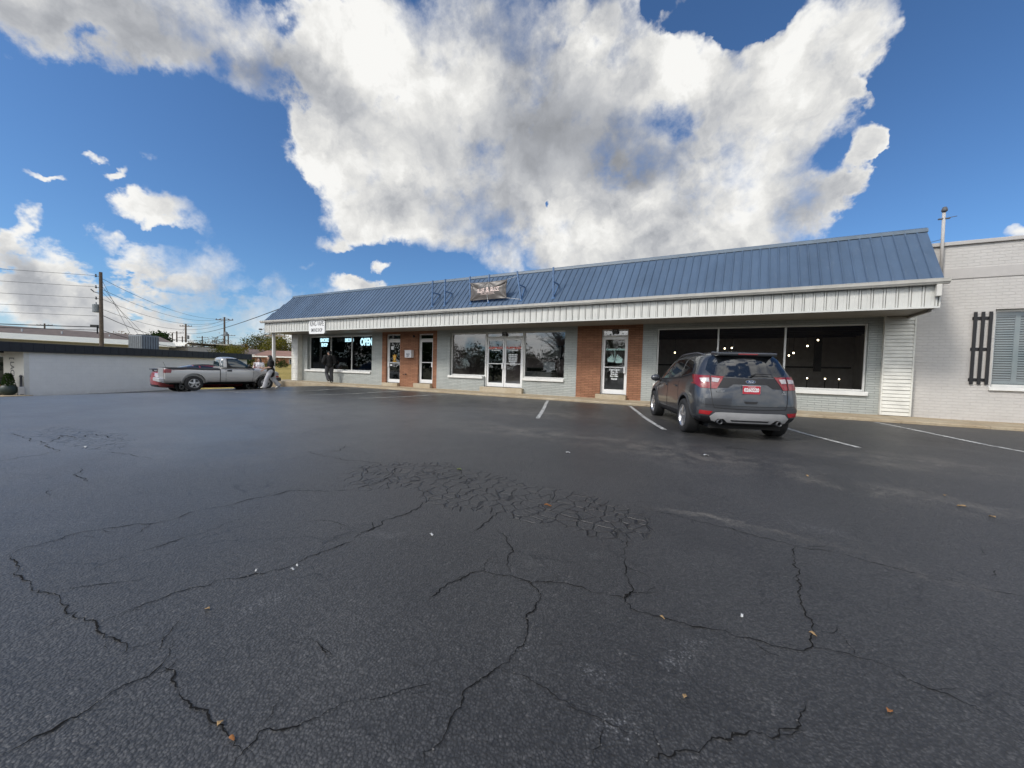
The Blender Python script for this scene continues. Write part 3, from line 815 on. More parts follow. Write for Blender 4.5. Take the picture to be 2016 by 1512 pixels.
ZB, ZT = .05, 3.25
wall('painted_brick_wall', M['grey_brick'], -22.45, -15.30, ZB, ZT, [(-21.42, -16.05, .86, 2.79)], parent=SHOP)
wall('red_brick_wall', M['red_brick'], -15.30, -11.72, ZB, ZT, [(-15.03, -14.06, .34, 2.79), (-12.89, -11.97, .39, 2.78)], parent=SHOP)
wall('painted_brick_wall', M['grey_brick'], -11.72, -4.86, ZB, ZT, [(-10.96, -9.07, .84, 2.77), (-9.07, -7.20, .40, 2.77), (-7.20, -5.36, .84, 2.77)], parent=SHOP)
wall('red_brick_wall', M['red_brick'], -4.86, -2.43, ZB, ZT, [(-3.92, -2.94, .35, 2.77)], parent=SHOP)
wall('painted_brick_wall', M['grey_brick'], -2.43, 4.56, ZB, ZT, [(-1.95, 3.67, .82, 2.75)], parent=SHOP)

def window(x0, x1, z0, z1, mulls, glass, y=14.42, fw=.05, sill=None, mw=.04):
    f = MB()
    f.box(x0, x0 + fw, y, y + .07, z0, z1); f.box(x1 - fw, x1, y, y + .07, z0, z1)
    f.box(x0 + fw, x1 - fw, y, y + .07, z1 - fw, z1); f.box(x0 + fw, x1 - fw, y, y + .07, z0, z0 + fw * 1.2)
    for mx in mulls: f.box(mx - mw / 2, mx + mw / 2, y - .01, y + .08, z0 + fw * 1.2, z1 - fw)
    o = f.build('window', M['white_paint'], SHOP, bevel=.004)
    cuts = [x0 + fw] + list(mulls) + [x1 - fw]
    g = MB()
    for a, b in zip(cuts[:-1], cuts[1:]):
        g.quad((a + .012, y + .035, z0 + fw), (b - .012, y + .035, z0 + fw), (b - .012, y + .035, z1 - fw + .01), (a + .012, y + .035, z1 - fw + .01))
    g.build('pane', glass, o)
    if sill:
        s = MB(); s.box(sill[0], sill[1], YF - .07, y + .02, sill[2], sill[3])
        s.build('sill', M['white_paint'], o, bevel=.012)
    return o

window(-21.42, -16.05, .86, 2.79, (-19.52, -17.79), M['glass_dark'], y=14.46, sill=(-21.60, -16.10, .755, .86))
window(-10.96, -9.07, .84, 2.77, (), M['glass'], sill=(-11.03, -9.12, .735, .84))
window(-7.20, -5.36, .84, 2.77, (), M['glass'], sill=(-7.16, -5.36, .735, .84))
window(-1.95, 3.67, .82, 2.75, (-.06, 1.76), M['glass_black'], y=14.40, fw=.045, sill=(-2.02, 3.72, .70, .82), mw=.05)

def leaf(x0, x1, z0, z1, y, hinge_l, push=True, glass=None, sw=.075, parent=None):
    """a glazed aluminium shop door leaf"""
    d = MB()
    d.box(x0, x0 + sw, y, y + .045, z0, z1); d.box(x1 - sw, x1, y, y + .045, z0, z1)
    d.box(x0 + sw, x1 - sw, y, y + .045, z1 - .10, z1); d.box(x0 + sw, x1 - sw, y, y + .045, z0, z0 + .17)
    o = d.build('door', M['door_paint'], parent or SHOP, bevel=.004)
    g = MB(); g.quad((x0 + sw, y + .022, z0 + .165), (x1 - sw, y + .022, z0 + .165), (x1 - sw, y + .022, z1 - .095), (x0 + sw, y + .022, z1 - .095))
    g.build('pane', glass or M['glass'], o)
    h = MB(); zb = z0 + .98
    h.box(x0 + sw * .8, x1 - sw * .8, y - .03, y - .005, zb, zb + .035)
    hx = (x1 - sw - .02) if hinge_l else (x0 + .02)
    h.box(hx, hx + .075, y - .05, y - .004, zb - .20, zb + .05)
    h.build('push_bar', M['door_paint'], o, bevel=.005)
    return o

def door_frame(x0, x1, z0, z1, zt, y, fw=.045):
    d = MB()
    d.box(x0, x0 + fw, y, y + .10, z0, z1); d.box(x1 - fw, x1, y, y + .10, z0, z1)
    d.box(x0 + fw, x1 - fw, y, y + .10, z1 - fw, z1); d.box(x0 + fw, x1 - fw, y, y + .10, zt, zt + .055)
    o = d.build('door_frame', M['white_paint'], SHOP, bevel=.004)
    t = MB(); t.quad((x0 + fw, y + .05, zt + .055), (x1 - fw, y + .05, zt + .055), (x1 - fw, y + .05, z1 - fw), (x0 + fw, y + .05, z1 - fw))
    t.build('transom_pane', M['glass'], o)
    return o

def plate(x, z, lines, y):
    p = MB(); p.box(x - .115, x + .115, y - .012, y, z - .085, z + .085)
    o = p.build('number_plate', M['black'], SHOP, bevel=.004)
    for tx, dz, h in ((lines[0], .035, .085), (lines[1], -.045, .06)):
        t = MB(); t.text(tx, lambda u, v: (x + u, y - .014, z + dz + v), h); t.build('lettering', M['white_paint'], o)

def step(x0, x1, z1, y0=14.12):
    s = MB(); s.box(x0, x1, y0, 14.44, .12, z1)
    s.build('door_step', M['step'], SHOP, bevel=.015)

door_frame(-15.03, -14.06, .34, 2.79, 2.50, 14.40); D1 = leaf(-14.98, -14.11, .355, 2.49, 14.42, False)
step(-15.12, -14.05, .34)
plate(-14.62, 2.66, ('204', 'Unit D'), 14.385)
door_frame(-12.89, -11.97, .39, 2.78, 2.50, 14.40); D2 = leaf(-12.84, -12.02, .405, 2.49, 14.42, True, glass=M['glass'])
step(-13.0, -11.97, .39)
door_frame(-9.07, -7.20, .40, 2.77, 2.53, 14.38, .06)
D3 = leaf(-9.00, -8.145, .415, 2.52, 14.41, True); D4 = leaf(-8.125, -7.27, .415, 2.52, 14.41, False)
step(-9.18, -7.12, .40)
plate(-8.13, 2.68, ('204', 'Unit B'), 14.365)
door_frame(-3.92, -2.94, .35, 2.77, 2.50, 14.40); D5 = leaf(-3.87, -2.99, .365, 2.49, 14.42, True, glass=M['glass_black'])
step(-4.04, -2.92, .35)
plate(-3.43, 2.68, ('204', 'Unit A'), 14.385)

# lettering stuck on the doors
M['vinyl_white'] = simple('white_vinyl', (.80, .82, .82), .5, var=.03)
M['vinyl_mint'] = simple('mint_vinyl', (.55, .78, .72), .5, var=.03)
M['vinyl_red'] = simple('red_vinyl', (.62, .10, .06), .5, var=.03)
M['vinyl_gold'] = simple('gold_vinyl', (.75, .40, .05), .5, var=.05)
M['grey_ink'] = simple('grey_ink', (.10, .10, .105), .6, var=.1)
GY = 14.425
def decal(name, door, mat, draw):
    t = MB(); draw(t); t.build(name, mat, door)
for door, cx in ((D3, -8.57), (D4, -7.70)):
    decal('lettering', door, M['vinyl_red'], lambda t: (t.text('FLUFF&BUZZ', lambda u, v: (cx + u, GY - .002, 2.09 + v), .125, bold=.008)))
    decal('lettering', door, M['vinyl_white'], lambda t: t.text('PET GROOMING', lambda u, v: (cx + u, GY, 1.985 + v), .06, bold=.004))
    decal('lettering_edge', door, M['vinyl_white'], lambda t: t.text('FLUFF&BUZZ', lambda u, v: (cx + .006 + u, GY, 2.083 + v), .125, bold=.012))
for k, s in enumerate(('MON 8AM-5PM', 'TUE 8AM-5PM', 'WED 8AM-5PM', 'THU 8AM-5PM', 'FRI 8AM-5PM', 'CLOSED', 'SAT-SUN')):
    decal('lettering', D4, M['vinyl_white'], lambda t: t.text(s, lambda u, v: (-7.73 + u, GY, 1.80 - .072 * k + v), .065, bold=.006))
DX = -3.43
decal('lettering', D5, M['vinyl_mint'], lambda t: t.text('Company of Books', lambda u, v: (DX + .02 + u, GY, 2.03 + v), .115, sx=.80, shear=.3, bold=.006))
def book(t):
    f = lambda u, v: (DX + u, GY - .001, 1.62 + v)
    for s, k in ((-1, 1.0), (1, 1.05)):
        for i in range(4):
            a = .10 + .05 * i
            t.add([f(s * .01, .02), f(s * (.10 + .055 * i) * k, .23 - .05 * i), f(s * (.125 + .055 * i) * k, .20 - .055 * i), f(s * .02, -.01)], [(0, 1, 2, 3)])
        t.add([f(s * .0, 0), f(s * .27 * k, .03), f(s * .25 * k, -.055 - .03 * (s > 0)), f(s * .05, -.07 - .03 * (s > 0))], [(0, 1, 2, 3)])
    t.add([f(-.012, .02), f(.012, .02), f(.010, .34), f(-.010, .34)], [(0, 1, 2, 3)])
decal('book_emblem', D5, M['vinyl_mint'], book)
for s, z_, h in (('Days Open', 1.27, .085), ('Mon - Fri', 1.18, .07), ('Saturday', 1.105, .07), ('Sun - Mon', 1.03, .07), ('Closed', .93, .075)):
    decal('lettering', D5, M['vinyl_white'], lambda t: t.text(s, lambda u, v: (DX + u, GY, z_ + v), h, shear=.3 if h > .08 else 0.0, bold=.006))
decal('paper_notice', D1, M['vinyl_white'], lambda t: t.box(-14.80, -14.62, 14.428, 14.432, 2.02, 2.20))
decal('paper_notice', D1, M['vinyl_white'], lambda t: t.box(-14.90, -14.72, 14.428, 14.432, 1.20, 1.28))
def crown(t):
    f = lambda u, v: (-14.55 + u, GY, 1.62 + v)
    t.add([f(-.13, .16), f(-.10, .02), f(.10, .02), f(.13, .16), f(.06, .09), f(0, .19), f(-.06, .09)], [(0, 1, 6), (1, 2, 4, 6), (2, 3, 4), (6, 4, 5)])
    t.add([f(-.10, .01), f(-.06, -.14), f(.06, -.14), f(.10, .01)], [(0, 1, 2, 3)])
    t.add([f(-.12, -.16), f(-.14, -.21), f(.14, -.21), f(.12, -.16)], [(0, 1, 2, 3)])
decal('crown_emblem', D1, M['vinyl_gold'], crown)

# fittings on the brick
b = MB(); b.lathe([(.0, 0), (.055, .0), (.06, -.03), (.045, -.06), (0, -.07)], (-13.15, 14.30, 2.66), 'y', 12)
b.build('wall_light', M['black'], SHOP, smooth=True)
b = MB(); b.tube([(-13.62, 14.31, .80), (-13.62, 14.22, .80), (-13.62, 14.20, .76)], .018); b.tube([(-13.66, 14.22, .82), (-13.58, 14.22, .82)], .012);
b.build('water_tap', M['black'], SHOP)
b = MB(); b.tube([(-13.80, 14.31, .78), (-13.80, 14.25, .78)], .015); b.build('pipe_stub', M['black'], SHOP)

# roof
EY, EZ, RY, RZ = 12.66, 3.505, 14.10, 5.12
XL, XLT, XR, XRT = -23.10, -22.42, 4.54, 4.64
rf = MB()
sl = Vector((0, RY - EY, RZ - EZ)); nrm = Vector((0, -(RZ - EZ), RY - EY)).normalized()
def rp(x, t, h=0.0):
    p = Vector((x, EY, EZ)) + sl * t + nrm * h
    return (p.x, p.y, p.z)
rf.add([rp(XL, 0), rp(XR, 0), rp(XRT, 1), rp(XLT, 1), rp(XL, 0, -.05), rp(XR, 0, -.05), rp(XRT, 1, -.05), rp(XLT, 1, -.05)],
       [(0, 1, 2, 3), (7, 6, 5, 4), (0, 4, 5, 1), (1, 5, 6, 2), (0, 3, 7, 4)])
x = XR - .20; pitch = .2305
while x > XL + .04:
    t1 = 1.0 if x > XLT else (x - XL) / (XLT - XL)
    xt = x + (XRT - XR) * (x - XL) / (XR - XL) if x > XLT else x
    a, bq = .026, .012
    rf.add([rp(x - a, 0, .001), rp(x - bq, 0, .030), rp(x + bq, 0, .030), rp(x + a, 0, .001), rp(xt - a, t1, .001), rp(xt - bq, t1, .030), rp(xt + bq, t1, .030), rp(xt + a, t1, .001)],
           [(0, 1, 5, 4), (1, 2, 6, 5), (2, 3, 7, 6), (0, 3, 2, 1)])
    x -= pitch
# west return of the mansard and the flat deck behind
rf.add([(XL, EY, EZ), (XLT, RY, RZ), (XLT, 26, RZ), (XL, 27, EZ)], [(0, 1, 2, 3)])
rf.add([(XLT, RY, RZ - .15), (XRT, RY, RZ - .15), (XRT, 26, RZ - .15), (XLT, 26, RZ - .15)], [(0, 1, 2, 3)])
rf.build('roof', M['roof_blue'], SHOP)
rc = MB()
rc.add([(x_, y_, z_) for x_ in (XLT - .02, XRT + .01) for (y_, z_) in ((RY - .085, RZ - .06), (RY - .075, RZ + .025), (RY + .02, RZ + .075), (RY + .16, RZ + .06), (RY + .16, RZ - .1))],
       [(0, 1, 6, 5), (1, 2, 7, 6), (2, 3, 8, 7), (3, 4, 9, 8), (0, 4, 3, 2, 1), (5, 6, 7, 8, 9)])
rc.build('ridge_cap', M['ridge'], SHOP)
g = MB()
prof = [(12.655, 3.43), (12.60, 3.435), (12.575, 3.47), (12.56, 3.48), (12.545, 3.53), (12.535, 3.555), (12.55, 3.56), (12.56, 3.54), (12.655, 3.52)]
g.add([(XL - .06, a, c) for a, c in prof] + [(XR + .06, a, c) for a, c in prof], [(i, i + 9, (i + 1) % 9 + 9, (i + 1) % 9) for i in range(9)] + [tuple(range(9)), tuple(range(17, 8, -1))])
g.build('gutter', M['gutter'], SHOP)
fa = MB(); FY = 12.74; FB = 2.905; FX0, FX1 = -22.93, 4.49
x = FX1 - .03; pts = [(FX1, 0)]
while x > FX0 + .05:
    pts += [(x + .016, 0), (x + .013, .03), (x + .003, .03), (x, 0), (x - .008, -.022), (x - .030, -.022), (x - .038, 0), (x - .041, .02), (x - .047, .02), (x - .050, 0)]
    pts += [(x - .105, 0), (x - .109, -.005), (x - .121, -.005), (x - .125, 0)]
    x -= pitch
pts += [(FX0, 0)]
n = len(pts)
fa.add([(a, FY + d, FB) for a, d in pts] + [(a, FY + d, 3.45) for a, d in pts], [(i + 1, i, i + n, i + 1 + n) for i in range(n - 1)])
fa.box(FX0, FX1, FY - .026, FY - .0205, FB - .012, FB + .030)
for xx in (FX0, FX1): fa.box(xx - .012, xx + .012, FY - .027, FY + .03, FB - .01, 3.45)
fa.box(FX0 - .01, FX0 + .02, FY + .03, 26, FB, 3.46); fa.box(FX1 - .02, FX1 + .01, FY + .03, 14.30, FB, 3.46)
fa.build('fascia', M['fascia'], SHOP)
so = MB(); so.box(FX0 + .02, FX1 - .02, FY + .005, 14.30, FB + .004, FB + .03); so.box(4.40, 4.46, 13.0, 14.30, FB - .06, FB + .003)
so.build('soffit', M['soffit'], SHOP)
ds = MB(); ds.box(4.385, 4.475, 12.59, 12.70, 3.15, 3.43); ds.build('downspout', M['gutter'], SHOP, bevel=.012)
ds = MB(); ds.box(4.40, 4.46, 12.605, 12.685, 3.142, 3.149); ds.build('downspout_mouth', M['black'], SHOP)

def pilaster(x0, x1, yf, z0, z1):
    p = MB(); z = z0; k = 0
    while z < z1:
        h = .090; zz = min(z + h, z1)
        g_ = .016 if k % 3 == 0 else .006
        p.add([(x0 + .02, yf - .016, z + .004), (x1 - .02, yf - .016, z + .004), (x1 - .02, yf, zz), (x0 + .02, yf, zz), (x0 + .02, yf + .02 + g_, z), (x1 - .02, yf + .02 + g_, z)], [(0, 1, 2, 3), (4, 5, 1, 0)])
        z += h + g_; k += 1
    p.box(x0 + .021, x1 - .021, yf + .012, YF - .002, z0, z1)
    p.box(x0, x0 + .035, yf - .020, YF - .001, z0, z1 + .01); p.box(x1 - .035, x1, yf - .020, YF - .001, z0, z1 + .01)
    return p.build('siding_pillar', M['siding'], SHOP)
pilaster(-22.47, -21.88, 14.02, .19, 2.90)
pilaster(3.965, 4.60, 14.20, .20, 2.90)
po = MB(); po.box(-22.62, -22.52, 12.95, 13.05 + .02, .165, 2.905); po.build('canopy_post', M['white_paint'], SHOP)
# west and back walls, floor slab
bw = MB(); bw.box(-22.44, -22.2, 14.57, 25.8, .05, 3.6); bw.box(-22.2, 4.5, 25.6, 25.8, .05, 5.0)
bw.build('side_wall', M['grey_brick'], SHOP)

# rooms seen through the glass
M['mauve'] = simple('mauve_wall', (.55, .43, .42), .8, var=.06)
M['floor_in'] = simple('shop_floor', (.16, .14, .12), .5, var=.2)
M['dim'] = simple('dim_wall', (.42, .39, .36), .8, var=.2)
def room(x0, x1, y1, wallm, floorm, ceil, z1=2.86):
    r = MB()
    r.quad((x0, 14.57, .37), (x0, y1, .37), (x0, y1, z1), (x0, 14.57, z1), 0); r.quad((x1, 14.57, .37), (x1, 14.57, z1), (x1, y1, z1), (x1, y1, .37), 0)
    r.quad((x0, y1, .37), (x1, y1, .37), (x1, y1, z1), (x0, y1, z1), 0)
    r.quad((x0, 14.45, .365), (x1, 14.45, .365), (x1, y1, .365), (x0, y1, .365), 1); r.quad((x0, 14.57, z1), (x0, y1, z1), (x1, y1, z1), (x1, 14.57, z1), 2)
    return r.build('room_interior', [wallm, floorm, ceil], SHOP)
room(-22.1, -13.5, 19.0, M['dark'], M['dark'], M['dark'])
room(-13.45, -11.6, 18.0, M['dark'], M['dark'], M['dark'])
room(-11.5, -5.0, 18.4, M['mauve'], M['floor_in'], M['soffit'])
room(-4.8, 4.4, 18.6, M['dim'], M['dim'], M['dim'])
b = MB()
for k in range(5): b.box(-4.7, 4.3, 15.6 + .62 * k, 15.68 + .62 * k, 2.68, 2.855)
b.box(-4.7, 4.3, 18.45, 18.59, 1.55, 1.60); b.box(2.95, 3.15, 17.0, 17.15, 1.4, 2.855)
b.build('reflected_line_bar', M['dark'], SHOP)  # made-up dark bars imitating lines mirrored in the shop window

# ------------------------------------------------------------------ signs and fittings on the shops
def rounded(x0, x1, z0, z1, r, n=5):
    out = []
    for cx, cz, a0 in ((x1 - r, z1 - r, 0), (x0 + r, z1 - r, 90), (x0 + r, z0 + r, 180), (x1 - r, z0 + r, 270)):
        for k in range(n + 1):
            a = R(a0 + 90 * k / n); out.append((cx + r * math.cos(a), cz + r * math.sin(a)))
    return out
M['sign_white'] = simple('sign_white', (.80, .80, .79), .35, var=.04)
E0 = empty('shop_sign', (-18.22, 12.69, 2.73), 'white rounded sign board reading KING VAPE SMOKE SHOP on the fascia', 'sign')
s = MB(); s.prism(rounded(-18.85, -17.60, 2.73, 3.425, .09), lambda a, c: (a, 12.665, c), lambda a, c: (a, 12.712, c)); s.build('board', M['sign_white'], E0, bevel=.006)
s = MB(); s.text('KING VAPE', lambda u, v: (-18.225 + u, 12.662, 3.24 + v), .36, sx=.62, bold=.004); s.build('lettering', M['grey_ink'], E0)
s = MB(); s.text('SMOKE SHOP', lambda u, v: (-18.225 + u, 12.662, 2.915 + v), .25, sx=.60, bold=.004)
s.build('lettering', M['grey_ink'], E0)

# steel sign frames left on the roof slope
roofz = lambda y: EZ + (y - EY) / (RY - EY) * (RZ - EZ)
FR = [(-10.87, .00, 'leftmost of six blue steel sign frames standing on the blue roof'), (-10.20, .0, 'blue steel roof frame, second from the left, close beside the first'),
      (-8.90, -.06, 'blue steel roof frame along the left edge of the dark banner'), (-8.05, .0, 'blue steel roof frame behind the middle of the dark banner'),
      (-6.62, -.20, 'leaning blue steel roof frame tied by cords to the banner'), (-5.33, -.03, 'rightmost blue steel sign frame, alone on the blue roof')]
def frame(x, lean, label):
    yf = 12.89; zf = roofz(yf) + .03
    e = empty('sign_frame', (x, yf, zf), label, 'sign frame', 'blue steel sign frames on the roof')
    za = 4.36; ya = EY + (za - EZ) / (RZ - EZ) * (RY - EY)
    p = MB(); top = Vector((x + lean, yf, 4.87)); bot = Vector((x, yf, zf - .04))
    d = (top - bot); p.obox((top + bot) / 2, (.026, 0, 0), (0, .026, 0), d / 2); p.build('post', M['bracket'], e, bevel=.004)
    xa = x + lean * (za - zf) / (4.87 - zf)
    p = MB(); p.obox((xa, (yf + ya) / 2 + .02, za), (.022, 0, 0), (0, (ya - yf) / 2, 0), (0, 0, .022)); p.build('arm', M['bracket'], e, bevel=.004)
    a = Vector((x, yf + .04, zf + .045)); b_ = Vector((xa, ya - .02, za)); d = b_ - a; nn = d.cross(Vector((1, 0, 0))).normalized()
    p = MB(); p.obox((a + b_) / 2, (.02, 0, 0), d / 2, nn * .02); p.build('brace', M['bracket'], e, bevel=.004)
    p = MB(); p.obox((x, yf, zf - .012), (.06, 0, 0), Vector((0, RY - EY, RZ - EZ)).normalized() * .07, nrm * .008); p.build('foot_plate', M['bracket'], e)
for f_ in FR: frame(*f_)

# the wrinkled banner tied to the frames
M['banner'] = simple('banner_vinyl', (.105, .093, .085), .42, var=.12, nscale=3)
M['banner_ink'] = simple('banner_ink', (.85, .68, .62), .5, var=.1, nscale=12)
M['cord'] = simple('white_cord', (.62, .62, .60), .8)
BX0, BX1, BZ0, BZ1 = -8.90, -7.22, 3.88, 4.59
def bpt(u, v, h=0.0):
    """u, v in 0..1 on the cloth"""
    x = BX0 + u * (BX1 - BX0); z = BZ0 + v * (BZ1 - BZ0)
    z -= .035 * math.sin(math.pi * u) * v * .7; x += .03 * math.sin(math.pi * v) * (1 if u < .5 else -1) * abs(u - .5) * 2
    dy = -.05 * math.sin(math.pi * u) * math.sin(math.pi * v)
    for (cu, cv) in ((0, 0), (1, 0), (0, 1), (1, 1), (.49, 1.02)):
        du, dv = (u - cu) * 2.35, v - cv; r = math.hypot(du, dv) + 1e-4; a = math.atan2(dv, du)
        dy += .020 * math.exp(-r * 1.9) * math.sin(a * 9 + cu * 2 + cv) * min(1, r * 6)
    t = (v - .55) - (u - .62) * .75
    dy += .030 * math.exp(-(t / .05) ** 2) * ss((u - .5) * 4)
    t2 = (v - .78) + (u - .05) * 1.0
    dy += .022 * math.exp(-(t2 / .05) ** 2) * ss((.42 - u) * 4)
    dy += .012 * noise.noise(Vector((u * 5, v * 4, 2)))
    dy -= .030 * math.exp(-((u - .5) / .016) ** 2) * .5
    return (x, 12.845 + dy - h, z)
EB = empty('banner', (-8.06, 12.845, 3.88), 'crumpled dark brown banner reading FLUFF&BUZZ PET GROOMING on the roof frames', 'banner')
s = MB(); nu, nv = 72, 34
s.add([bpt(i / nu, j / nv) for j in range(nv + 1) for i in range(nu + 1)], [(j * (nu + 1) + i, j * (nu + 1) + i + 1, (j + 1) * (nu + 1) + i + 1, (j + 1) * (nu + 1) + i) for j in range(nv) for i in range(nu)])
o = s.build('cloth', M['banner'], EB, smooth=True)
md = o.modifiers.new('thick', 'SOLIDIFY'); md.thickness = .003; md.offset = 1
s = MB()
W, H = BX1 - BX0, BZ1 - BZ0
put = lambda cu, cv: (lambda u, v: bpt(cu + u / W, cv + v / H, .012))
s.text('FLUFF', put(.31, .50), .23, sx=.60, bold=.004); s.text('&', put(.50, .53), .30, sx=.8, bold=.004); s.text('BUZZ', put(.70, .54), .23, sx=.66, bold=.004)
s.build('lettering', M['banner_ink'], EB)
s = MB(); s.text('PET GROOMING', put(.50, .35), .085); s.build('lettering', M['banner_ink'], EB)
s = MB()
for vv in (.43, .285):
    s = MB()
    for k in range(16):
        a, b_ = .30 + .40 * k / 16, .30 + .40 * (k + 1) / 16
        s.quad(bpt(a, vv, .008), bpt(b_, vv, .008), bpt(b_, vv + .012, .008), bpt(a, vv + .012, .008))
    s.build('rule_line', M['banner_ink'], EB)
for pts, r in (([bpt(1, 1), (-6.80, 12.86, 4.68)], .005), ([bpt(1, 0.02), (-6.62, 12.85, 3.80)], .007), ([bpt(0, 1), (-8.95, 12.86, 4.60)], .006), ([bpt(0, 0), (-8.90, 12.86, 3.90)], .006),
               ([bpt(.5, .3, .012), bpt(.5, .1, .012), (-8.05, 12.82, 3.80)], .008)):
    s = MB(); s.tube(pts, r, 5); s.build('cord', M['cord'], EB)


# drop box on the brick
M['box_white'] = simple('box_white', (.70, .69, .70), .45, var=.06)
E1 = empty('drop_box', (-13.33, 14.2, 1.62), 'white metal drop box hung on the red brick between the two narrow doors', 'mailbox')
s = MB(); s.box(-13.56, -13.14, 14.10, 14.298, 1.62, 1.955); s.build('body', M['box_white'], E1, bevel=.01)
s = MB(); s.box(-13.57, -13.13, 14.085, 14.298, 1.957, 1.985); s.build('lid', M['box_white'], E1, bevel=.008)
s = MB(); s.text('DROP', lambda u, v: (-13.35 + u, 14.097, 1.78 + v), .085, bold=.004); s.build('lettering', M['grey_ink'], E1)
s = MB(); s.text('BOX', lambda u, v: (-13.35 + u, 14.097, 1.69 + v), .07, bold=.006); s.build('lettering', M['grey_ink'], E1)

# small security camera under the west end of the fascia
E2 = empty('security_camera', (-22.97, 12.72, 3.06), 'small security camera under the far left end of the white fascia', 'camera')
s = MB(); s.tube([(-22.97, 12.70, 3.12), (-22.97, 12.64, 3.10), (-23.03, 12.60, 3.08)], .02); s.build('arm', M['alum'], E2)
s = MB(); s.lathe([(0, -.02), (.04, -.02), (.045, .14), (.0, .15)], (-23.02, 12.48, 3.07), 'y', 12); s.build('housing', M['black'], E2, smooth=True)

# lit letters hanging inside the vape shop window
M['neon'] = emit_mat('lit_letters', (.62, .93, 1.0), 3.2)
M['neon_off'] = simple('unlit_letters', (.42, .42, .40), .6)
def neon(name, txts, mat, label, cat='sign'):
    s = MB(); y = 14.56
    x0 = min(t[1] for t in txts); z0 = min(t[2] for t in txts)
    for (tx, cx, cz, h, sx, bd) in txts:
        s.text(tx, lambda u, v: (cx + u, y, cz + v), h, sx=sx, bold=bd)
    o = s.build(name, mat, None, loc=(x0, y, z0)); md = o.modifiers.new('thick', 'SOLIDIFY'); md.thickness = .02
    return tag(o, label, cat)
neon('lit_sign', [('SMOKE', -20.25, 2.575, .27, .85, .012), ('SHOP', -20.25, 2.30, .27, .80, .012)], M['neon'], 'white lit letters SMOKE SHOP in the left pane of the dark vape shop window')
neon('unlit_sign', [('VAPE', -18.89, 2.55, .25, .95, .018)], M['neon_off'], 'grey unlit letters VAPE in the middle pane of the vape shop window')
neon('lit_sign', [('DELTA 8', -18.13, 2.55, .25, .72, .011)], M['neon'], 'white lit letters DELTA 8 beside the unlit ones in the vape shop window')
neon('lit_sign', [('OPEN', -16.78, 2.435, .54, .66, .018)], M['neon'], 'largest lit letters, reading OPEN, in the right pane of the vape shop window')

# inside the grooming shop
M['desk'] = simple('desk_grey', (.16, .17, .17), .5)
M['desk_top'] = simple('desk_top', (.45, .44, .42), .4)
M['mac'] = simple('monitor_silver', (.62, .64, .66), .35)
M['screen'] = simple('screen_glass', (.05, .055, .06), .05)
E3 = empty('desk', (-7.0, 15.75, .365), 'grey reception desk behind the right pane of the grooming shop', 'desk')
s = MB(); s.box(-7.75, -6.4, 15.55, 15.62, .365, 1.07); s.box(-7.75, -7.70, 15.62, 16.2, .365, 1.07); s.box(-6.45, -6.40, 15.62, 16.2, .365, 1.07); s.build('body', M['desk'], E3, bevel=.01)
s = MB(); s.box(-7.80, -6.36, 15.50, 16.25, 1.072, 1.11); s.build('top', M['desk_top'], E3, bevel=.01)
E4 = empty('computer_monitor', (-6.62, 15.8, 1.11), 'silver computer monitor seen from behind on the grooming shop desk', 'monitor')
s = MB(); s.box(-6.90, -6.34, 15.78, 15.82, 1.20, 1.56); s.build('panel', M['mac'], E4, bevel=.012)
s = MB(); s.add([(-6.72, 15.77, 1.30), (-6.52, 15.77, 1.30), (-6.50, 15.76, 1.112), (-6.74, 15.76, 1.112), (-6.74, 15.92, 1.112), (-6.50, 15.92, 1.112)], [(0, 1, 2, 3), (3, 2, 5, 4)]); s.build('stand', M['mac'], E4)
E5 = empty('wall_screen', (-7.6, 18.38, 1.8), 'black framed screen on the back wall of the grooming shop', 'screen')
s = MB(); s.box(-8.2, -7.0, 18.33, 18.397, 1.76, 2.44); s.build('bezel', M['black'], E5, bevel=.01)
s = MB(); s.box(-8.14, -7.06, 18.322, 18.329, 1.82, 2.38); s.build('display', M['mac'], E5)
E6 = empty('shelf_unit', (-7.9, 17.2, .365), 'low dark shelf unit inside the glass double doors', 'shelf')
s = MB()
for zz in (.40, .85, 1.28): s.box(-8.25, -6.9, 16.9, 17.3, zz, zz + .03)
for xx in (-8.28, -6.9): s.box(xx, xx + .03, 16.9, 17.3, .366, 1.31)
s.build('carcass', M['desk'], E6)
s = MB(); s.box(-8.24, -6.91, 17.27, 17.299, .44, 1.27); s.build('back_panel', M['dark'], E6)
E7 = empty('dark_doorway', (-12.0, 18.3, .365), 'dark curtained opening in the mauve wall behind the left pane of the grooming shop', 'doorway')
s = MB(); s.box(-12.0 + .6, -10.35, 18.3, 18.39, .37, 2.3); s.build('curtain', M['dark'], E7)
E8 = empty('wall_picture', (-10.0, 18.38, 1.7), 'small dark picture on the mauve wall of the grooming shop', 'picture')
s = MB(); s.box(-10.1, -9.65, 18.36, 18.397, 1.75, 2.2); s.build('frame', M['black'], E8)
s = MB(); s.box(-10.07, -9.68, 18.352, 18.359, 1.78, 2.17); s.build('print', M['grey_ink'], E8)

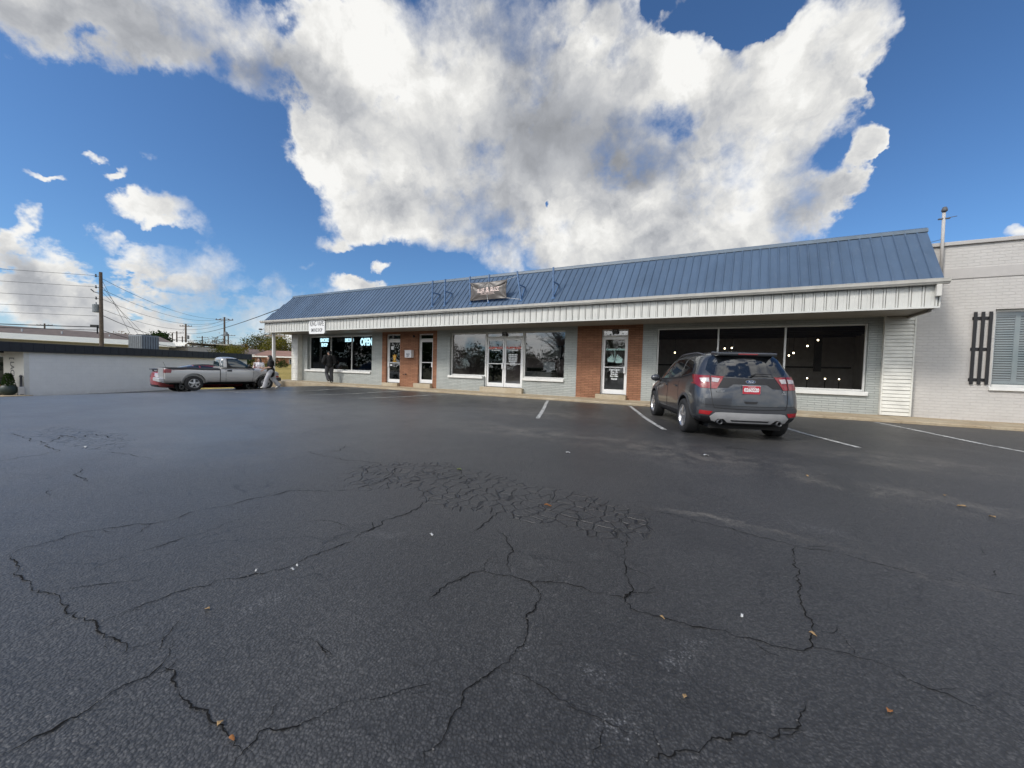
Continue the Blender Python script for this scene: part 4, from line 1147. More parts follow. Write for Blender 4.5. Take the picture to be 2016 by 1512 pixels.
# bulbs in the dark right hand shop
M['bulb'] = emit_mat('lit_bulb', (1.0, .80, .50), 12.0)
M['cable'] = M['black']
def bulb(x, z, y, label, group, stand=False):
    e = empty('bulb_lamp' if stand else 'hanging_bulb', (x, y, z), label, 'lamp', group)
    s = MB(); s.sphere((x, y, z), .025 if not stand else .022, 12, 8); s.build('bulb', M['bulb'], e, smooth=True)
    s = MB()
    if stand: s.tube([(x, y, z - .03), (x, y, .37)], .012); s.lathe([(0, .366), (.12, .366), (.11, .385), (0, .39)], (x, y, 0), 'z', 12)
    else: s.tube([(x, y, z + .035), (x, y, 2.85)], .006, 5); s.lathe([(.022, .03), (.022, .09), (.008, .11)], (x, y, z), 'z', 8)
    s.build('stand' if stand else 'cord', M['cable'], e)
HB = [(2.93, 2.46, 'highest hanging bulb, in the right pane of the dark shop window'), (2.65, 2.26, 'hanging bulb just below and left of the highest one in the dark shop'),
      (2.27, 2.02, 'right bulb of the low pair hanging beside the right mullion'), (2.14, 1.93, 'left bulb of the low pair hanging beside the right mullion'),
      (-1.56, 2.02, 'single hanging bulb in the left pane of the dark shop window'), (.16, 2.18, 'left bulb of the pair above the grey car roof'), (.39, 2.20, 'right bulb of the pair above the grey car roof')]
for k, (x, z, lb) in enumerate(HB): bulb(x, z, 16.5, lb, 'hanging bulbs in the dark shop')
for x, lb in ((2.69, 'left lamp of three on slim stands low in the dark shop window'), (3.18, 'middle lamp of three on slim stands low in the dark shop window'), (3.55, 'right lamp of three on slim stands low in the dark shop window')):
    bulb(x, 1.15, 16.5, lb, 'lamps on slim stands in the dark shop', True)

# ------------------------------------------------------------------ grey brick building next door
M['mauve_brick'] = brick_mat('painted_mauve_brick', (.53, .51, .485), (.545, .525, .50), (.515, .495, .47), bw=.215, bh=.078, ms=.008, rough=.7, bump=.7, var=.07, dirt=.06)
M['mauve_band'] = simple('mauve_band', (.46, .44, .42), .7, var=.05)
M['blind'] = simple('blind_grey', (.30, .34, .35), .5, var=.05)
NB = empty('brick_building', (12.0, 14.35, .18), 'pale mauve painted brick building at the right edge with a flat parapet', 'building')
YN = 14.36
wall('brick_wall', M['mauve_brick'], 4.60, 24.0, .05, 4.71, [(6.09, 7.45, 1.07, 3.03), (10.0, 11.36, 1.07, 3.03)], y=YN, depth=.24, parent=NB)
s = MB(); s.box(4.605, 24.0, YN - .022, YN - .002, 3.845, 4.115); s.build('band', M['mauve_band'], NB, bevel=.004)
s = MB(); s.box(4.61, 24.05, YN - .06, YN + .30, 4.713, 4.81); s.build('parapet_cap', M['mauve_band'], NB, bevel=.012)
s = MB(); s.box(4.62, 24.0, YN + .25, 26.0, 4.3, 4.45); s.box(23.8, 24.0, YN + .245, 26, .05, 4.7); s.build('roof_deck', M['mauve_band'], NB)
M['glass_clear'] = glass_mat('house_glass', (.75, .77, .77), base=.09, amp=.8)
def nwin(x0):
    x1, z0, z1, y = x0 + 1.36, 1.07, 3.03, YN + .10
    f = MB(); fw = .06
    f.box(x0, x0 + fw, y, y + .06, z0, z1); f.box(x1 - fw, x1, y, y + .06, z0, z1); f.box(x0 + fw, x1 - fw, y, y + .06, z1 - fw, z1); f.box(x0 + fw, x1 - fw, y, y + .06, z0, z0 + fw)
    o = f.build('window', M['white_paint'], NB, bevel=.005)
    g_ = MB(); g_.quad((x0 + fw, y + .03, z0 + fw), (x1 - fw, y + .03, z0 + fw), (x1 - fw, y + .03, z1 - fw), (x0 + fw, y + .03, z1 - fw)); g_.build('pane', M['glass_clear'], o)
    l = MB(); w = (x1 - x0 - 2 * fw) / 3
    for k in range(3):
        a, b_ = x0 + fw + k * w, x0 + fw + (k + 1) * w
        l.box(a, a + .045, y + .09, y + .12, z0 + fw, z1 - fw); l.box(b_ - .045, b_, y + .09, y + .12, z0 + fw, z1 - fw)
        l.box(a + .045, b_ - .045, y + .09, y + .12, z1 - fw - .08, z1 - fw); l.box(a + .045, b_ - .045, y + .09, y + .12, z0 + fw, z0 + fw + .10)
        zz = z0 + fw + .13
        while zz < z1 - fw - .09:
            l.obox(((a + b_) / 2, y + .105, zz), ((b_ - a) / 2 - .046, 0, 0), (0, .022, .021), (0, -.003, .003)); zz += .062
    l.build('louvre_shutter', M['blind'], o)
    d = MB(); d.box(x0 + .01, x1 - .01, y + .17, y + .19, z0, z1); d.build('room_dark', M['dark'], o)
    s_ = MB(); s_.box(x0 - .04, x1 + .04, YN - .06, y + .01, .975, 1.07); s_.build('sill', M['white_paint'], o, bevel=.008)
    return o
nwin(6.09); nwin(10.0)
s = MB(); y0 = YN - .05
for xx in (5.700, 5.835, 5.970): s.box(xx, xx + .062, y0, YN - .018, 1.12, 2.97)
for zz in (1.235, 2.02, 2.81): s.box(5.69, 6.042, y0 + .012, YN - .003, zz - .035, zz + .035) if False else s.box(5.685, 6.047, YN - .0175, YN - .003, zz - .04, zz + .04)
s.build('wall_shutter', M['black'], NB, bevel=.006)
s = MB(); s.tube([(5.02, YN - .10, 3.82), (5.0, YN - .10, 5.58)], .034, 12); s.build('service_mast', M['mauve_band'], NB, smooth=True)
s = MB(); s.lathe([(.04, 0), (.06, .02), (.06, .06), (.04, .12), (.0, .14)], (5.0, YN - .12, 5.58), 'z', 12); s.build('weather_head', M['grey_ink'], NB, smooth=True)
s = MB(); s.box(4.90, 5.12, YN - .13, YN - .07, 5.40, 5.425); s.tube([(5.10, YN - .1, 5.43), (5.24, YN - .12, 5.44)], .008); s.tube([(4.98, YN - .1, 4.88), (4.75, YN + .1, 4.86)], .006); s.build('mast_bracket', M['grey_ink'], NB)

# ------------------------------------------------------------------ vehicles
def car_paint(name, col, metal=.35, rough=.32, dirt=.25):
    m, q, out = mat_new(name)
    v = q.obj()
    x, y, z = q.sep(v)
    n1 = q.noise(v, 2.5, 5, .65)
    film = q.math('MULTIPLY', q.ramp(q.math('ADD', z, q.math('MULTIPLY', n1, .35)), .35, .95, 1.0, .12), dirt)
    c = q.mix(film, col, (.17, .155, .135))
    rg = q.math('ADD', q.math('MULTIPLY', film, .5), rough)
    p = principled(q, out, Base_Color=c, Roughness=rg, Metallic=metal)
    p.inputs['Coat Weight'].default_value = .8; p.inputs['Coat Roughness'].default_value = .05
    return m
M['paint_grey'] = car_paint('charcoal_paint', (.060, .065, .074), .55, .32, .10)
M['paint_silver'] = car_paint('silver_paint', (.50, .49, .475), .4, .36, .18)
M['paint_red'] = car_paint('red_paint', (.36, .02, .028), .2, .35)
M['trim_black'] = simple('black_trim', (.016, .016, .018), .6, var=.2)
M['trim_grey'] = simple('grey_trim', (.052, .055, .062), .5, var=.15)
M['skid'] = simple('silver_skid_plate', (.48, .48, .485), .45, metal=.3, var=.1)
M['car_glass'] = simple('car_glass', (.010, .012, .015), .04, var=.1, spec=.7, coat=.5)
M['tyre'] = simple('tyre_rubber', (.020, .020, .021), .85, var=.25, bump=.2)
M['rim'] = simple('alloy_rim', (.60, .60, .61), .28, metal=.85, var=.06)
M['rim_dull'] = simple('dull_alloy_rim', (.46, .46, .46), .35, metal=.75, var=.1)
M['lamp_red'] = simple('red_lamp_lens', (.22, .008, .012), .28, var=.1, coat=.6)
M['lamp_clear'] = simple('clear_lamp_lens', (.42, .39, .40), .28, var=.3, nscale=30, coat=.6)
M['reflector'] = simple('red_reflector', (.36, .012, .018), .25, var=.1, coat=.5)
M['chrome'] = simple('chrome', (.72, .72, .73), .12, metal=1.0, var=.04)
M['plate_red'] = simple('red_number_plate', (.46, .03, .05), .4, var=.04)
M['under'] = simple('underbody', (.010, .010, .010), .9)

def cage(stations, rear_bulge, front_bulge):
    """stations: list (rear to front) of [(x, z, y)...] half sections, first and last point on the centre line"""
    K = len(stations[0]); vs = []; fs = []
    idx = {}
    def vid(key, p):
        if key not in idx:
            idx[key] = len(vs); vs.append(p)
        return idx[key]
    def P(i, k, s):
        x, z, y = stations[i][k]
        if x == 0: s = 0
        return vid((i, k, s), (x * (s if s else 1), y, z))
    n = len(stations)
    for i in range(n - 1):
        for k in range(K - 1):
            for s in (1, -1):
                a, b, c, d = P(i, k, s), P(i, k + 1, s), P(i + 1, k + 1, s), P(i + 1, k, s)
                f = []
                for t in ((a, d, c, b) if s > 0 else (a, b, c, d)):
                    if t not in f: f.append(t)
                if len(f) > 2: fs.append(tuple(f))
    for i, bul, fl in ((0, rear_bulge, 1), (n - 1, front_bulge, -1)):
        for k in range(K - 1):
            def Cn(kk):
                x, z, y = stations[i][kk]
                if x == 0: return P(i, kk, 0)
                return vid((i, kk, 'c'), (0, bul[kk], z))
            for s in (1, -1):
                f = []
                for t in (P(i, k, s), P(i, k + 1, s), Cn(k + 1), Cn(k)):
                    if t not in f: f.append(t)
                if len(f) > 2:
                    if s * fl < 0: f.reverse()
                    fs.append(tuple(f))
    return vs, fs

def eval_mesh(vs, fs, sub=2, cutters=(), crease=()):
    me = bpy.data.meshes.new('tmp'); me.from_pydata(vs, [], fs); me.update()
    bm = bmesh.new(); bm.from_mesh(me); bmesh.ops.recalc_face_normals(bm, faces=bm.faces); bm.to_mesh(me); bm.free()
    if crease:
        at = me.attributes.new('crease_edge', 'FLOAT', 'EDGE')
        for e in me.edges:
            a, b = me.vertices[e.vertices[0]].co, me.vertices[e.vertices[1]].co
            for fn, val in crease:
                if fn(a, b): at.data[e.index].value = val
    ob = bpy.data.objects.new('tmp', me); COL.objects.link(ob)
    md = ob.modifiers.new('s', 'SUBSURF'); md.levels = sub; md.render_levels = sub
    cobs = []
    for mb in cutters:
        c = mb.build('cut', M['under']); cobs.append(c)
        md = ob.modifiers.new('b', 'BOOLEAN'); md.operation = 'DIFFERENCE'; md.object = c; md.solver = 'EXACT'
    dg = bpy.context.evaluated_depsgraph_get(); ev = ob.evaluated_get(dg); m2 = ev.to_mesh()
    V = [tuple(v.co) for v in m2.vertices]; F = [tuple(p.vertices) for p in m2.polygons]
    ev.to_mesh_clear()
    for c in cobs + [ob]:
        d = c.data; bpy.data.objects.remove(c); bpy.data.meshes.remove(d)
    return V, F

class Skin:
    """lays thin panels (glass, lamps, trim) onto a car body by projecting their outline along one axis"""
    def __init__(s, V, F):
        s.bvh = BVHTree.FromPolygons([Vector(v) for v in V], F)
    def lay(s, mb, poly, axis, off=.004, step=.045, m=0, thick=.012, start=4.0):
        """axis: 'x+','x-' (outline in y,z) 'y-','y+' (outline in x,z) 'z+' (outline in x,y)"""
        D = {'x+': Vector((-1, 0, 0)), 'x-': Vector((1, 0, 0)), 'y-': Vector((0, 1, 0)), 'y+': Vector((0, -1, 0)), 'z+': Vector((0, 0, -1))}[axis]
        def org(a, b):
            if axis[0] == 'x': return Vector((0, a, b)) - D * start
            if axis[0] == 'y': return Vector((a, 0, b)) - D * start
            return Vector((a, b, 0)) - D * start
        pts = []
        n = len(poly)
        for i in range(n):
            a = Vector(poly[i]); b = Vector(poly[(i + 1) % n]); k = max(1, int((b - a).length / step))
            for t in range(k): pts.append(a.lerp(b, t / k))
        nb = len(pts)
        edges = [(i, (i + 1) % nb) for i in range(nb)]
        lo = [min(p[i] for p in poly) for i in (0, 1)]; hi = [max(p[i] for p in poly) for i in (0, 1)]
        a = lo[0] + step / 2
        while a < hi[0]:
            b = lo[1] + step / 2
            while b < hi[1]:
                if _inside((a, b), poly): pts.append(Vector((a, b)))
                b += step
            a += step
        v2, e2, f2, *_r = geometry.delaunay_2d_cdt([Vector((p[0], p[1])) for p in pts], edges, [], 1, 1e-5)
        P3 = []; ok = []
        for p in v2:
            loc, nr, i_, d_ = s.bvh.ray_cast(org(p[0], p[1]), D)
            if loc is None: P3.append((0, 0, 0)); ok.append(False); continue
            if nr.dot(D) > 0: nr = -nr
            P3.append(tuple(loc + nr * off - D * off * .3)); ok.append(True)
        F = []
        for f in f2:
            if all(ok[i] for i in f):
                nn = (Vector(P3[f[1]]) - Vector(P3[f[0]])).cross(Vector(P3[f[2]]) - Vector(P3[f[0]]))
                F.append(tuple(f) if nn.dot(D) < 0 else tuple(reversed(f)))
        mb.add(P3, F, m)
        # a rim down to the body so the panel has an edge
        cnt = {}
        for f in F:
            for i in range(3):
                e = (f[i], f[(i + 1) % 3]); cnt[e] = cnt.get(e, 0) + 1
        rim = [e for e in cnt if (e[1], e[0]) not in cnt]
        for (i, j) in rim:
            a_, b_ = Vector(P3[i]), Vector(P3[j])
            mb.add([a_, b_, b_ + D * thick, a_ + D * thick], [(1, 0, 3, 2)], m)
        return mb

def _inside(p, poly):
    x, y = p; c = False; n = len(poly)
    for i in range(n):
        x1, y1 = poly[i]; x2, y2 = poly[(i + 1) % n]
        if (y1 > y) != (y2 > y) and x < (x2 - x1) * (y - y1) / (y2 - y1) + x1: c = not c
    return c
def mir(poly): return [(-a, b) for a, b in poly]
def strip(pts, w):
    """outline of a thin band along a 2D path"""
    P = [Vector(p) for p in pts]; L = []; Rr = []
    for i, p in enumerate(P):
        d = (P[min(i + 1, len(P) - 1)] - P[max(i - 1, 0)]).normalized(); nn = Vector((-d.y, d.x)) * w / 2
        L.append(tuple(p + nn)); Rr.append(tuple(p - nn))
    return L + Rr[::-1]

def arch_cutter(y, z, r, xin, xout):
    c = MB()
    for s in (1, -1):
        n = 28
        vs = [(s * xx, y + r * math.cos(2 * math.pi * k / n), z + r * math.sin(2 * math.pi * k / n)) for xx in (xin, xout) for k in range(n)]
        c.add(vs, [(k, (k + 1) % n, n + (k + 1) % n, n + k) if s > 0 else (k, n + k, n + (k + 1) % n, (k + 1) % n) for k in range(n)] + [tuple(range(n - 1, -1, -1)) if s > 0 else tuple(range(n)), tuple(range(n, 2 * n)) if s > 0 else tuple(range(2 * n - 1, n - 1, -1))])
    return c

def wheel(parent, x, y, r, w, rimr, spokes, mat_rim, kind=0, rot=0.0):
    """x is the outer face; the wheel reaches inwards by w"""
    s = 1 if x > 0 else -1
    t = MB()
    prof = [(rimr - .012, 0), (rimr + .012, .012), (r - .05, .018), (r - .018, .004), (r - .004, -.022), (r, -.05), (r, -w + .05), (r - .004, -w + .022), (r - .02, -w), (rimr, -w)]
    vs = MB(); vs.lathe([(a, s * b) for a, b in prof], (x, y, r), 'x', 36, cap=False)
    # tread grooves
    for k in range(4):
        h = -.055 - k * (w - .11) / 3
        vs.lathe([(r + .0008, s * h), (r + .0008, s * (h - .006))], (x, y, r), 'x', 36, cap=False)
    wh = vs.build('wheel', M['tyre'], parent, world=False, autosm=40)
    q = MB()
    q.lathe([(rimr, s * .006), (rimr - .010, s * .010), (rimr - .03, s * -.02), (rimr - .035, s * -.10), (.0, s * -.11)], (x, y, r), 'x', 36, cap=False)
    for k in range(spokes):
        a = rot + 2 * math.pi * k / spokes
        ca, sa = math.cos(a), math.sin(a)
        for da in ((-.13, .13) if kind == 0 else (0,)):
            def pt(rad, ang, dep): return (x + s * dep, y + rad * math.cos(ang), r + rad * math.sin(ang))
            w0, w1 = (.020, .030) if kind == 0 else (.045, .062)
            rr0, rr1 = .05, rimr - .022
            a0, a1 = a + da * .4, a + da
            q.add([pt(rr0, a0 - w0 / rr0 * .8, .004), pt(rr0, a0 + w0 / rr0 * .8, .004), pt(rr1, a1 + w1 / rr1 * .6, -.006), pt(rr1, a1 - w1 / rr1 * .6, -.006),
                   pt(rr0, a0 - w0 / rr0 * .8, -.05), pt(rr0, a0 + w0 / rr0 * .8, -.05), pt(rr1, a1 + w1 / rr1 * .6, -.05), pt(rr1, a1 - w1 / rr1 * .6, -.05)],
                  [(0, 1, 2, 3), (0, 4, 5, 1), (1, 5, 6, 2), (2, 6, 7, 3), (3, 7, 4, 0)])
    q.lathe([(.0, s * .012), (.035, s * .011), (.06, s * .004), (.065, s * -.05)], (x, y, r), 'x', 20)
    q.build('rim', mat_rim, wh, world=False, autosm=35)
    d = MB(); d.lathe([(rimr - .04, s * -.075), (.0, s * -.076)], (x, y, r), 'x', 24); d.build('brake_disc', M['trim_grey'], wh, world=False)
    return wh

# ---- grey SUV -----------------------------------------------------------
def make_suv():
    az = R(20.2)
    # rear left wheel stands at (-0.60, 8.64)
    fwd = Vector((-math.sin(az), math.cos(az), 0)); rgt = Vector((math.cos(az), math.sin(az), 0))
    RA = -1.33; FA = 1.36
    c = Vector((-.62, 8.62, 0)) + rgt * .915 - fwd * RA
    z = gz(c.x, c.y)
    e = empty('parked_car', (c.x, c.y, .002), 'dark grey compact SUV parked nose to the shops with red number plate 0260220', 'car', None, az, math.atan2(.028, 2.69))
    ROOT[e] = Vector((0, 0, 0))
    def st(y, rows, dy=None):
        dy = dy or [0] * len(rows)
        return [(a, b, y + d) for (a, b), d in zip(rows, dy)]
    ST = [
        [(0, .30, -2.06), (.77, .31, -2.05), (.885, .47, -2.12), (.895, .70, -2.12), (.868, .98, -2.06), (.838, 1.165, -1.98), (.715, 1.42, -1.80), (.60, 1.60, -1.78), (0, 1.655, -1.90)],
        [(0, .25, -1.8), (.80, .26, -1.8), (.905, .45, -1.82), (.918, .70, -1.82), (.892, .97, -1.78), (.858, 1.15, -1.72), (.735, 1.43, -1.58), (.605, 1.622, -1.55), (0, 1.675, -1.55)],
        st(-1.33, [(0, .22), (.80, .22), (.905, .42), (.920, .70), (.905, .95), (.868, 1.11), (.738, 1.45), (.60, 1.645), (0, 1.690)]),
        st(-.75, [(0, .21), (.80, .21), (.900, .40), (.905, .70), (.892, .93), (.870, 1.07), (.728, 1.46), (.580, 1.648), (0, 1.700)]),
        st(-.05, [(0, .21), (.80, .21), (.895, .40), (.898, .70), (.887, .92), (.868, 1.04), (.722, 1.455), (.572, 1.640), (0, 1.692)]),
        st(.42, [(0, .21), (.80, .21), (.895, .40), (.898, .70), (.887, .91), (.866, 1.02), (.712, 1.43), (.560, 1.600), (0, 1.655)]),
        st(.80, [(0, .21), (.80, .21), (.895, .40), (.900, .70), (.885, .89), (.860, .985), (.745, 1.24), (.60, 1.345), (0, 1.40)]),
        st(1.22, [(0, .21), (.80, .21), (.900, .42), (.912, .70), (.890, .88), (.845, .975), (.765, 1.04), (.62, 1.085), (0, 1.13)]),
        st(1.50, [(0, .22), (.80, .22), (.902, .44), (.912, .70), (.880, .87), (.815, .95), (.72, 1.0), (.58, 1.035), (0, 1.06)]),
        st(1.95, [(0, .24), (.76, .24), (.870, .44), (.880, .66), (.840, .80), (.76, .88), (.66, .93), (.52, .965), (0, .99)]),
        st(2.12, [(0, .28), (.66, .28), (.78, .45), (.79, .62), (.76, .74), (.70, .81), (.60, .86), (.48, .90), (0, .92)]),
    ]
    rb = [-2.06, -2.16, -2.235, -2.225, -2.19, -2.13, -1.955, -1.87, -1.9]
    fb = [2.12, 2.18, 2.25, 2.25, 2.23, 2.2, 2.17, 2.15, 2.12]
    vs, fs = cage(ST, rb, fb)
    cr = [(lambda a, b: abs(a.y - b.y) > .05 and 1.0 < a.z < 1.2 and abs(a.x) > .78 and 1.0 < b.z < 1.2, .35)]
    V, F = eval_mesh(vs, fs, 2, [arch_cutter(RA, .36, .405, .60, 1.2), arch_cutter(FA, .36, .40, .60, 1.2)], cr)
    sk = Skin(V, F)
    b = MB(); b.add(V, F); body = b.build('body', M['paint_grey'], e, world=False, autosm=38)
    b = MB(); b.box(-.62, .62, -1.95, 2.0, .20, .34); b.build('underbody', M['under'], e, world=False)
    def part(name, mat, jobs, parent=e, **kw):
        b = MB()
        for poly, ax in jobs: sk.lay(b, poly, ax, **kw)
        return b.build(name, mat, parent, world=False, autosm=50)
    # glass
    rear = [(-.63, 1.21), (-.45, 1.175), (0, 1.16), (.45, 1.175), (.63, 1.21), (.69, 1.29), (.61, 1.50), (.53, 1.565), (0, 1.585), (-.53, 1.565), (-.61, 1.50), (-.69, 1.29)]
    part('rear_window', M['car_glass'], [(rear, 'y-')], off=.006)
    for s, ax in ((1, 'x+'), (-1, 'x-')):
        part('window', M['car_glass'], [([(.83, 1.055), (.10, 1.08), (.10, 1.50), (.30, 1.495), (.52, 1.42)], ax)], off=.006)
        part('window', M['car_glass'], [([(.03, 1.085), (-.80, 1.135), (-.76, 1.515), (.03, 1.50)], ax)], off=.006)
        part('quarter_window', M['car_glass'], [([(-.86, 1.14), (-1.52, 1.235), (-1.36, 1.44), (-.83, 1.515)], ax)], off=.006)
        part('window_trim', M['trim_black'], [(strip([(.95, 1.035), (.1, 1.060), (-.8, 1.113), (-1.58, 1.213)], .022), ax)], off=.010)
        part('door_seam', M['trim_black'], [(strip([(.06, 1.02), (.05, .7), (.06, .40)], .010), ax)], off=.003, step=.03)
        part('door_seam', M['trim_black'], [(strip([(-.84, 1.06), (-.86, .80), (-.95, .62), (-.98, .40)], .010), ax)], off=.003, step=.03)
        part('door_seam', M['trim_black'], [(strip([(.90, 1.0), (.95, .7), (.93, .40)], .010), ax)], off=.003, step=.03)
        for yy in (-.62, .20):
            h = MB(); h.obox((s * .905, yy, .935 if yy < 0 else .925), (.018, 0, 0), (0, .11, .006), (0, -.001, .019)); h.build('door_handle', M['paint_grey'], e, world=False, bevel=.012)
        # lower cladding, with the wheel arch lips
        part('sill_cladding', M['trim_black'], [([(-.90, .24), (.93, .24), (.93, .40), (-.90, .42)], ax)], off=.008)
        for ya in (RA, FA):
            arc = [(ya + .435 * math.cos(R(a)), .36 + .435 * math.sin(R(a))) for a in range(-8, 190, 9)]
            part('arch_trim', M['trim_grey'], [(strip(arc, .05), ax)], off=.009, step=.035)
        part('roof_rail', M['trim_grey'], [])if False else None
        rr = MB(); pts = []
        for k in range(15):
            t = k / 14; yy = -1.45 + 1.85 * t
            hit = sk.bvh.ray_cast(Vector((s * .575, yy, 4)), Vector((0, 0, -1)))[0]
            lift = .055 * min(1, 4 * min(t, 1 - t) + .05)
            pts.append((s * .575, yy, hit.z + lift - .012))
        rr.tube(pts, .021, 8); rr.build('roof_rail', M['trim_grey'], e, world=False, smooth=True)
        # tail lamp: red outer, clear middle, wraps from the side onto the tailgate
        X = lambda p: p if s > 0 else mir(p)
        red = X([(.44, 1.15), (.66, 1.185), (.88, 1.18), (.88, 1.03), (.81, .955), (.56, .948)])
        part('tail_lamp_side', M['lamp_red'], [([(-2.07, .97), (-1.82, 1.04), (-1.60, 1.19), (-1.68, 1.20), (-2.03, 1.175)], ax)], off=.010)
        o = part('tail_lamp', M['lamp_red'], [(red, 'y-')], off=.010)
        part('lamp_lens', M['lamp_clear'], [(X([(.50, 1.135), (.625, 1.145), (.63, 1.07), (.535, 1.063)]), 'y-'), (X([(.665, 1.14), (.80, 1.13), (.79, 1.07), (.67, 1.065)]), 'y-')], parent=o, off=.016)
        part('lamp_divider', M['trim_black'], [(strip(X([(.642, 1.18), (.655, .95)]), .012), 'y-')], parent=o, off=.017, step=.02)
        part('reflector', M['reflector'], [(X([(.62, .535), (.82, .545), (.82, .475), (.67, .465)]), 'y-')], off=.012)
        part('tailgate_seam', M['trim_black'], [(strip(X([(.655, .95), (.63, .70), (.60, .60)]), .010), 'y-')], off=.004, step=.03)
        mi = MB(); mi.sphere((s * 1.01, .80, 1.06), (.115, .065, .085), 14, 10); mi.build('door_mirror', M['paint_grey'], e, world=False, smooth=True)
        mi = MB(); mi.tube([(s * .86, .80, 1.0), (s * .95, .80, 1.03)], .035, 8); mi.build('mirror_arm', M['trim_black'], e, world=False)
        for ya, rt in ((RA, .25), (FA, .1)): wheel(e, s * .918, ya, .348, .235, .225, 5, M['rim'], 0, rt)
        # exhaust tip and its cut-out in the skid panel
        ex = MB(); ex.lathe([(.042, .25), (.042, -.02), (.036, -.02), (.036, .1), (.0, .1)], (s * .50, -2.15, .345), 'y', 18, cap=False); ex.build('exhaust_tip', M['trim_grey'], e, world=False, smooth=True)
        head = X([(.40, .80), (.76, .86), (.74, .74), (.44, .70)]); part('headlight', M['lamp_clear'], [(head, 'y+')], off=.008)
    # tailgate and bumper
    part('tailgate_band', M['trim_black'], [([(-.46, 1.155), (-.54, .965), (-.38, .97), (-.28, 1.04), (.28, 1.04), (.38, .97), (.54, .965), (.46, 1.155), (0, 1.145)], 'y-')], off=.004)
    part('bumper_seam', M['trim_black'], [(strip([(-.60, .60), (0, .585), (.60, .60)], .014), 'y-')], off=.004, step=.03)
    part('body_crease', M['trim_black'], [(strip([(-.78, .655), (-.4, .645), (.4, .645), (.78, .655)], .010), 'y-')], off=.003, step=.03)
    part('bumper', M['trim_grey'], [([(-.86, .60), (-.60, .585), (0, .57), (.60, .585), (.86, .60), (.84, .36), (.5, .32), (-.5, .32), (-.84, .36)], 'y-')], off=.006)
    part('bumper_lower', M['trim_black'], [([(-.80, .44), (.80, .44), (.74, .29), (-.74, .29)], 'y-')], off=.009)
    part('skid_panel', M['skid'], [([(-.58, .515), (-.50, .525), (.50, .525), (.58, .515), (.66, .44), (.62, .365), (.56, .35), (.53, .40), (.44, .41), (.36, .345), (-.36, .345), (-.44, .41), (-.53, .40), (-.56, .35), (-.62, .365), (-.66, .44)], 'y-')], off=.020)
    part('skid_slot', M['trim_black'], [([(-.33, .395), (.33, .395), (.30, .370), (-.30, .370)], 'y-')], off=.023)
    part('latch_recess', M['trim_black'], [([(-.12, .735), (.12, .735), (.09, .69), (-.09, .69)], 'y-')], off=.004)
    # spoiler with high brake lamp
    sp_ = MB(); sp_.add([(-.54, -1.66, 1.648), (.54, -1.66, 1.648), (.50, -1.965, 1.622), (-.50, -1.965, 1.622), (-.54, -1.66, 1.56), (.54, -1.66, 1.56), (.50, -1.955, 1.565), (-.50, -1.955, 1.565)], [(0, 3, 2, 1), (4, 5, 6, 7), (3, 7, 6, 2), (0, 4, 7, 3), (1, 2, 6, 5)])
    so = sp_.build('spoiler', M['paint_grey'], e, world=False, bevel=.018)
    l = MB(); l.box(-.17, .17, -1.972, -1.95, 1.582, 1.606); l.build('brake_lamp', M['lamp_red'], so, world=False, bevel=.004)
    w = MB(); w.tube([(.02, -2.10, 1.20), (.10, -2.08, 1.235), (.36, -2.06, 1.235)], [.016, .012, .007], 6); w.build('wiper', M['trim_black'], e, world=False)
    # number plate
    hit = sk.bvh.ray_cast(Vector((0, -4, .96)), Vector((0, 1, 0)))[0]; py = hit.y - .028
    p = MB(); p.box(-.155, .155, py, py + .02, .865, 1.025); po = p.build('number_plate', M['chrome'], e, world=False, bevel=.006)
    p = MB(); p.box(-.147, .147, py - .003, py - .001, .873, 1.017); p.build('plate_face', M['plate_red'], po, world=False)
    t = MB(); t.text('0260220', lambda u, v: (u, py - .005, .942 + v), .092, sx=.78, bold=.004); t.build('lettering', M['vinyl_white'], po, world=False)
    t = MB(); t.text('TENNESSEE', lambda u, v: (u, py - .005, .998 + v), .026)
    t.build('lettering', M['vinyl_white'], po, world=False)
    hit = sk.bvh.ray_cast(Vector((0, -4, 1.09)), Vector((0, 1, 0)))[0]; by = hit.y - .010
    b = MB(); b.prism([(.085 * math.cos(2 * math.pi * k / 28), .034 * math.sin(2 * math.pi * k / 28)) for k in range(28)], lambda a, c_: (a, by - .006, 1.09 + c_), lambda a, c_: (a, by + .02, 1.09 + c_))
    bo = b.build('badge', M['chrome'], e, world=False)
    M['badge_blue'] = simple('badge_blue', (.02, .05, .14), .2, coat=.5)
    b = MB(); b.prism([(.076 * math.cos(2 * math.pi * k / 28), .027 * math.sin(2 * math.pi * k / 28)) for k in range(28)], lambda a, c_: (a, by - .009, 1.09 + c_), lambda a, c_: (a, by - .005, 1.09 + c_)); b.build('badge_face', M['badge_blue'], bo, world=False)
    t = MB(); t.text('Ford', lambda u, v: (u, by - .011, 1.09 + v), .044, shear=.3); t.build('lettering', M['vinyl_white'], bo, world=False)
    def word(tx, x, z_, h, al):
        hit = sk.bvh.ray_cast(Vector((x, -4, z_)), Vector((0, 1, 0)))[0]
        t = MB(); t.text(tx, lambda u, v: (x + u, hit.y - .012 - abs(0) + .0, z_ + v), h, bold=.002); t.build('lettering', M['chrome'], e, world=False)
    word('ESCAPE', -.50, .905, .042, 'C'); word('SE', .57, .92, .030, 'C'); word('4WD', .57, .885, .032, 'C')
    a = MB(); a.tube([(.0, -1.28, 1.69), (.0, -1.36, 1.86)], [.006, .003], 6); a.build('aerial', M['trim_black'], e, world=False)
    part('windscreen', M['car_glass'], [([(-.66, .50), (.66, .50), (.74, 1.10), (-.74, 1.10)], 'z+')], off=.005)
    return e
make_suv()

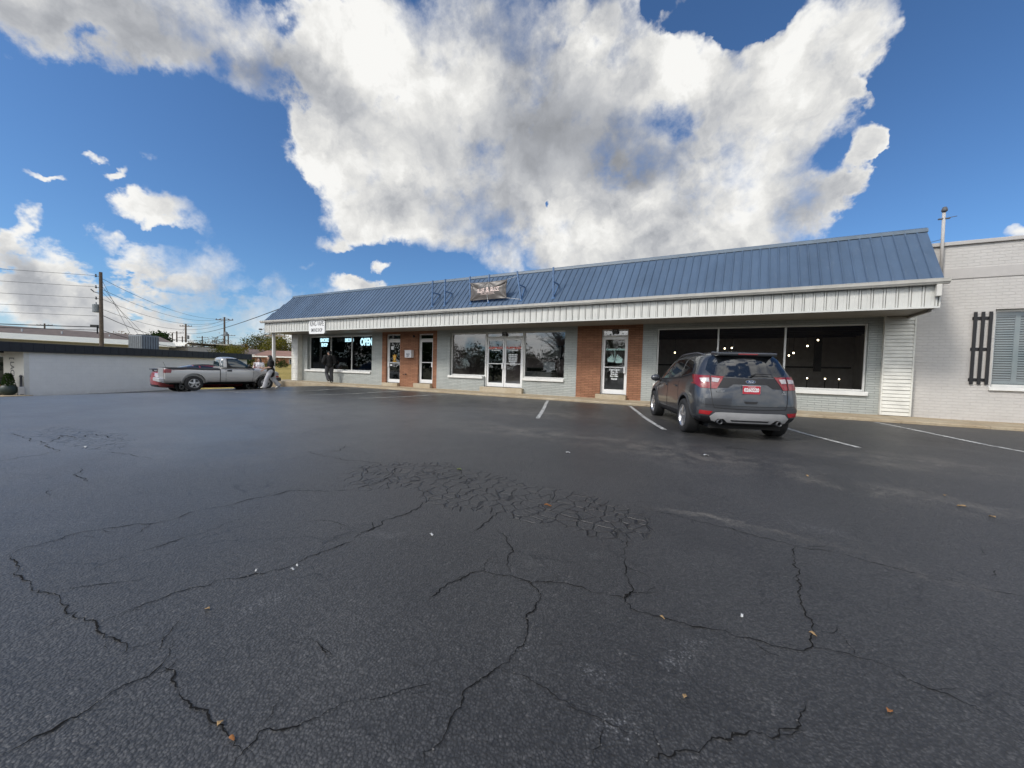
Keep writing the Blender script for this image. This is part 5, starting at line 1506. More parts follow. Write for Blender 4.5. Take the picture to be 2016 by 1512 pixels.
# ---- silver pickup ------------------------------------------------------
def make_pickup():
    az = R(-12.0)
    rgt = Vector((math.cos(az), math.sin(az), 0)); fwd = Vector((-math.sin(az), math.cos(az), 0))
    RA, FA = 0.0, 2.80
    c = Vector((-20.56, 8.39, 0)) - rgt * .83
    e = empty('pickup_truck', (c.x, c.y, -.165), 'silver two door pickup truck with black moulding parked beside the white building', 'truck', None, az, 0)
    ROOT[e] = Vector((0, 0, 0))
    def st(y, rows): return [(a, b, y) for a, b in rows]
    hood = lambda y, w, zs, zt, zb: st(y, [(0, zb), (.70, zb), (w - .02, zb + .10), (w, .62), (w - .01, zs - .10), (w - .05, zs), (.45, zt), (0, zt + .01)])
    ST = [st(-1.0, [(0, .36), (.70, .36), (.80, .44), (.815, .66), (.815, .90), (.795, 1.005), (.45, 1.01), (0, 1.01)]),
          st(-.92, [(0, .34), (.70, .34), (.815, .43), (.83, .66), (.83, .90), (.80, 1.01), (.45, 1.015), (0, 1.015)]),
          st(-.3, [(0, .32), (.70, .32), (.82, .42), (.835, .66), (.835, .90), (.80, 1.01), (.45, 1.015), (0, 1.015)]),
          st(.45, [(0, .32), (.70, .32), (.82, .42), (.835, .66), (.835, .90), (.80, 1.015), (.45, 1.02), (0, 1.02)]),
          st(.95, [(0, .32), (.70, .32), (.82, .42), (.835, .66), (.835, .90), (.80, 1.02), (.45, 1.03), (0, 1.03)]),
          st(1.6, [(0, .32), (.70, .32), (.82, .42), (.835, .66), (.83, .92), (.79, 1.04), (.45, 1.06), (0, 1.06)]),
          hood(2.25, .835, 1.03, 1.06, .32), hood(2.60, .835, 1.00, 1.03, .33), hood(3.10, .815, .95, .985, .33), hood(3.38, .77, .90, .93, .34), hood(3.46, .72, .85, .87, .36)]
    vs, fs = cage(ST, [-1.0] * 8, [3.50, 3.52, 3.54, 3.54, 3.53, 3.52, 3.50, 3.46])
    cr = [(lambda a, b: a.y < .9 and b.y < .9 and min(a.z, b.z) > .99 and abs(abs(a.x) - .80) < .02 and abs(abs(b.x) - .80) < .02, .8),
          (lambda a, b: a.y < -.99 and b.y < -.99, .7)]
    V, F = eval_mesh(vs, fs, 2, [arch_cutter(RA, .37, .42, .52, 1.2), arch_cutter(FA, .37, .41, .52, 1.2)], cr)
    sk = Skin(V, F)
    b = MB(); b.add(V, F); b.build('body', M['paint_silver'], e, world=False, autosm=38)
    b = MB(); b.box(-.5, .5, -.8, 3.2, .28, .45); b.build('underbody', M['under'], e, world=False)
    # cab
    CS = [[(0, 1.0, .96), (.76, 1.0, .96), (.765, 1.08, .96), (.70, 1.42, .99), (.60, 1.53, 1.05), (0, 1.555, 1.08)],
          [(0, 1.0, 1.10), (.78, 1.0, 1.10), (.785, 1.08, 1.10), (.715, 1.43, 1.12), (.61, 1.55, 1.14), (0, 1.58, 1.16)],
          [(0, 1.0, 1.45), (.78, 1.0, 1.45), (.785, 1.08, 1.45), (.715, 1.43, 1.45), (.61, 1.555, 1.45), (0, 1.588, 1.45)],
          [(0, 1.0, 1.75), (.78, 1.0, 1.75), (.785, 1.08, 1.75), (.715, 1.42, 1.70), (.605, 1.535, 1.68), (0, 1.565, 1.68)],
          [(0, 1.0, 2.30), (.78, 1.0, 2.30), (.78, 1.07, 2.26), (.74, 1.20, 2.06), (.68, 1.26, 1.98), (0, 1.28, 2.06)],
          [(0, 1.0, 2.44), (.76, 1.0, 2.40), (.75, 1.03, 2.38), (.72, 1.06, 2.33), (.66, 1.075, 2.30), (0, 1.085, 2.38)]]
    vs, fs = cage(CS, [.96, .955, .95, .975, 1.03, 1.08], [2.44, 2.42, 2.42, 2.40, 2.38, 2.38])
    cV, cF = eval_mesh(vs, fs, 2)
    ck = Skin(cV, cF)
    b = MB(); b.add(cV, cF); cab = b.build('cab', M['paint_silver'], e, world=False, autosm=45)
    def part(name, mat, jobs, k=sk, parent=e, **kw):
        b = MB()
        for poly, ax in jobs: k.lay(b, poly, ax, **kw)
        return b.build(name, mat, parent, world=False, autosm=50)
    M['pickup_glass'] = simple('blue_tinted_glass', (.020, .040, .052), .05, var=.3, nscale=2.5, spec=.7, coat=.4)
    for s, ax in ((1, 'x+'), (-1, 'x-')):
        X = lambda p: p if s > 0 else mir(p)
        part('window', M['pickup_glass'], [([(1.24, 1.085), (2.20, 1.085), (1.76, 1.46), (1.24, 1.47)], ax)], ck, off=.006)
        part('window_seal', M['trim_black'], [(strip([(1.22, 1.07), (2.25, 1.07), (1.77, 1.475), (1.22, 1.485), (1.22, 1.07)], .022), ax)], ck, off=.010, step=.03)
        part('corner_window', M['pickup_glass'], [([(.985, 1.09), (1.07, 1.09), (1.09, 1.42), (1.03, 1.42)], ax)], ck, off=.006)
        part('door_seam', M['trim_black'], [(strip([(1.17, 1.03), (1.17, .42)], .010), ax)], off=.004, step=.03)
        part('door_seam', M['trim_black'], [(strip([(2.28, 1.02), (2.28, .8), (2.24, .42)], .010), ax)], off=.004, step=.03)
        part('bed_gap', M['trim_black'], [(strip([(.95, 1.02), (.95, .36)], .030), ax)], off=.005, step=.03)
        part('rocker', M['trim_black'], [([(.46, .40), (2.36, .40), (2.36, .345), (.46, .345)], ax)], off=.006)
        part('side_moulding', M['paint_silver'], [(strip([(-.95, .62), (-.50, .62)], .03), ax), (strip([(.50, .615), (.92, .615)], .03), ax), (strip([(.99, .615), (2.34, .615)], .03), ax)], off=.014)
        for ya in (RA, FA):
            arc = [(ya + .455 * math.cos(R(a)), .37 + .455 * math.sin(R(a))) for a in range(2, 180, 8)]
            part('arch_flare', M['paint_silver'], [(strip(arc, .062), ax)], off=.016, step=.03)
        part('door_handle', M['trim_black'], [([(1.22, .955), (1.40, .955), (1.40, .885), (1.22, .885)], ax)], off=.014)
        part('tail_lamp_side', M['lamp_red'], [([(-1.0, .975), (-.79, .955), (-.76, .90), (-.78, .80), (-.99, .80)], ax)], off=.008)
        part('tail_lamp', M['lamp_red'], [(X([(.66, .97), (.82, .97), (.82, .79), (.66, .79)]), 'y-')], off=.008)
        part('headlight', M['lamp_clear'], [(X([(.42, .84), (.72, .84), (.72, .70), (.42, .70)]), 'y+')], off=.008)
        part('headlight_side', M['lamp_clear'], [([(3.25, .86), (3.46, .82), (3.46, .70), (3.27, .72)], ax)], off=.008)
        part('side_lamp', M['reflector'], [([(3.28, .69), (3.44, .68), (3.44, .61), (3.28, .62)], ax)], off=.008)
        mi = MB(); mi.sphere((s * .96, 2.06, 1.16), (.10, .06, .085), 12, 8); mi.tube([(s * .78, 2.08, 1.10), (s * .92, 2.06, 1.13)], .03, 6); mi.build('door_mirror', M['trim_black'], e, world=False, smooth=True)
        for ya in (RA, FA): wheel(e, s * .845, ya, .335, .22, .205, 5, M['rim_dull'], 1, .3)
        fl = MB(); fl.obox((s * .72, -.47, .27), (.12, 0, 0), (0, .008, 0), (0, 0, .16)); fl.obox((s * .72, 2.33, .29), (.10, 0, 0), (0, .008, 0), (0, 0, .12)); fl.build('mud_flap', M['trim_black'], e, world=False)
    part('bed_rail', M['trim_black'], [([(.72, -.97), (.815, -.97), (.815, .93), (.72, .93)], 'z+')], off=.010)
    part('bed_rail', M['trim_black'], [([(-.72, -.97), (-.815, -.97), (-.815, .93), (-.72, .93)], 'z+')], off=.010)
    part('bed_floor', M['under'], [([(-.71, -.93), (.71, -.93), (.71, .93), (-.71, .93)], 'z+')], off=.004)
    part('tailgate', M['paint_silver'], [([(-.64, .98), (.64, .98), (.64, .56), (-.64, .56)], 'y-')], off=.012)
    bp = MB(); bp.box(-.82, .82, -1.17, -1.00, .40, .56); bp.build('rear_bumper', M['skid'], e, world=False, bevel=.03)
    bp = MB(); bp.add([(x_, y_, z_) for z_ in (.42, .60) for x_, y_ in ((-.80, 3.30), (-.76, 3.52), (-.4, 3.62), (.4, 3.62), (.76, 3.52), (.80, 3.30))], [(0, 1, 7, 6), (1, 2, 8, 7), (2, 3, 9, 8), (3, 4, 10, 9), (4, 5, 11, 10), (0, 5, 4, 3, 2, 1), (6, 7, 8, 9, 10, 11)])
    bo = bp.build('front_bumper', M['trim_grey'], e, world=False, bevel=.03)
    part('windscreen', M['pickup_glass'], [([(-.62, 1.76), (.62, 1.76), (.70, 2.26), (-.70, 2.26)], 'z+')], ck, off=.005)
    part('rear_window', M['pickup_glass'], [([(-.56, 1.12), (.56, 1.12), (.52, 1.44), (-.52, 1.44)], 'y-')], ck, off=.006)
    a = MB(); a.tube([(.70, 2.5, 1.02), (.72, 2.44, 1.75)], .004, 5); a.build('aerial', M['trim_black'], e, world=False)
    a = MB(); a.tube([(.78, -.94, 1.02), (.74, -1.02, 1.26)], .005, 5); a.build('bed_aerial', M['trim_black'], e, world=False)
    return e, rgt, fwd
PU, PR, PF = make_pickup()

# ---- red car behind the pickup -----------------------------------------
def make_redcar():
    az = R(-10.0)
    rgt = Vector((math.cos(az), math.sin(az), 0)); fwd = Vector((-math.sin(az), math.cos(az), 0))
    c = Vector((-22.85, 8.75, 0))
    e = empty('red_car', (c.x, c.y, gz(c.x, c.y + 1) - .03), 'red car with a black boot spoiler mostly hidden behind the silver pickup', 'car', None, az, 0)
    ROOT[e] = Vector((0, 0, 0))
    RA, FA = 0.0, 2.70
    def st(y, rows): return [(a, b, y) for a, b in rows]
    ST = [[(0, .30, -.95), (.70, .30, -.95), (.80, .46, -.98), (.81, .66, -.98), (.76, .84, -.95), (.70, .96, -.92), (.52, .99, -.88), (0, 1.0, -.86)],
          [(0, .24, -.75), (.76, .24, -.75), (.87, .44, -.75), (.89, .66, -.75), (.84, .86, -.70), (.76, .99, -.66), (.56, 1.03, -.60), (0, 1.04, -.58)],
          st(-.1, [(0, .22), (.78, .22), (.89, .42), (.90, .66), (.87, .86), (.79, .98), (.60, 1.20), (0, 1.235)]),
          st(.55, [(0, .21), (.78, .21), (.88, .42), (.89, .66), (.87, .86), (.80, .96), (.60, 1.33), (0, 1.375)]),
          st(1.15, [(0, .21), (.78, .21), (.88, .42), (.89, .66), (.87, .85), (.80, .94), (.59, 1.36), (0, 1.405)]),
          st(1.60, [(0, .21), (.78, .21), (.88, .42), (.89, .66), (.87, .84), (.80, .92), (.60, 1.27), (0, 1.33)]),
          st(2.2, [(0, .21), (.78, .21), (.88, .42), (.89, .64), (.86, .82), (.78, .90), (.62, .96), (0, 1.0)]),
          st(2.9, [(0, .22), (.78, .22), (.88, .42), (.88, .62), (.84, .76), (.74, .83), (.55, .87), (0, .89)]),
          st(3.5, [(0, .26), (.66, .26), (.78, .42), (.78, .56), (.72, .66), (.64, .70), (.46, .73), (0, .74)])]
    vs, fs = cage(ST, [-.95, -1.02, -1.06, -1.06, -1.02, -.98, -.92, -.86], [3.55, 3.62, 3.66, 3.66, 3.63, 3.6, 3.56, 3.5])
    V, F = eval_mesh(vs, fs, 2, [arch_cutter(RA, .34, .37, .6, 1.2), arch_cutter(FA, .34, .37, .6, 1.2)])
    sk = Skin(V, F)
    b = MB(); b.add(V, F); b.build('body', M['paint_red'], e, world=False, autosm=40)
    def part(name, mat, jobs, **kw):
        b = MB()
        for poly, ax in jobs: sk.lay(b, poly, ax, **kw)
        return b.build(name, mat, e, world=False, autosm=50)
    for s, ax in ((1, 'x+'), (-1, 'x-')):
        X = lambda p: p if s > 0 else mir(p)
        part('window', M['car_glass'], [([(-.25, 1.02), (.60, 1.0), (.60, 1.29), (.30, 1.26), (.05, 1.18)], ax)], off=.006)
        part('window', M['car_glass'], [([(.66, 1.0), (1.90, .965), (1.55, 1.24), (.66, 1.30)], ax)], off=.006)
        part('tail_lamp', M['lamp_clear'], [(X([(.40, .93), (.72, .93), (.79, .80), (.76, .72), (.42, .80)]), 'y-')], off=.010)
        part('tail_lamp_side', M['lamp_clear'], [([(-.96, .73), (-.60, .86), (-.70, .95), (-.93, .93)], ax)], off=.010)
        part('tail_lamp_band', M['lamp_red'], [(X([(.40, .79), (.78, .715), (.78, .68), (.40, .755)]), 'y-')], off=.012)
        part('lamp_band_side', M['lamp_red'], [([(-.97, .68), (-.62, .80), (-.60, .85), (-.97, .725)], ax)], off=.012)
        for ya in (RA, FA): wheel(e, s * .895, ya, .325, .22, .21, 5, M['rim_dull'], 0, .2)
    part('rear_window', M['car_glass'], [([(-.52, -.42), (.52, -.42), (.48, .38), (-.48, .38)], 'z+')], off=.006)
    part('windscreen', M['car_glass'], [([(-.50, 1.55), (.50, 1.55), (.62, 2.12), (-.62, 2.12)], 'z+')], off=.006)
    part('roof_panel', M['under'], [([(-.46, .45), (.46, .45), (.46, 1.5), (-.46, 1.5)], 'z+')], off=.006)
    part('bumper_lower', M['trim_black'], [([(-.72, .40), (.72, .40), (.66, .31), (-.66, .31)], 'y-')], off=.008)
    w = MB(); w.obox((0, -.90, 1.10), (.66, 0, 0), (0, .10, .012), (0, -.002, .014)); w.box(-.55, -.50, -.90, -.84, .99, 1.09); w.box(.50, .55, -.90, -.84, .99, 1.09); w.build('spoiler', M['trim_black'], e, world=False, bevel=.01)
    return e
make_redcar()

# ------------------------------------------------------------------ white building on the left
def block_mat():
    return brick_mat('white_block', (.80, .80, .785), (.81, .81, .795), (.76, .76, .745), bw=.40, bh=.2, ms=.006, rough=.75, bump=.35, var=.05, dirt=.25, axis='yz')
M['white_block'] = block_mat()
M['white_block_front'] = simple('white_block_front', (.74, .72, .66), .75, var=.06, bump=.1)
M['fascia_black'] = simple('black_fascia', (.022, .024, .030), .5, var=.2)
WB = empty('white_building', (-31.5, 5.55, -.92), 'low white painted block building with a black fascia at the far left', 'building')
U = Vector((-.322, .947, 0)); W_ = Vector((-.947, -.322, 0)); C0 = Vector((-31.5, 5.55, 0))
def wb(t, s, z):
    """t along the long wall, s into the building, z world height"""
    p = C0 + U * t + W_ * s; return (p.x, p.y, z)
def wbox(mb, t0, t1, s0, s1, z0, z1, m=0):
    v = [wb(t, s, z) for z in (z0, z1) for (t, s) in ((t0, s0), (t0, s1), (t1, s1), (t1, s0))]
    mb.add(v, [(0, 1, 2, 3), (4, 7, 6, 5), (0, 4, 5, 1), (1, 5, 6, 2), (2, 6, 7, 3), (3, 7, 4, 0)], m); return mb
TL = 13.6
b = MB(); wbox(b, .002, TL, 0, .2, -1.5, 1.40); b.build('long_wall', M['white_block'], WB)
b = MB(); wbox(b, 0, .2, -.003, 1.35, -1.5, 1.40); wbox(b, 0, .2, 1.35, 9.0, -1.5, -.55); wbox(b, 0, .2, 1.35, 9.0, 1.15, 1.40); wbox(b, 0, .2, 4.6, 5.2, -.55, 1.15); wbox(b, 0, .2, 8.2, 9.0, -.55, 1.15)
b.build('front_wall', M['white_block_front'], WB)
b = MB(); wbox(b, TL - .2, TL, .2, 9.0, -1.5, 1.40); wbox(b, .2, TL - .2, 8.8, 9.0, -1.5, 1.40); b.build('rear_wall', M['white_block_front'], WB)
b = MB()
for s0, s1 in ((1.35, 4.6), (5.2, 8.2)):
    wbox(b, .06, .12, s0, s0 + .06, -.55, 1.15); wbox(b, .06, .12, s1 - .06, s1, -.55, 1.15); wbox(b, .06, .12, (s0 + s1) / 2 - .03, (s0 + s1) / 2 + .03, -.55, 1.15)
o = b.build('window_frame', M['white_paint'], WB)
b = MB(); wbox(b, .08, .09, 1.41, 4.54, -.55, 1.15); wbox(b, .08, .09, 5.26, 8.14, -.55, 1.15); b.build('pane', M['car_glass'], o)
b = MB(); T0, T1, S0, S1 = -1.45, TL + .3, -.22, 9.2
wbox(b, T0, T1, S0, S0 + .04, 1.405, 1.885); wbox(b, T0, T0 + .04, S0 + .04, S1, 1.405, 1.885); wbox(b, T1 - .04, T1, S0 + .04, S1, 1.405, 1.885)
k = T0 + .02
while k < T1: wbox(b, k, k + .025, S0 - .012, S0 - .001, 1.42, 1.87); k += .42
o = b.build('fascia', M['fascia_black'], WB)
b = MB(); wbox(b, T0 + .05, T1 - .05, S0 + .05, S1 - .05, 1.43, 1.47); b.build('eave_soffit', M['soffit'], WB)
b = MB(); wbox(b, T0 + .05, T1 - .05, S0 + .05, S1 - .05, 1.78, 1.82); b.build('roof', M['soffit'], WB)
# lettering on the front wall: a bracketed vertical word over a script word
b = MB()
P = lambda a, c: (lambda u, v: wb(-.006, a - u, c + v))
b.text('[ LACY ]', lambda u, v: wb(-.006, 1.15 + v, .65 - u) if False else wb(-.006, .76 - v, .45 - u), .36, bold=.006)
b.text('boutique', P(.80, -.36), .17, shear=.3, bold=.004)
b.build('lettering', M['grey_ink'], WB)
b = MB()
for s in (1.0, 1.45): b.lathe([(.0, 0), (.07, .0), (.09, -.10), (.0, -.11)], wb(-.25, s, 1.43), 'z', 10)
b.build('down_light', M['black'], WB)
b = MB(); wbox(b, -1.6, .0, -.6, 9.2, -1.3, -.80); structure(b.build('shop_walk', M['walk']))

# plants standing at its front corner
def leaf_mat(name, cols, trans=.35):
    m, q, out = mat_new(name)
    g = q.n('ShaderNodeNewGeometry')
    r = g.outputs['Random Per Island']
    c = q.mix(q.ramp(r, .0, .55), cols[0], cols[1])
    c = q.mix(q.ramp(r, .6, 1.0), c, cols[2])
    n = q.noise(q.obj(), .9, 3, .6)
    k = q.ramp(n, .3, .7, .75, 1.2, False)
    c = q.mix(1.0, c, q.n('ShaderNodeCombineColor', {0: k, 1: k, 2: k}).outputs[0], 'MULTIPLY')
    d = q.n('ShaderNodeBsdfDiffuse', {'Color': c}); t = q.n('ShaderNodeBsdfTranslucent', {'Color': c})
    mx = q.n('ShaderNodeMixShader', {0: trans, 1: d.outputs[0], 2: t.outputs[0]})
    q.t.links.new(mx.outputs[0], out.inputs[0])
    return m
M['bark'] = simple('bark', (.085, .065, .05), .9, var=.35, nscale=8)
M['leaf_dark'] = leaf_mat('leaf_dark', ((.018, .040, .012), (.035, .065, .018), (.055, .085, .025)))
M['leaf_olive'] = leaf_mat('leaf_olive', ((.05, .07, .018), (.10, .105, .025), (.15, .125, .035)))
M['leaf_autumn'] = leaf_mat('leaf_autumn', ((.075, .075, .022), (.15, .10, .03), (.19, .12, .045)))
M['leaf_yellow'] = leaf_mat('leaf_yellow', ((.09, .10, .02), (.17, .16, .03), (.24, .20, .045)))
M['flower_pink'] = leaf_mat('flower_pink', ((.35, .08, .16), (.42, .12, .22), (.30, .16, .10)))
M['flower_yellow'] = leaf_mat('flower_yellow', ((.40, .30, .03), (.30, .26, .05), (.12, .14, .03)))
M['pot_green'] = simple('dark_green_pot', (.020, .034, .028), .5, var=.15)
M['pot_dark'] = simple('dark_pot', (.03, .033, .035), .6, var=.2)

def leaf_quads(mb, pts, size, rnd, m=0, up=.3):
    for p in pts:
        a = Vector((rnd.gauss(0, 1), rnd.gauss(0, 1), rnd.gauss(0, 1))).normalized()
        b = a.cross(Vector((rnd.gauss(0, 1), rnd.gauss(0, 1), rnd.gauss(0, 1)))).normalized()
        s = size * rnd.uniform(.6, 1.25)
        c = Vector(p)
        mb.add([c - a * s * .5, c - b * s * .28, c + a * s * .5, c + b * s * .28], [(0, 1, 2, 3)], m)

def ground_at(x, y):
    return gz(x, y)
p0 = Vector(wb(-.42, .26, -.80))
e = empty('potted_shrub', p0, 'clipped dark evergreen in a big round dark green pot by the white wall', 'plant')
b = MB(); b.lathe([(.13, 0), (.26, .08), (.31, .24), (.29, .40), (.22, .48), (.20, .50), (.19, .46), (.0, .45)], p0, 'z', 24); b.build('pot', M['pot_green'], e, smooth=True)
rnd = random.Random(2); pts = []
for k in range(900):
    h = rnd.random(); r_ = (.26 - .14 * h) * math.sqrt(rnd.random()); a = rnd.random() * 6.283
    pts.append((p0.x + r_ * math.cos(a), p0.y + r_ * math.sin(a), p0.z + .48 + .62 * h))
b = MB(); leaf_quads(b, pts, .09, rnd); b.build('foliage', M['leaf_dark'], e)
b = MB(); b.tube([p0 + Vector((0, 0, .4)), p0 + Vector((0, 0, 1.05))], [.03, .01], 6); b.build('stem', M['bark'], e)
p0 = Vector(wb(-.50, .80, -.80))
e = empty('flower_bowl', p0, 'dark bowl of pink and yellow autumn flowers beside the round green pot', 'plant')
b = MB(); b.lathe([(.14, 0), (.22, .10), (.26, .22), (.24, .22), (.0, .20)], p0, 'z', 20); b.build('pot', M['pot_dark'], e, smooth=True)
for nm, mt, off in (('pink_blooms', 'flower_pink', W_ * .16), ('yellow_blooms', 'flower_yellow', W_ * -.14)):
    pts = [(p0.x + off.x + rnd.gauss(0, .13), p0.y + off.y + rnd.gauss(0, .13), p0.z + .30 + abs(rnd.gauss(0, .09))) for k in range(320)]
    b = MB(); leaf_quads(b, pts, .07, rnd); b.build(nm, M[mt], e)
p0 = Vector(wb(-.12, -.02, -.80))
e = empty('ash_post', p0, 'slim grey ash post standing at the corner of the white wall', 'post')
b = MB(); b.lathe([(.13, 0), (.13, .03), (.05, .05), (.045, .9), (.07, .92), (.05, 1.0), (0, 1.02)], p0, 'z', 14); b.build('post', M['trim_grey'], e, smooth=True)
b = MB(); b.box(p0.x - .11, p0.x + .11, p0.y - .11, p0.y + .11, p0.z + .001, p0.z + .42); b.build('bin', M['skid'], e, bevel=.02)

# rooftop air conditioner
pc = Vector((-39.6, 12.9, 1.82))
M['hvac'] = simple('hvac_grey', (.20, .22, .235), .5, var=.15)
e = empty('air_conditioner', pc, 'grey rooftop air conditioning unit on the white building', 'machine')
b = MB(); b.obox(pc + Vector((0, 0, .62)), U * .62, W_ * .62, (0, 0, .60)); b.build('casing', M['hvac'], e, bevel=.02)
b = MB()
for k in range(7):
    for s in (0, 1):
        q0 = pc + Vector((0, 0, .62)) + (U * (-.54 + .18 * k) - W_ * .63 if s == 0 else W_ * (-.54 + .18 * k) - U * .63)
        b.obox(q0, (U if s == 0 else W_) * .014, (W_ if s == 0 else U) * .012, (0, 0, .5))
b.build('side_grille', M['trim_grey'], e)
b = MB(); b.lathe([(.45, 0), (.45, .07), (.40, .07), (.40, .02), (0, .02)], pc + Vector((0, 0, 1.225)), 'z', 20); b.build('fan_guard', M['trim_grey'], e)

# ------------------------------------------------------------------ buildings across the street
M['cream_metal'] = simple('cream_eave', (.80, .78, .68), .5, var=.05)
M['brown_roof'] = simple('brown_shingle', (.16, .125, .105), .9, var=.25, nscale=1.5, bump=.3, bscale=6)
M['pale_wall'] = simple('pale_wall', (.50, .47, .43), .8, var=.1)
M['house_brick'] = brick_mat('house_brick', (.36, .17, .10), (.31, .13, .08), (.30, .24, .18), bw=.4, bh=.12, ms=.01, bump=.3, var=.12)
M['house_roof'] = simple('red_brown_shingle', (.27, .155, .115), .9, var=.2, nscale=1.0, bump=.3, bscale=5)
M['house_roof_dark'] = simple('dark_brown_shingle', (.15, .11, .095), .9, var=.2, nscale=1.0)

def gable(name, label, origin, yaw, L, Wd, zb, ze, zr, wallm, roofm, eavem, over=.5, eh=.28, wins=()):
    """a low building with a pitched roof: L along local x, Wd along local y"""
    e = empty(name, (origin[0], origin[1], zb), label, 'building')
    ca, sa = math.cos(R(yaw)), math.sin(R(yaw))
    def T(x, y, z): return (origin[0] + ca * x - sa * y, origin[1] + sa * x + ca * y, z)
    def bx(mb, x0, x1, y0, y1, z0, z1):
        v = [T(x, y, z) for z in (z0, z1) for x, y in ((x0, y0), (x1, y0), (x1, y1), (x0, y1))]
        mb.add(v, [(0, 3, 2, 1), (4, 5, 6, 7), (0, 1, 5, 4), (1, 2, 6, 5), (2, 3, 7, 6), (3, 0, 4, 7)])
    b = MB(); bx(b, 0, L, 0, Wd, zb, ze)
    b.add([T(0, 0, ze), T(0, Wd, ze), T(0, Wd / 2, zr - .15), T(L, 0, ze), T(L, Wd, ze), T(L, Wd / 2, zr - .15)], [(0, 2, 1), (3, 4, 5)])
    b.build('wall', wallm, e)
    b = MB()
    b.add([T(-over, -over, ze + .02), T(L + over, -over, ze + .02), T(L + over, Wd / 2, zr), T(-over, Wd / 2, zr), T(L + over, Wd + over, ze + .02), T(-over, Wd + over, ze + .02),
           T(-over, -over, ze - .1), T(L + over, -over, ze - .1), T(L + over, Wd / 2, zr - .14), T(-over, Wd / 2, zr - .14), T(L + over, Wd + over, ze - .1), T(-over, Wd + over, ze - .1)],
          [(0, 1, 2, 3), (3, 2, 4, 5), (7, 6, 9, 8), (8, 9, 11, 10), (0, 6, 7, 1), (4, 10, 11, 5), (0, 3, 9, 6), (3, 5, 11, 9), (1, 7, 8, 2), (2, 8, 10, 4)])
    b.build('roof', roofm, e)
    b = MB()
    if eh > .5: b.add([T(-over, -1.15, ze - eh), T(L + over, -1.15, ze - eh), T(L + over, -over - .01, ze + .08), T(-over, -over - .01, ze + .08), T(-over, -1.1, ze - eh - .06), T(L + over, -1.1, ze - eh - .06)], [(0, 1, 2, 3), (0, 4, 5, 1)])
    else: bx(b, -over - .02, L + over + .02, -over - .06, -over - .003, ze - eh, ze + .06)
    bx(b, -over - .02, L + over + .02, Wd + over + .003, Wd + over + .06, ze - eh, ze + .06); b.build('eave_board', eavem, e)
    for (x, z, w, h) in wins:
        b = MB(); bx(b, x, x + w, -.05, -.002, z, z + h); f = b.build('window', M['white_paint'], e)
        b = MB(); bx(b, x + .07, x + w - .07, -.06, -.052, z + .07, z + h - .07); b.build('pane', M['car_glass'], f)
    return e, T
# yaw 90 with x running north; its street face looks east
e, T = gable('long_building', 'long low building with brown roof and bright cream eave behind the white building', (-74, 3.0), 90, 24, 10, -1.6, 3.80, 4.95, M['pale_wall'], M['brown_roof'], M['cream_metal'], .45, .62)
for k, yy in enumerate((9.0, 13.2, 16.5, 21.0)):
    b = MB(); b.tube([(-75.2 - .2 * k, yy, 4.0), (-75.2 - .2 * k, yy, 4.55)], .07, 8); b.build('roof_vent', M['alum'], e)

FB2 = empty('flat_building', (-80, 27.5, -1.6), 'white flat roofed building with a bright cream fascia behind the truck', 'building')
def seg_box(mb, a, b, depth, z0, z1):
    a = Vector((*a, 0)); b = Vector((*b, 0)); d = (b - a).normalized(); nn = Vector((-d.y, d.x, 0)) * depth
    v = [(p.x, p.y, z) for z in (z0, z1) for p in (a, b, b + nn, a + nn)]
    mb.add(v, [(0, 3, 2, 1), (4, 5, 6, 7), (0, 1, 5, 4), (1, 2, 6, 5), (2, 3, 7, 6), (3, 0, 4, 7)])
A2, B2 = (-81.6, 26.7), (-75.6, 30.0)
b = MB(); seg_box(b, A2, B2, 10, -1.6, 3.5); b.build('wall', M['pale_wall'], FB2)
b = MB(); b.add([(-81.2, 25.6, 3.42), (-75.0, 28.95, 3.42), (-75.6, 30.1, 4.12), (-81.8, 26.75, 4.12), (-80, 40, 4.12), (-86, 36, 4.12)], [(0, 1, 2, 3), (3, 2, 4, 5)]); b.build('fascia', M['cream_metal'], FB2)
b = MB(); b.lathe([(.0, 0), (.22, .0), (.30, .2), (.12, .45), (.12, .6)], (-79.0, 27.6, 3.4), 'z', 10); b.build('roof_vent', M['alum'], FB2)
FB3 = empty('open_shed', (-82, 35.5, -1.6), 'grey open fronted shed with a thin pale roof edge left of the tall pole', 'building')
A3, B3 = (-85.2, 34.0), (-78.6, 37.4)
b = MB(); seg_box(b, (-85.2 - 1.4, 34.0 + 2.7), (-78.6 - 1.4, 37.4 + 2.7), .3, -1.6, 3.9); b.build('back_wall', M['pale_wall'], FB3)
b = MB(); seg_box(b, A3, B3, 4.0, 4.02, 4.36); b.build('roof', M['soffit'], FB3)
for k in range(4):
    t = (k + .2) / 3.6
    b = MB(); x, y = A3[0] + (B3[0] - A3[0]) * t, A3[1] + (B3[1] - A3[1]) * t; b.box(x - .08, x + .08, y + .15, y + .31, -1.6, 4.02); b.build('post', M['trim_grey'], FB3)
b = MB(); seg_box(b, (-84.2, 35.0), (-80.0, 37.2), 1.2, -1.6, 3.1); b.build('stored_goods', M['pale_wall'], FB3)

gable('brick_house', 'red brick house with a reddish shingle roof seen under the canopy end', (-74.5, 39.7), 27.6, 14, 8, .2, 2.35, 3.55, M['house_brick'], M['house_roof'], M['white_paint'], .45, .16, wins=((2.3, 1.1, 1.0, .75), (6.2, .9, 1.1, 1.1)))
gable('brick_house', 'brown roofed brick house behind the women, left of the canopy post', (-84.5, 41.5), 27, 8, 8, .2, 2.7, 3.9, M['house_brick'], M['house_roof_dark'], M['white_paint'], .45, .16, wins=((1.6, 1.2, 1.0, 1.0), (4.6, 1.2, 1.0, 1.0)))

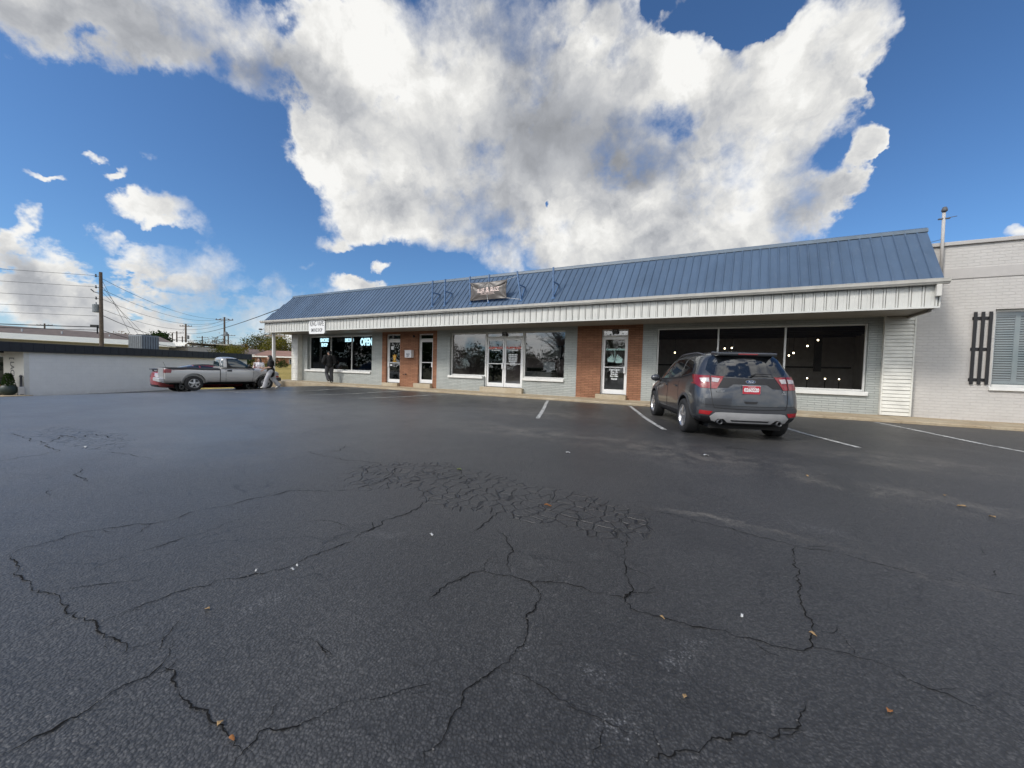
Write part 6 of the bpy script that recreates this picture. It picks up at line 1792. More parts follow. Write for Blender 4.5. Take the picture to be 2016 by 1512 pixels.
# ------------------------------------------------------------------ poles and wires
M['pole_wood'] = simple('pole_wood', (.115, .088, .068), .9, var=.3, nscale=6, bump=.3)
M['pole_pale'] = simple('pale_pole', (.34, .27, .21), .85, var=.2, nscale=5)
M['wire'] = simple('wire_black', (.02, .02, .022), .7)
def pole(x, y, z0, z1, r, label, arm=0, ang=0, tf=None, mat='pole_wood', group='utility poles', lamp=False, brace=True):
    e = empty('utility_pole', (x, y, z0), label, 'pole', group)
    b = MB(); b.tube([(x, y, z0), (x, y, z1)], [r * 1.25, r * .85], 10); b.build('post', M[mat], e, smooth=False)
    if arm:
        c, s = math.cos(R(ang)) * arm, math.sin(R(ang)) * arm; za = z1 - .55
        b = MB(); b.obox((x, y, za), (c, s, 0), (-s / arm * .07, c / arm * .07, 0), (0, 0, .07))
        if brace: b.tube([(x + c * .75, y + s * .75, za), (x, y, za + .5)], .03, 5); b.tube([(x - c * .75, y - s * .75, za), (x, y, za + .5)], .03, 5)
        b.build('cross_arm', M[mat], e)
        for t in (-.95, -.5, .5, .95):
            b = MB(); b.lathe([(.05, 0), (.09, .05), (.05, .12), (.08, .16), (0, .22)], (x + c * t, y + s * t, za + .07), 'z', 8); b.build('insulator', M['trim_grey'], e)
    if tf:
        dx, dy, z, h = tf
        b = MB(); b.lathe([(0, 0), (.26, 0), (.28, .05), (.28, h - .05), (.2, h), (.0, h + .02)], (x + dx, y + dy, z), 'z', 14); b.tube([(x + dx, y + dy, z + h), (x + dx, y + dy, z + h + .2)], .05, 6); b.build('transformer', M['hvac'], e, smooth=False)
        b = MB(); b.tube([(x, y, z + h * .6), (x + dx, y + dy, z + h * .6)], .04, 5); b.build('transformer_arm', M['trim_grey'], e)
    return e
E9 = pole(-54.0, 14.4, -1.6, 9.65, .155, 'tall bare wooden utility pole rising behind the white building', 0, 0, (-.35, -.25, 5.7, .8))
for z in (9.25, 8.15, 7.05):
    b = MB(); b.tube([(-54.0, 14.4, z), (-54.35, 14.15, z)], .03, 5); b.lathe([(.03, 0), (.09, .06), (.04, .2), (.08, .26), (0, .3)], (-54.35, 14.15, z - .1), 'z', 8); b.build('insulator', M['trim_grey'], E9)
b = MB(); b.tube([(-54, 14.4, 7.55), (-54.5, 14.05, 7.7), (-54.75, 13.9, 7.95)], .05, 6); b.build('switch_arm', M['trim_grey'], E9)
b = MB(); b.tube([(-54, 14.4, 4.1), (-54.45, 14.1, 4.3)], .05, 6); b.obox((-54.5, 14.05, 4.35), (.25, .18, 0), (-.06, .08, 0), (0, 0, .12)); b.tube([(-54.3, 14.2, 3.6), (-54.3, 14.2, 4.2)], .06, 6); b.build('cable_box', M['black'], E9)
pole(-85.3, 39.75, -1.0, 9.85, .17, 'utility pole with braced crossarm standing left of the blue roof', 1.7, 27, (.28, .15, 6.2, .75))
pole(-116.4, 45.8, -1.0, 10.2, .2, 'utility pole with a short crossarm and transformers above the flat cream roof', 1.5, 27, (.45, .25, 6.5, .9))
pole(-161.9, 61.2, -1.0, 11.0, .22, 'thin far pole with a crossarm, right of the round pine', 2.4, 27, brace=False)
pole(-188.3, 69.8, -1.0, 11.9, .22, 'thin far pole without a crossarm, right of the round pine')
pole(-135.3, 64.1, -1.0, 9.9, .2, 'small far pole just right of the braced crossarm pole', 2.2, 27, brace=False)
pole(-178, 75.3, -1.0, 10.9, .22, 'tiny far pole between the two larger crossarm poles', 2.2, 27, brace=False)
pole(-184.8, 71.6, -1.0, 10.6, .22, 'tiny far pole close to the pole with transformers', 2.2, 27, brace=False)
pole(-216.9, 43.2, -1.0, 13.3, .26, 'tiny far pole above the brown roof, left of the tall bare pole', 3.0, 27, brace=False)
pole(-61.15, 35.45, .3, 5.95, .11, 'pale slim pole with crossarm right behind the white canopy post', 1.6, 27, mat='pole_pale', brace=True)
pole(-84.6, 51.3, .8, 6.4, .13, 'pale slim pole behind the brick house under the canopy end', 0, mat='pole_pale')
pole(-81.8, -18.8, -1.6, 9.65, .155, 'wooden utility pole at the roadside beyond the left edge')

def wire(name, a, b, sag, r, label, group='overhead wires'):
    a = Vector(a); b = Vector(b); n = 16
    pts = [a.lerp(b, k / n) - Vector((0, 0, sag * 4 * (k / n) * (1 - k / n))) for k in range(n + 1)]
    m = MB(); m.tube([p - a for p in pts], r, 5)
    o = m.build(name, M['wire'], None); o.location = a
    return tag(o, label, 'wire', group)
L0 = Vector((-81.8, -18.8, 0))
for k, (z, sg, lb) in enumerate(((9.30, .25, 'highest'), (8.20, .25, 'second highest'), (7.10, .25, 'third'), (6.1, .3, 'fourth'), (5.35, .25, 'fifth'))):
    wire('overhead_wire', (-54.3, 14.2, z), (L0.x, L0.y, z - .15), sg, .016, '%s thin wire running left from the tall bare pole' % lb)
wire('overhead_cable', (-54.2, 14.2, 4.25), (L0.x, L0.y, 4.45), .35, .04, 'upper thick black cable running left from the tall bare pole low over the roof')
wire('overhead_cable', (-54.2, 14.2, 3.95), (L0.x, L0.y, 4.05), .35, .03, 'lower thick black cable running left from the tall bare pole low over the roof')
for k, (z, t, lb) in enumerate(((9.0, -1.6, 'highest'), (7.95, -.8, 'second highest'), (7.0, .8, 'third'), (6.0, 1.6, 'fourth'))):
    c, s = math.cos(R(27)), math.sin(R(27))
    wire('overhead_wire', (-53.9, 14.5, z), (-85.3 + c * t, 39.75 + s * t, 9.45), .95 + .35 * k, .018, '%s thin wire sagging from the tall bare pole to the braced crossarm pole' % lb)
wire('overhead_cable', (-53.9, 14.5, 5.4), (-85.3, 39.75, 6.6), 1.9, .03, 'black cable sagging from the middle of the tall pole towards the braced crossarm pole')
wire('overhead_cable', (-53.9, 14.5, 3.9), (-85.3, 39.75, 5.2), 1.4, .035, 'lowest black cable sagging right from the tall pole')
for k, (dx, dy, lb) in enumerate(((-3.2, 5.2, 'left'), (-3.5, 7.0, 'middle'), (-3.7, 8.8, 'right'))):
    wire('guy_wire', (-53.95, 14.5, 7.9 - k * .55 + .9), (-54 + dx, 14.4 + dy, -1.4), 0, .014, '%s of three straight guy wires slanting down right of the tall pole' % lb, 'guy wires')
wire('service_cable', (-22.6, 14.6, 5.0), (-116.2, 45.8, 7.9), .75, .030, 'thick service cable rising from the blue roof end past the crossarm pole')
wire('overhead_wire', (-85.3, 39.75, 9.4), (-116.4, 45.8, 9.8), .7, .02, 'thin wire between the two nearest crossarm poles')
wire('overhead_wire', (-85.0, 39.9, 6.0), (-61.15, 35.45, 5.4), .3, .014, 'thin wire from the braced crossarm pole to the pale slim pole')
wire('overhead_wire', (-116.4, 45.8, 9.6), (-161.9, 61.2, 10.4), .9, .02, 'thin wire to the far pole right of the round pine')

# ------------------------------------------------------------------ trees
def tree(name, label, x, y, z0, h, rx, ry, crown_lo, leaf, n_cl, per, size, seed, group=None, cat='tree', bare=False, shape=1.0, trunk_r=None, flat=0.0, lean=0.0):
    """tapered trunk, limbs that reach into the crown, and leaves in loose clumps on the limb tips"""
    rnd = random.Random(seed)
    e = empty(name, (x, y, z0), label, cat, group)
    tr = trunk_r or h * .022
    wood = MB()
    ztop = z0 + h * (.62 if not bare else .55)
    wood.tube([(x, y, z0 - .2), (x + .1 * lean, y, z0 + h * .2), (x + .3 * lean, y + .02 * h, ztop)], [tr * 1.3, tr, tr * .4], 8)
    zc0 = z0 + h * crown_lo; cz = (zc0 + z0 + h) / 2; rz = (z0 + h - zc0) / 2
    tips = []
    for k in range(n_cl):
        for _ in range(30):
            d = Vector((rnd.uniform(-1, 1), rnd.uniform(-1, 1), rnd.uniform(-1, 1)))
            if .25 < d.length < 1.0: break
        lump = .72 + .5 * noise.noise(Vector((d.x * 1.7 + seed, d.y * 1.7, d.z * 1.7)))
        d = d * (lump + .18)
        zz = d.z * rz * (1 - flat * (d.z < 0))
        w = 1.0 - (1 - shape) * max(0, d.z)
        tips.append(Vector((x + d.x * rx * w + .3 * lean, y + d.y * ry * w, cz + zz)))
    limbs = tips if bare else rnd.sample(tips, min(len(tips), 26))
    for t in limbs:
        zb = min(ztop, max(z0 + h * .18, t.z - .45 * math.hypot(t.x - x, t.y - y) - .1 * h))
        b0 = Vector((x + .15 * lean, y, zb)); mid = b0.lerp(t, .5) + Vector((rnd.gauss(0, .03), rnd.gauss(0, .03), rnd.uniform(.0, .05))) * h
        wood.tube([b0, mid, t], [tr * .38, tr * .22, tr * .06], 5, cap=False)
        if bare:
            for j in range(6):
                s = mid.lerp(t, rnd.uniform(0, 1)); q = s + Vector((rnd.gauss(0, 1), rnd.gauss(0, 1), rnd.uniform(.1, 1.0))) * h * .07
                wood.tube([s, s.lerp(q, .5) + Vector((rnd.gauss(0, .01), 0, .01)) * h, q], [tr * .11, tr * .08, tr * .04], 4, cap=False)
    wood.build('trunk', M['bark'], e)
    lf = MB()
    for t in tips:
        cs = rnd.uniform(.6, 1.3) * (rx + ry + rz) / 3 * .20
        pts = [(t.x + rnd.gauss(0, cs), t.y + rnd.gauss(0, cs), t.z + rnd.gauss(0, cs * .7)) for _ in range(per)]
        leaf_quads(lf, pts, size, rnd)
    if per: lf.build('crown', M[leaf], e)
    return e
FT = 'trees beyond the far street'
tree('pine_tree', 'round dark green pine above the cream roofs left of the crossarm poles', -154.0, 54.0, -1, 11.2, 3.5, 3.0, .45, 'leaf_dark', 46, 60, .55, 11, FT, flat=.2)
tree('autumn_tree', 'brownish autumn trees crown showing just left of the round pine', -184.6, 58.0, -1, 11.3, 8, 5, .3, 'leaf_autumn', 50, 50, .7, 12, FT)
tree('autumn_tree', 'low olive crown above the brown roof, beside the round pine', -172, 49.0, -1, 10.3, 6, 4, .3, 'leaf_olive', 40, 50, .6, 13, FT)
tree('yellow_bush', 'yellow green leafy tree at the right end of the white building roof', -61.0, 29.9, .4, 3.8, 1.9, 1.7, .05, 'leaf_yellow', 50, 70, .17, 14, FT, shape=.55)
tree('yellow_bush', 'darker olive bush left of the yellow green tree behind the pole', -64.2, 29.6, .4, 3.3, 1.7, 1.5, .05, 'leaf_olive', 40, 60, .18, 15, FT)
tree('bare_tree', 'nearly bare grey tree left of the braced crossarm pole', -103.6, 46.9, 0, 7.6, 3.0, 2.6, .35, 'leaf_autumn', 34, 14, .30, 16, FT, bare=True)
tree('bare_tree', 'sparse grey tree crown above the open shed', -131, 55, 0, 7.5, 3.6, 3.0, .4, 'leaf_olive', 30, 16, .40, 17, FT, bare=True)
tree('olive_tree', 'broad green brown tree behind the houses left of the canopy post', -99.8, 54.6, .3, 8.2, 4.4, 4.0, .22, 'leaf_olive', 80, 70, .34, 18, FT)
tree('autumn_tree', 'brownish crown low behind the brown roofed house', -101.5, 52.0, .3, 5.6, 3.6, 3.2, .1, 'leaf_autumn', 50, 60, .34, 28, FT)
tree('olive_tree', 'golden green tree behind the brick house under the canopy end', -79.6, 48.4, .8, 7.0, 4.0, 3.6, .15, 'leaf_yellow', 80, 75, .30, 19, FT)
tree('olive_tree', 'golden green tree close against the white pillar under the canopy', -76.0, 50.5, .8, 6.6, 3.6, 3.4, .15, 'leaf_olive', 70, 70, .30, 20, FT)
tree('shrub', 'low green shrub on the lawn in front of the red brick house', -47.9, 28.6, .45, 1.3, .95, .9, .0, 'leaf_dark', 34, 60, .10, 21, 'shrubs on the lawn', 'shrub', trunk_r=.03)
tree('shrub', 'wider low green shrub on the lawn left of the tall one', -49.6, 28.2, .5, .9, .9, .8, .0, 'leaf_olive', 30, 60, .10, 22, 'shrubs on the lawn', 'shrub', trunk_r=.03)
tree('shrub', 'dark hedge plant beside the end of the white building', -52.5, 26.6, .4, 1.5, 1.6, 1.2, .0, 'leaf_dark', 40, 60, .13, 23, 'shrubs on the lawn', 'shrub', trunk_r=.03)
# behind the camera: what the shop windows mirror
BT = 'trees across the road behind the car park'
tree('bare_tree', 'bare branching tree across the road, mirrored in the shop window', -19.5, -22, -.6, 9.5, 4.5, 4.0, .35, 'leaf_autumn', 60, 5, .20, 31, BT, bare=True)
tree('olive_tree', 'leafy tree across the road beside the bare one', -13.5, -25, -.6, 7.2, 3.0, 3.0, .2, 'leaf_dark', 50, 60, .30, 32, BT)
for k, (x, y, h) in enumerate(((-27, -27, 5.6), (-33, -26, 5.8), (-39, -28, 6.4), (-46, -27, 7.5), (-22.5, -30, 5.0), (-30, -31, 5.2))):
    tree('hedge_tree', 'rounded dark tree number in the row across the road'.replace(' number', ''), x, y, -.6, h, 3.8, 2.8, .05, 'leaf_dark', 44, 50, .36, 40 + k, 'dark trees in the row across the road')
for k, (x, y, h) in enumerate(((-58, -24, 13), (-66, -25, 14), (-74, -23, 14), (-52, -30, 12))):
    tree('evergreen_tree', 'tall dense evergreen across the road to the west', x, y, -1.2, h, 5.0, 4.0, .03, 'leaf_dark', 60, 60, .6, 50 + k, 'tall evergreens across the road')
M['opp_brick'] = brick_mat('brown_brick', (.20, .13, .10), (.17, .11, .09), (.25, .22, .19), bw=.25, bh=.09, bump=.3, axis='xz')
OB = empty('brick_store', (3, -22, -.1), 'dark brown brick store across the road behind the car park', 'building')
wall('wall', M['opp_brick'], -8, 18, -1.2, 7.5, [(-6, -2, .6, 2.6), (0, 4, .6, 2.6), (6, 10, .6, 2.6), (12, 16, .6, 2.6)], y=-30, depth=.3, parent=OB)
b = MB(); b.box(-8, 18, -29.9, -22.0, 3.2, 7.5); b.box(-8, 18, -22.3, -22.0, -1.2, .6); b.build('upper_storey', M['opp_brick'], OB)
b = MB(); b.box(-8.2, 18.2, -30.2, -21.8, 7.502, 7.7); b.build('roof_edge', M['grey_ink'], OB)
b = MB(); b.box(-8, 18, -21.9, -20.4, 3.0, 3.19); b.build('awning', M['black'], OB)
b = MB(); b.box(-7.5, 17.5, -22.2, -22.12, .605, 3.19); b.build('shop_window', M['car_glass'], OB)

# ------------------------------------------------------------------ people
def skin_mat(name, c):
    return simple(name, c, .55, var=.08, nscale=14)
M['skin'] = skin_mat('skin_tone', (.56, .36, .27))
M['hair_black'] = simple('black_hair', (.010, .009, .009), .45, var=.3, nscale=40)
M['hair_brown'] = simple('dark_brown_hair', (.022, .014, .011), .45, var=.3, nscale=40)
M['cloth_black'] = simple('black_cloth', (.008, .008, .009), .9, var=.25, nscale=12, bump=.3, bscale=25)
M['cloth_grey'] = simple('charcoal_trousers', (.050, .050, .054), .9, var=.25, nscale=10, bump=.3, bscale=25)
M['cloth_light'] = simple('light_grey_trousers', (.42, .42, .44), .9, var=.25, nscale=9, bump=.3, bscale=25)
M['cloth_white'] = simple('white_shirt', (.74, .73, .76), .85, var=.12, nscale=10, bump=.3, bscale=25)
M['shoe_white'] = simple('white_shoes', (.60, .58, .54), .6, var=.15, nscale=20)
M['shoe_dark'] = simple('dark_shoes', (.03, .03, .03), .6)
M['cup'] = simple('white_cup', (.72, .71, .68), .5, var=.04)
M['face_dark'] = simple('eyes_and_brows', (.03, .018, .015), .5)
M['lips'] = simple('lips', (.38, .13, .11), .5)

def limb(mb, pts, rs, n=12, sub=4):
    """a smooth tapering limb through the joints, closed with round ends"""
    P = [Vector(p) for p in pts]; Q = []; RR = []
    for i in range(len(P) - 1):
        for k in range(sub):
            t = k / sub; t2 = t * t * (3 - 2 * t)
            Q.append(P[i].lerp(P[i + 1], t)); RR.append(rs[i] + (rs[i + 1] - rs[i]) * t2)
    Q.append(P[-1]); RR.append(rs[-1])
    mb.tube(Q, RR, n)
    mb.sphere(Q[0], RR[0] * .99, n, 8); mb.sphere(Q[-1], RR[-1] * .99, n, 8)
    for p, r in zip(P[1:-1], rs[1:-1]): mb.sphere(p, r * .99, n, 8)

def blob(mb, c, rx, ry, rz, rot=None):
    b = len(mb.v); mb.sphere((0, 0, 0), (rx, ry, rz), 16, 10)
    Mx = (rot.to_matrix() if rot is not None else Matrix.Identity(3))
    for i in range(b, len(mb.v)): mb.v[i] = tuple(Mx @ Vector(mb.v[i]) + Vector(c))

def fuse(mb, voxel, smooth=4):
    """melts the overlapping volumes into one continuous surface"""
    me = bpy.data.meshes.new('tmp'); me.from_pydata(mb.v, [], mb.f); me.update()
    ob = bpy.data.objects.new('tmp', me); COL.objects.link(ob)
    r = ob.modifiers.new('r', 'REMESH'); r.mode = 'VOXEL'; r.voxel_size = voxel; r.adaptivity = 0
    if smooth:
        s = ob.modifiers.new('s', 'SMOOTH'); s.factor = .5; s.iterations = smooth
    dg = bpy.context.evaluated_depsgraph_get(); ev = ob.evaluated_get(dg); m2 = ev.to_mesh()
    out = MB(); out.add([tuple(v.co) for v in m2.vertices], [tuple(p.vertices) for p in m2.polygons])
    ev.to_mesh_clear(); bpy.data.objects.remove(ob); bpy.data.meshes.remove(me)
    return out

def hand(mb, wrist, direc, palm_n, thumb_side, s=1.0, curl=.5, side=1):
    """palm, five bent fingers of different lengths, thumb from the side of the palm"""
    w = Vector(wrist); d = Vector(direc).normalized(); n = Vector(palm_n); n = (n - d * n.dot(d)).normalized(); t = d.cross(n) * thumb_side
    for a, b in ((0, .02), (.03, .03), (.06, .028), (.085, .022)):
        for q in (-.024, -.008, .008, .024): mb.sphere(w + d * a * s + t * q * s * (1.0 if a > .02 else .7), (.013 * s), 8, 6)
    for k, (off, L) in enumerate(((.028, .072), (.010, .082), (-.009, .076), (-.027, .058))):
        p0 = w + d * .088 * s + t * off * s
        d1 = (d + n * curl * .5 + t * off * 1.5).normalized(); d2 = (d + n * curl * 1.6).normalized(); d3 = (d * .6 + n * curl * 2.4).normalized()
        p1 = p0 + d1 * L * .45 * s; p2 = p1 + d2 * L * .33 * s; p3 = p2 + d3 * L * .25 * s
        limb(mb, (p0, p1, p2, p3), (.0095 * s, .009 * s, .0083 * s, .0072 * s), 8, 2)
    p0 = w + d * .028 * s + t * .026 * s; p1 = p0 + (d * .6 + t * .9 + n * .3).normalized() * .036 * s; p2 = p1 + (d + t * .35 + n * .5).normalized() * .032 * s
    limb(mb, (p0, p1, p2), (.012 * s, .0105 * s, .009 * s), 8, 2)

def person(label, loc, face_az, J, outfit, female=False, head_turn=0.0, head_tilt=0.0, hair='short', cup=None, group=None):
    """J: joints in metres, x to the figure's right, y ahead, z up"""
    e = empty('person', loc, label, 'person', group, R(face_az))
    ROOT[e] = Vector((0, 0, 0))
    V = {k: Vector(v) for k, v in J.items()}
    k = .90 if female else 1.0
    b = MB()
    # trunk
    def ring(mb, grow=0.0, z0=None, z1=None):
        for c, rx, ry, rz in ((V['hip'], .155 * k, .115, .12), (V['waist'], .135 * k + .01, .10, .13), (V['chest'], .155 * k, .112, .15), ((V['chest'] + V['neck']) / 2 + Vector((0, -.01, .0)), .165 * k, .10, .10)):
            blob(mb, c, rx + grow, ry + grow, rz + grow * .5)
        limb(mb, (V['hip'], V['waist'], V['chest'], V['neck'] - Vector((0, 0, .05))), (.12 * k + grow, .11 * k + grow, .125 * k + grow, .08 + grow), 16)
    ring(b)
    limb(b, (V['neck'] - Vector((0, 0, .05)), V['neck'] + Vector((0, .01, .06)), V['head'] - Vector((0, -.005, .05))), (.062 * k, .052 * k, .05 * k))
    Rt = Matrix.Rotation(R(head_turn), 3, 'Z') @ Matrix.Rotation(R(head_tilt), 3, 'X')
    H = V['head']
    hp = lambda x, y, z: H + Rt @ Vector((x, y, z))
    q = Rt.to_quaternion()
    blob(b, hp(0, -.008, .022), .076, .096, .100, q); blob(b, hp(0, .022, -.035), .060, .070, .080, q); blob(b, hp(0, .045, -.085), .035, .035, .032, q)
    limb(b, (hp(0, .086, .015), hp(0, .105, -.022), hp(0, .092, -.032)), (.010, .014, .012), 8, 3)
    for s in (-1, 1):
        blob(b, hp(s * .078, -.005, -.005), .012, .022, .032, q); blob(b, hp(s * .034, .078, -.008), .022, .014, .016, q)
    blob(b, hp(0, .084, .028), .046, .014, .012, q)
    blob(b, hp(0, .086, -.060), .024, .012, .010, q)
    for s, S_ in ((-1, 'L'), (1, 'R')):
        limb(b, (V['chest'] + Vector((s * .10, 0, .09)), V['sh' + S_], V['el' + S_], V['wr' + S_]), (.07, .056 * k, .043 * k, .029 * k))
        d = V['wr' + S_] - V['el' + S_]
        hand(b, V['wr' + S_] + d.normalized() * .008, J.get('hd' + S_, d), J.get('pn' + S_, (-s, .3, 0)), s * -1 if True else 1, .98 * (k + .04), .55)
        limb(b, (V['hip'] + Vector((s * .07, 0, -.02)), V['th' + S_], V['kn' + S_], (V['kn' + S_] * .55 + V['an' + S_] * .45) + Vector((0, -.012, 0)), V['an' + S_]), (.10, .085 * k + .005, .058, .056, .040))
        limb(b, (V['an' + S_] + Vector((0, 0, -.02)), V['an' + S_] * .4 + V['to' + S_] * .6, V['to' + S_]), (.042, .036, .026))
    body = fuse(b, .0062 if True else .01, 3).build('body', M['skin'], e, world=False, smooth=True)
    # face features
    f = MB()
    for s in (-1, 1):
        blob(f, hp(s * .033, .089, -.004), .013, .006, .006, q); blob(f, hp(s * .034, .094, .020), .018, .005, .004, q)
    f.build('eyes', M['face_dark'], e, world=False, smooth=True)
    f = MB(); blob(f, hp(0, .098, -.060), .021, .006, .007, q); f.build('mouth', M['lips'], e, world=False, smooth=True)
    # clothes
    t = MB(); g = outfit.get('loose', .018); tm = outfit['top']
    ring(t, g)
    if outfit.get('hem', 0): limb(t, (V['hip'] + Vector((0, 0, .02)), V['hip'] - Vector((0, 0, outfit['hem']))), (.165 * k + g, .165 * k + g * .8), 16)
    for s, S_ in ((-1, 'L'), (1, 'R')):
        sl = outfit['sleeve']
        if sl >= 1.0:
            en = V['el' + S_].lerp(V['wr' + S_], min(.95, sl - 1))
            limb(t, (V['chest'] + Vector((s * .09, 0, .09)), V['sh' + S_], V['el' + S_], en), (.08 + g * .5, .062 * k + g, .050 * k + g, .038 + g * .8))
        else:
            en = V['sh' + S_].lerp(V['el' + S_], sl)
            limb(t, (V['chest'] + Vector((s * .09, 0, .09)), V['sh' + S_], en), (.08 + g * .5, .064 * k + g, .058 * k + g))
    if outfit.get('hood'): blob(t, V['neck'] + Vector((0, -.075, -.005)), .10, .055, .065)
    t = fuse(t, .012, 5); o = t.build('shirt', tm, e, world=False, smooth=True)
    t = MB(); tg = outfit.get('tloose', .016)
    blob(t, V['hip'], .16 * k + tg, .12 + tg, .11)
    for s, S_ in ((-1, 'L'), (1, 'R')):
        limb(t, (V['hip'] + Vector((s * .07, 0, -.02)), V['th' + S_], V['kn' + S_], V['kn' + S_].lerp(V['an' + S_], .55), V['an' + S_] + (V['kn' + S_] - V['an' + S_]).normalized() * .015), (.11 + tg * .4, .092 * k + tg, .066 + tg, .060 + tg * 1.2, .052 + tg * 1.4))
    fuse(t, .012, 5).build('trousers', outfit['bottom'], e, world=False, smooth=True)
    for s, S_ in ((-1, 'L'), (1, 'R')):
        t = MB(); a, to = V['an' + S_], V['to' + S_]; dd = (to - a); dd.normalize()
        limb(t, (a + Vector((0, 0, -.015)) - dd * .045, a + Vector((0, 0, -.03)) + dd * .02, a * .35 + to * .65 + Vector((0, 0, .006)), to + Vector((0, 0, .002))), (.046, .052, .047, .034))
        fuse(t, .009, 2).build('shoe', outfit['shoe'], e, world=False, smooth=True)
    h = MB()
    if hair == 'short':
        blob(h, hp(0, -.022, .048), .084, .098, .088, q); blob(h, hp(0, -.055, -.005), .074, .060, .075, q); blob(h, hp(0, .035, .088), .066, .05, .034, q)
    else:
        blob(h, hp(0, -.022, .046), .090, .100, .092, q); blob(h, hp(0, -.065, -.04), .084, .055, .12, q); blob(h, hp(0, .04, .088), .062, .045, .03, q)
        for s in (-1, 1):
            p0 = hp(s * .072, -.01, .03)
            limb(h, (p0, hp(s * .086, -.005, -.07), V['neck'] + Vector((s * .095, -.02, -.02)), V['chest'] + Vector((s * .085, -.06 if female == 2 else .04, .02))), (.030, .034, .036, .014), 10)
        bl = V['chest'] + Vector((0, -.155, -.06 if hair == 'long' else .06))
        for s in (-1, -.5, 0, .5, 1):
            limb(h, (hp(s * .055, -.085, .0), hp(s * .062, -.095, -.10), V['neck'] + Vector((s * .075, -.115, -.05)), bl + Vector((s * .06, 0, -.02 * abs(s)))), (.044, .046, .048, .022), 10)
    fuse(h, .009, 4).build('hair', outfit['hair'], e, world=False, smooth=True)
    return e

def az_of(v):
    """rotation about z that turns the figure's +y to direction v"""
    return math.degrees(math.atan2(-v[0], v[1]))

# man in a black hoodie on the walk, seen from behind
man = dict(hip=(0, 0, .93), waist=(0, .01, 1.08), chest=(0, .01, 1.28), neck=(0, 0, 1.46), head=(0, .025, 1.60),
           shL=(-.20, 0, 1.41), shR=(.20, 0, 1.41), elL=(-.29, -.04, 1.13), elR=(.28, -.06, 1.13), wrL=(-.20, .17, 1.03), wrR=(.14, .16, 1.06), hdL=(.5, .7, -.1), hdR=(-.7, .5, 0), pnL=(0, -.2, -1), pnR=(0, -.2, -1),
           thL=(-.10, .02, .80), thR=(.10, 0, .80), knL=(-.13, .05, .50), knR=(.10, .02, .49), anL=(-.05, -.13, .17), anR=(.11, -.03, .085), toL=(-.07, .02, .06), toR=(.13, .12, .035))
person('man in black hoodie and grey trousers, seen from behind, at the vape shop window', (-18.72, 13.78, .185), az_of((-.86, .52)), man,
       dict(top=M['cloth_black'], bottom=M['cloth_grey'], shoe=M['shoe_white'], hair=M['hair_black'], sleeve=1.92, hood=True, loose=.05, tloose=.028), head_turn=48)
# woman in black striding to the left in front of the truck
w1 = dict(hip=(0, 0, .86), waist=(0, .01, 1.00), chest=(0, .02, 1.18), neck=(0, .02, 1.34), head=(0, .05, 1.475),
          shL=(-.165, .02, 1.29), shR=(.165, .02, 1.29), elL=(-.19, .03, 1.03), elR=(.20, -.01, 1.04), wrL=(-.15, .26, 1.00), wrR=(.17, .27, .92), hdR=(0, .7, -.6), hdL=(0, 1, .1), pnL=(1, 0, 0), pnR=(-1, 0, 0),
          thL=(-.085, .05, .74), thR=(.085, -.04, .74), knL=(-.085, .17, .47), knR=(.085, -.10, .46), anL=(-.08, .26, .09), anR=(.085, -.36, .15), toL=(-.085, .40, .05), toR=(.09, -.24, .04))
person('woman with long black hair in black top and light grey trousers, striding past the truck', (-19.05, 10.85, gz(-19.05, 10.85) + .005), az_of((-.40, -.92)), w1,
       dict(top=M['cloth_black'], bottom=M['cloth_light'], shoe=M['shoe_white'], hair=M['hair_black'], sleeve=.75, loose=.022, tloose=.035, hem=.16), female=True, head_turn=-8, hair='long')
# woman in white beyond the bonnet
w2 = dict(hip=(0, 0, .88), waist=(0, .01, 1.03), chest=(0, .02, 1.21), neck=(0, .01, 1.38), head=(0, .03, 1.515),
          shL=(-.165, .02, 1.32), shR=(.165, .02, 1.32), elL=(-.20, .03, 1.07), elR=(.23, .02, 1.09), wrL=(-.15, .24, 1.10), wrR=(.19, .22, 1.20), hdR=(0, .3, 1), hdL=(.3, 1, .1), pnL=(1, 0, 0), pnR=(-.6, .8, 0),
          thL=(-.085, .02, .76), thR=(.085, 0, .76), knL=(-.085, .04, .48), knR=(.085, .0, .48), anL=(-.085, 0, .085), anR=(.085, -.02, .085), toL=(-.09, .14, .04), toR=(.095, .12, .04))
p2 = Vector((-22.25, 12.05, gz(-22.25, 12.05) + .005))
person('woman in a white shirt with long dark hair standing beyond the truck bonnet', p2, az_of((.80, -.60)), w2,
       dict(top=M['cloth_white'], bottom=M['cloth_grey'], shoe=M['shoe_dark'], hair=M['hair_brown'], sleeve=.9, loose=.022, tloose=.02, hem=.08), female=True, head_turn=-12, head_tilt=10, hair='long')
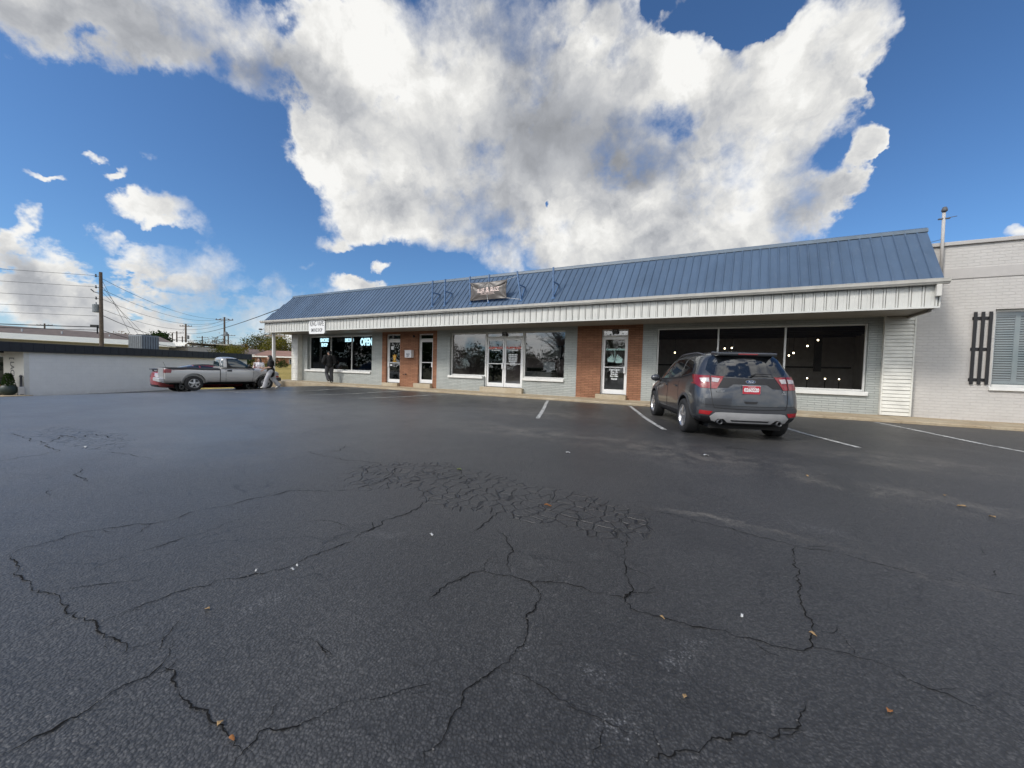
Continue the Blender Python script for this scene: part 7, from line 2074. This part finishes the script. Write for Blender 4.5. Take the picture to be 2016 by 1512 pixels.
# the cup in her raised hand
a2 = R(az_of((.80, -.60)))
def to_world(v, base, a):
    return Vector((base[0] + v[0] * math.cos(a) - v[1] * math.sin(a), base[1] + v[0] * math.sin(a) + v[1] * math.cos(a), base[2] + v[2]))
c = to_world((.175, .275, 1.22), p2, a2)
e = empty('drink_cup', c, 'white paper cup held up by the woman in the white shirt', 'cup')
b = MB(); b.lathe([(.030, 0), (.042, .13), (.045, .135)], c, 'z', 16); b.build('cup_body', M['cup'], e, smooth=True)
b = MB(); b.lathe([(.047, .136), (.047, .148), (.036, .155), (0, .156)], c, 'z', 16, cap=False); b.build('lid', M['cup'], e, smooth=True)
c = to_world((-.13, .345, 1.0), (-19.05, 10.85, gz(-19.05, 10.85) + .005), R(az_of((-.40, -.92))))
e = empty('drink_cup', c, 'small white cup in the hand of the striding woman in black', 'cup')
b = MB(); b.lathe([(.028, 0), (.040, .11), (.042, .115)], c, 'z', 16); b.build('cup_body', M['cup'], e, smooth=True)
b = MB(); b.lathe([(.043, .116), (.043, .126), (.034, .132), (0, .133)], c, 'z', 16, cap=False); b.build('lid', M['cup'], e, smooth=True)

# ------------------------------------------------------------------ fallen leaves and litter
M['leaf_orange'] = simple('dry_leaf', (.42, .17, .05), .7, var=.4, nscale=90)
M['leaf_tan'] = simple('tan_leaf', (.46, .30, .14), .7, var=.3, nscale=90)
M['leaf_green'] = simple('green_leaf', (.22, .28, .07), .7, var=.3, nscale=90)
M['paper'] = simple('paper_scrap', (.62, .62, .60), .8, var=.15, nscale=60)
def fallen(x, y, s, mat, label, kind='fallen_leaf', cat='leaf', group='dry leaves on the asphalt', seed=0):
    rnd = random.Random(seed * 7 + 1); a0 = rnd.uniform(0, 6.28); m = MB(); n = 7
    pr = [(0, .02), (.15, .22), (.35, .36), (.6, .34), (.82, .18), (1.0, .0)] if kind == 'fallen_leaf' else [(0, .25), (.1, .34), (.5, .30), (.9, .36), (1.0, .22)]
    vs = []
    for (u, w) in pr:
        for q in (-1, 0, 1):
            px, py = (u - .5) * s, q * w * s * .8 * rnd.uniform(.85, 1.15)
            zz = .006 + abs(q) * .010 * rnd.uniform(.4, 1.2) * (s / .06) + .004 * math.sin(u * 5)
            vs.append((px * math.cos(a0) - py * math.sin(a0), px * math.sin(a0) + py * math.cos(a0), zz))
    k = len(pr)
    m.add(vs, [(3 * i + j, 3 * i + j + 1, 3 * i + 4 + j, 3 * i + 3 + j) for i in range(k - 1) for j in (0, 1)])
    o = m.build(kind, mat, None, smooth=True); o.location = (x, y, gz(x, y))
    md = o.modifiers.new('thick', 'SOLIDIFY'); md.thickness = .0012
    return tag(o, label, cat, group)
for k, (x, y, s, mt, lb) in enumerate(((.585, 1.81, .030, 'leaf_orange', 'round orange brown leaf alone at the lower right of the asphalt'), (-.06, 1.51, .026, 'leaf_tan', 'small tan leaf right of the chalky scuff near the bottom'),
        (-.19, 1.95, .024, 'leaf_tan', 'tan leaf lying on the long crack right of the middle'), (.43, 2.18, .030, 'leaf_tan', 'tan leaf by the corner where two right hand cracks meet'),
        (-2.09, .90, .028, 'leaf_tan', 'yellow tan leaf on plain asphalt at the lower left'), (-1.38, .63, .026, 'leaf_tan', 'thin tan leaf stuck in the lower left crack'), (-1.29, .62, .022, 'leaf_orange', 'small orange leaf at the foot of the lower left crack'),
        (-2.60, 3.61, .06, 'leaf_green', 'yellow green leaf in the crazed asphalt'), (-1.26, 3.07, .06, 'leaf_orange', 'reddish leaf at the right of the crazed asphalt'), (2.07, 5.18, .06, 'leaf_tan', 'large curled brown leaf on the right of the car park'),
        (2.16, 4.93, .05, 'leaf_tan', 'brown leaf just nearer than the large curled one'), (.98, 5.69, .045, 'leaf_tan', 'pale brown leaf behind the grey car, towards the camera'), (2.10, 5.57, .045, 'leaf_tan', 'pale leaf farther right on the worn belt'))):
    fallen(x, y, s, M[mt], lb, seed=k)
for k, (x, y, s, lb) in enumerate(((-2.10, 1.32, .022, 'white paper scrap beside the long left crack, left of a pair'), (-2.12, 1.36, .018, 'white paper scrap beside the long left crack, right of a pair'), (-2.26, 1.21, .016, 'tiny white scrap on the long left crack'),
        (-7.33, 1.79, .05, 'white scrap in the far left crazed patch'), (-1.86, 5.23, .06, 'white scrap on the worn asphalt in the middle'), (-.11, 6.25, .07, 'white scrap on the asphalt behind the grey car'), (.15, 2.17, .022, 'small crumpled white scrap right of the middle'), (-1.73, 2.09, .03, 'pale scrap left of the branching crack'))):
    fallen(x, y, s, M['paper'], lb, 'paper_scrap', 'litter', 'white scraps on the asphalt', seed=40 + k)
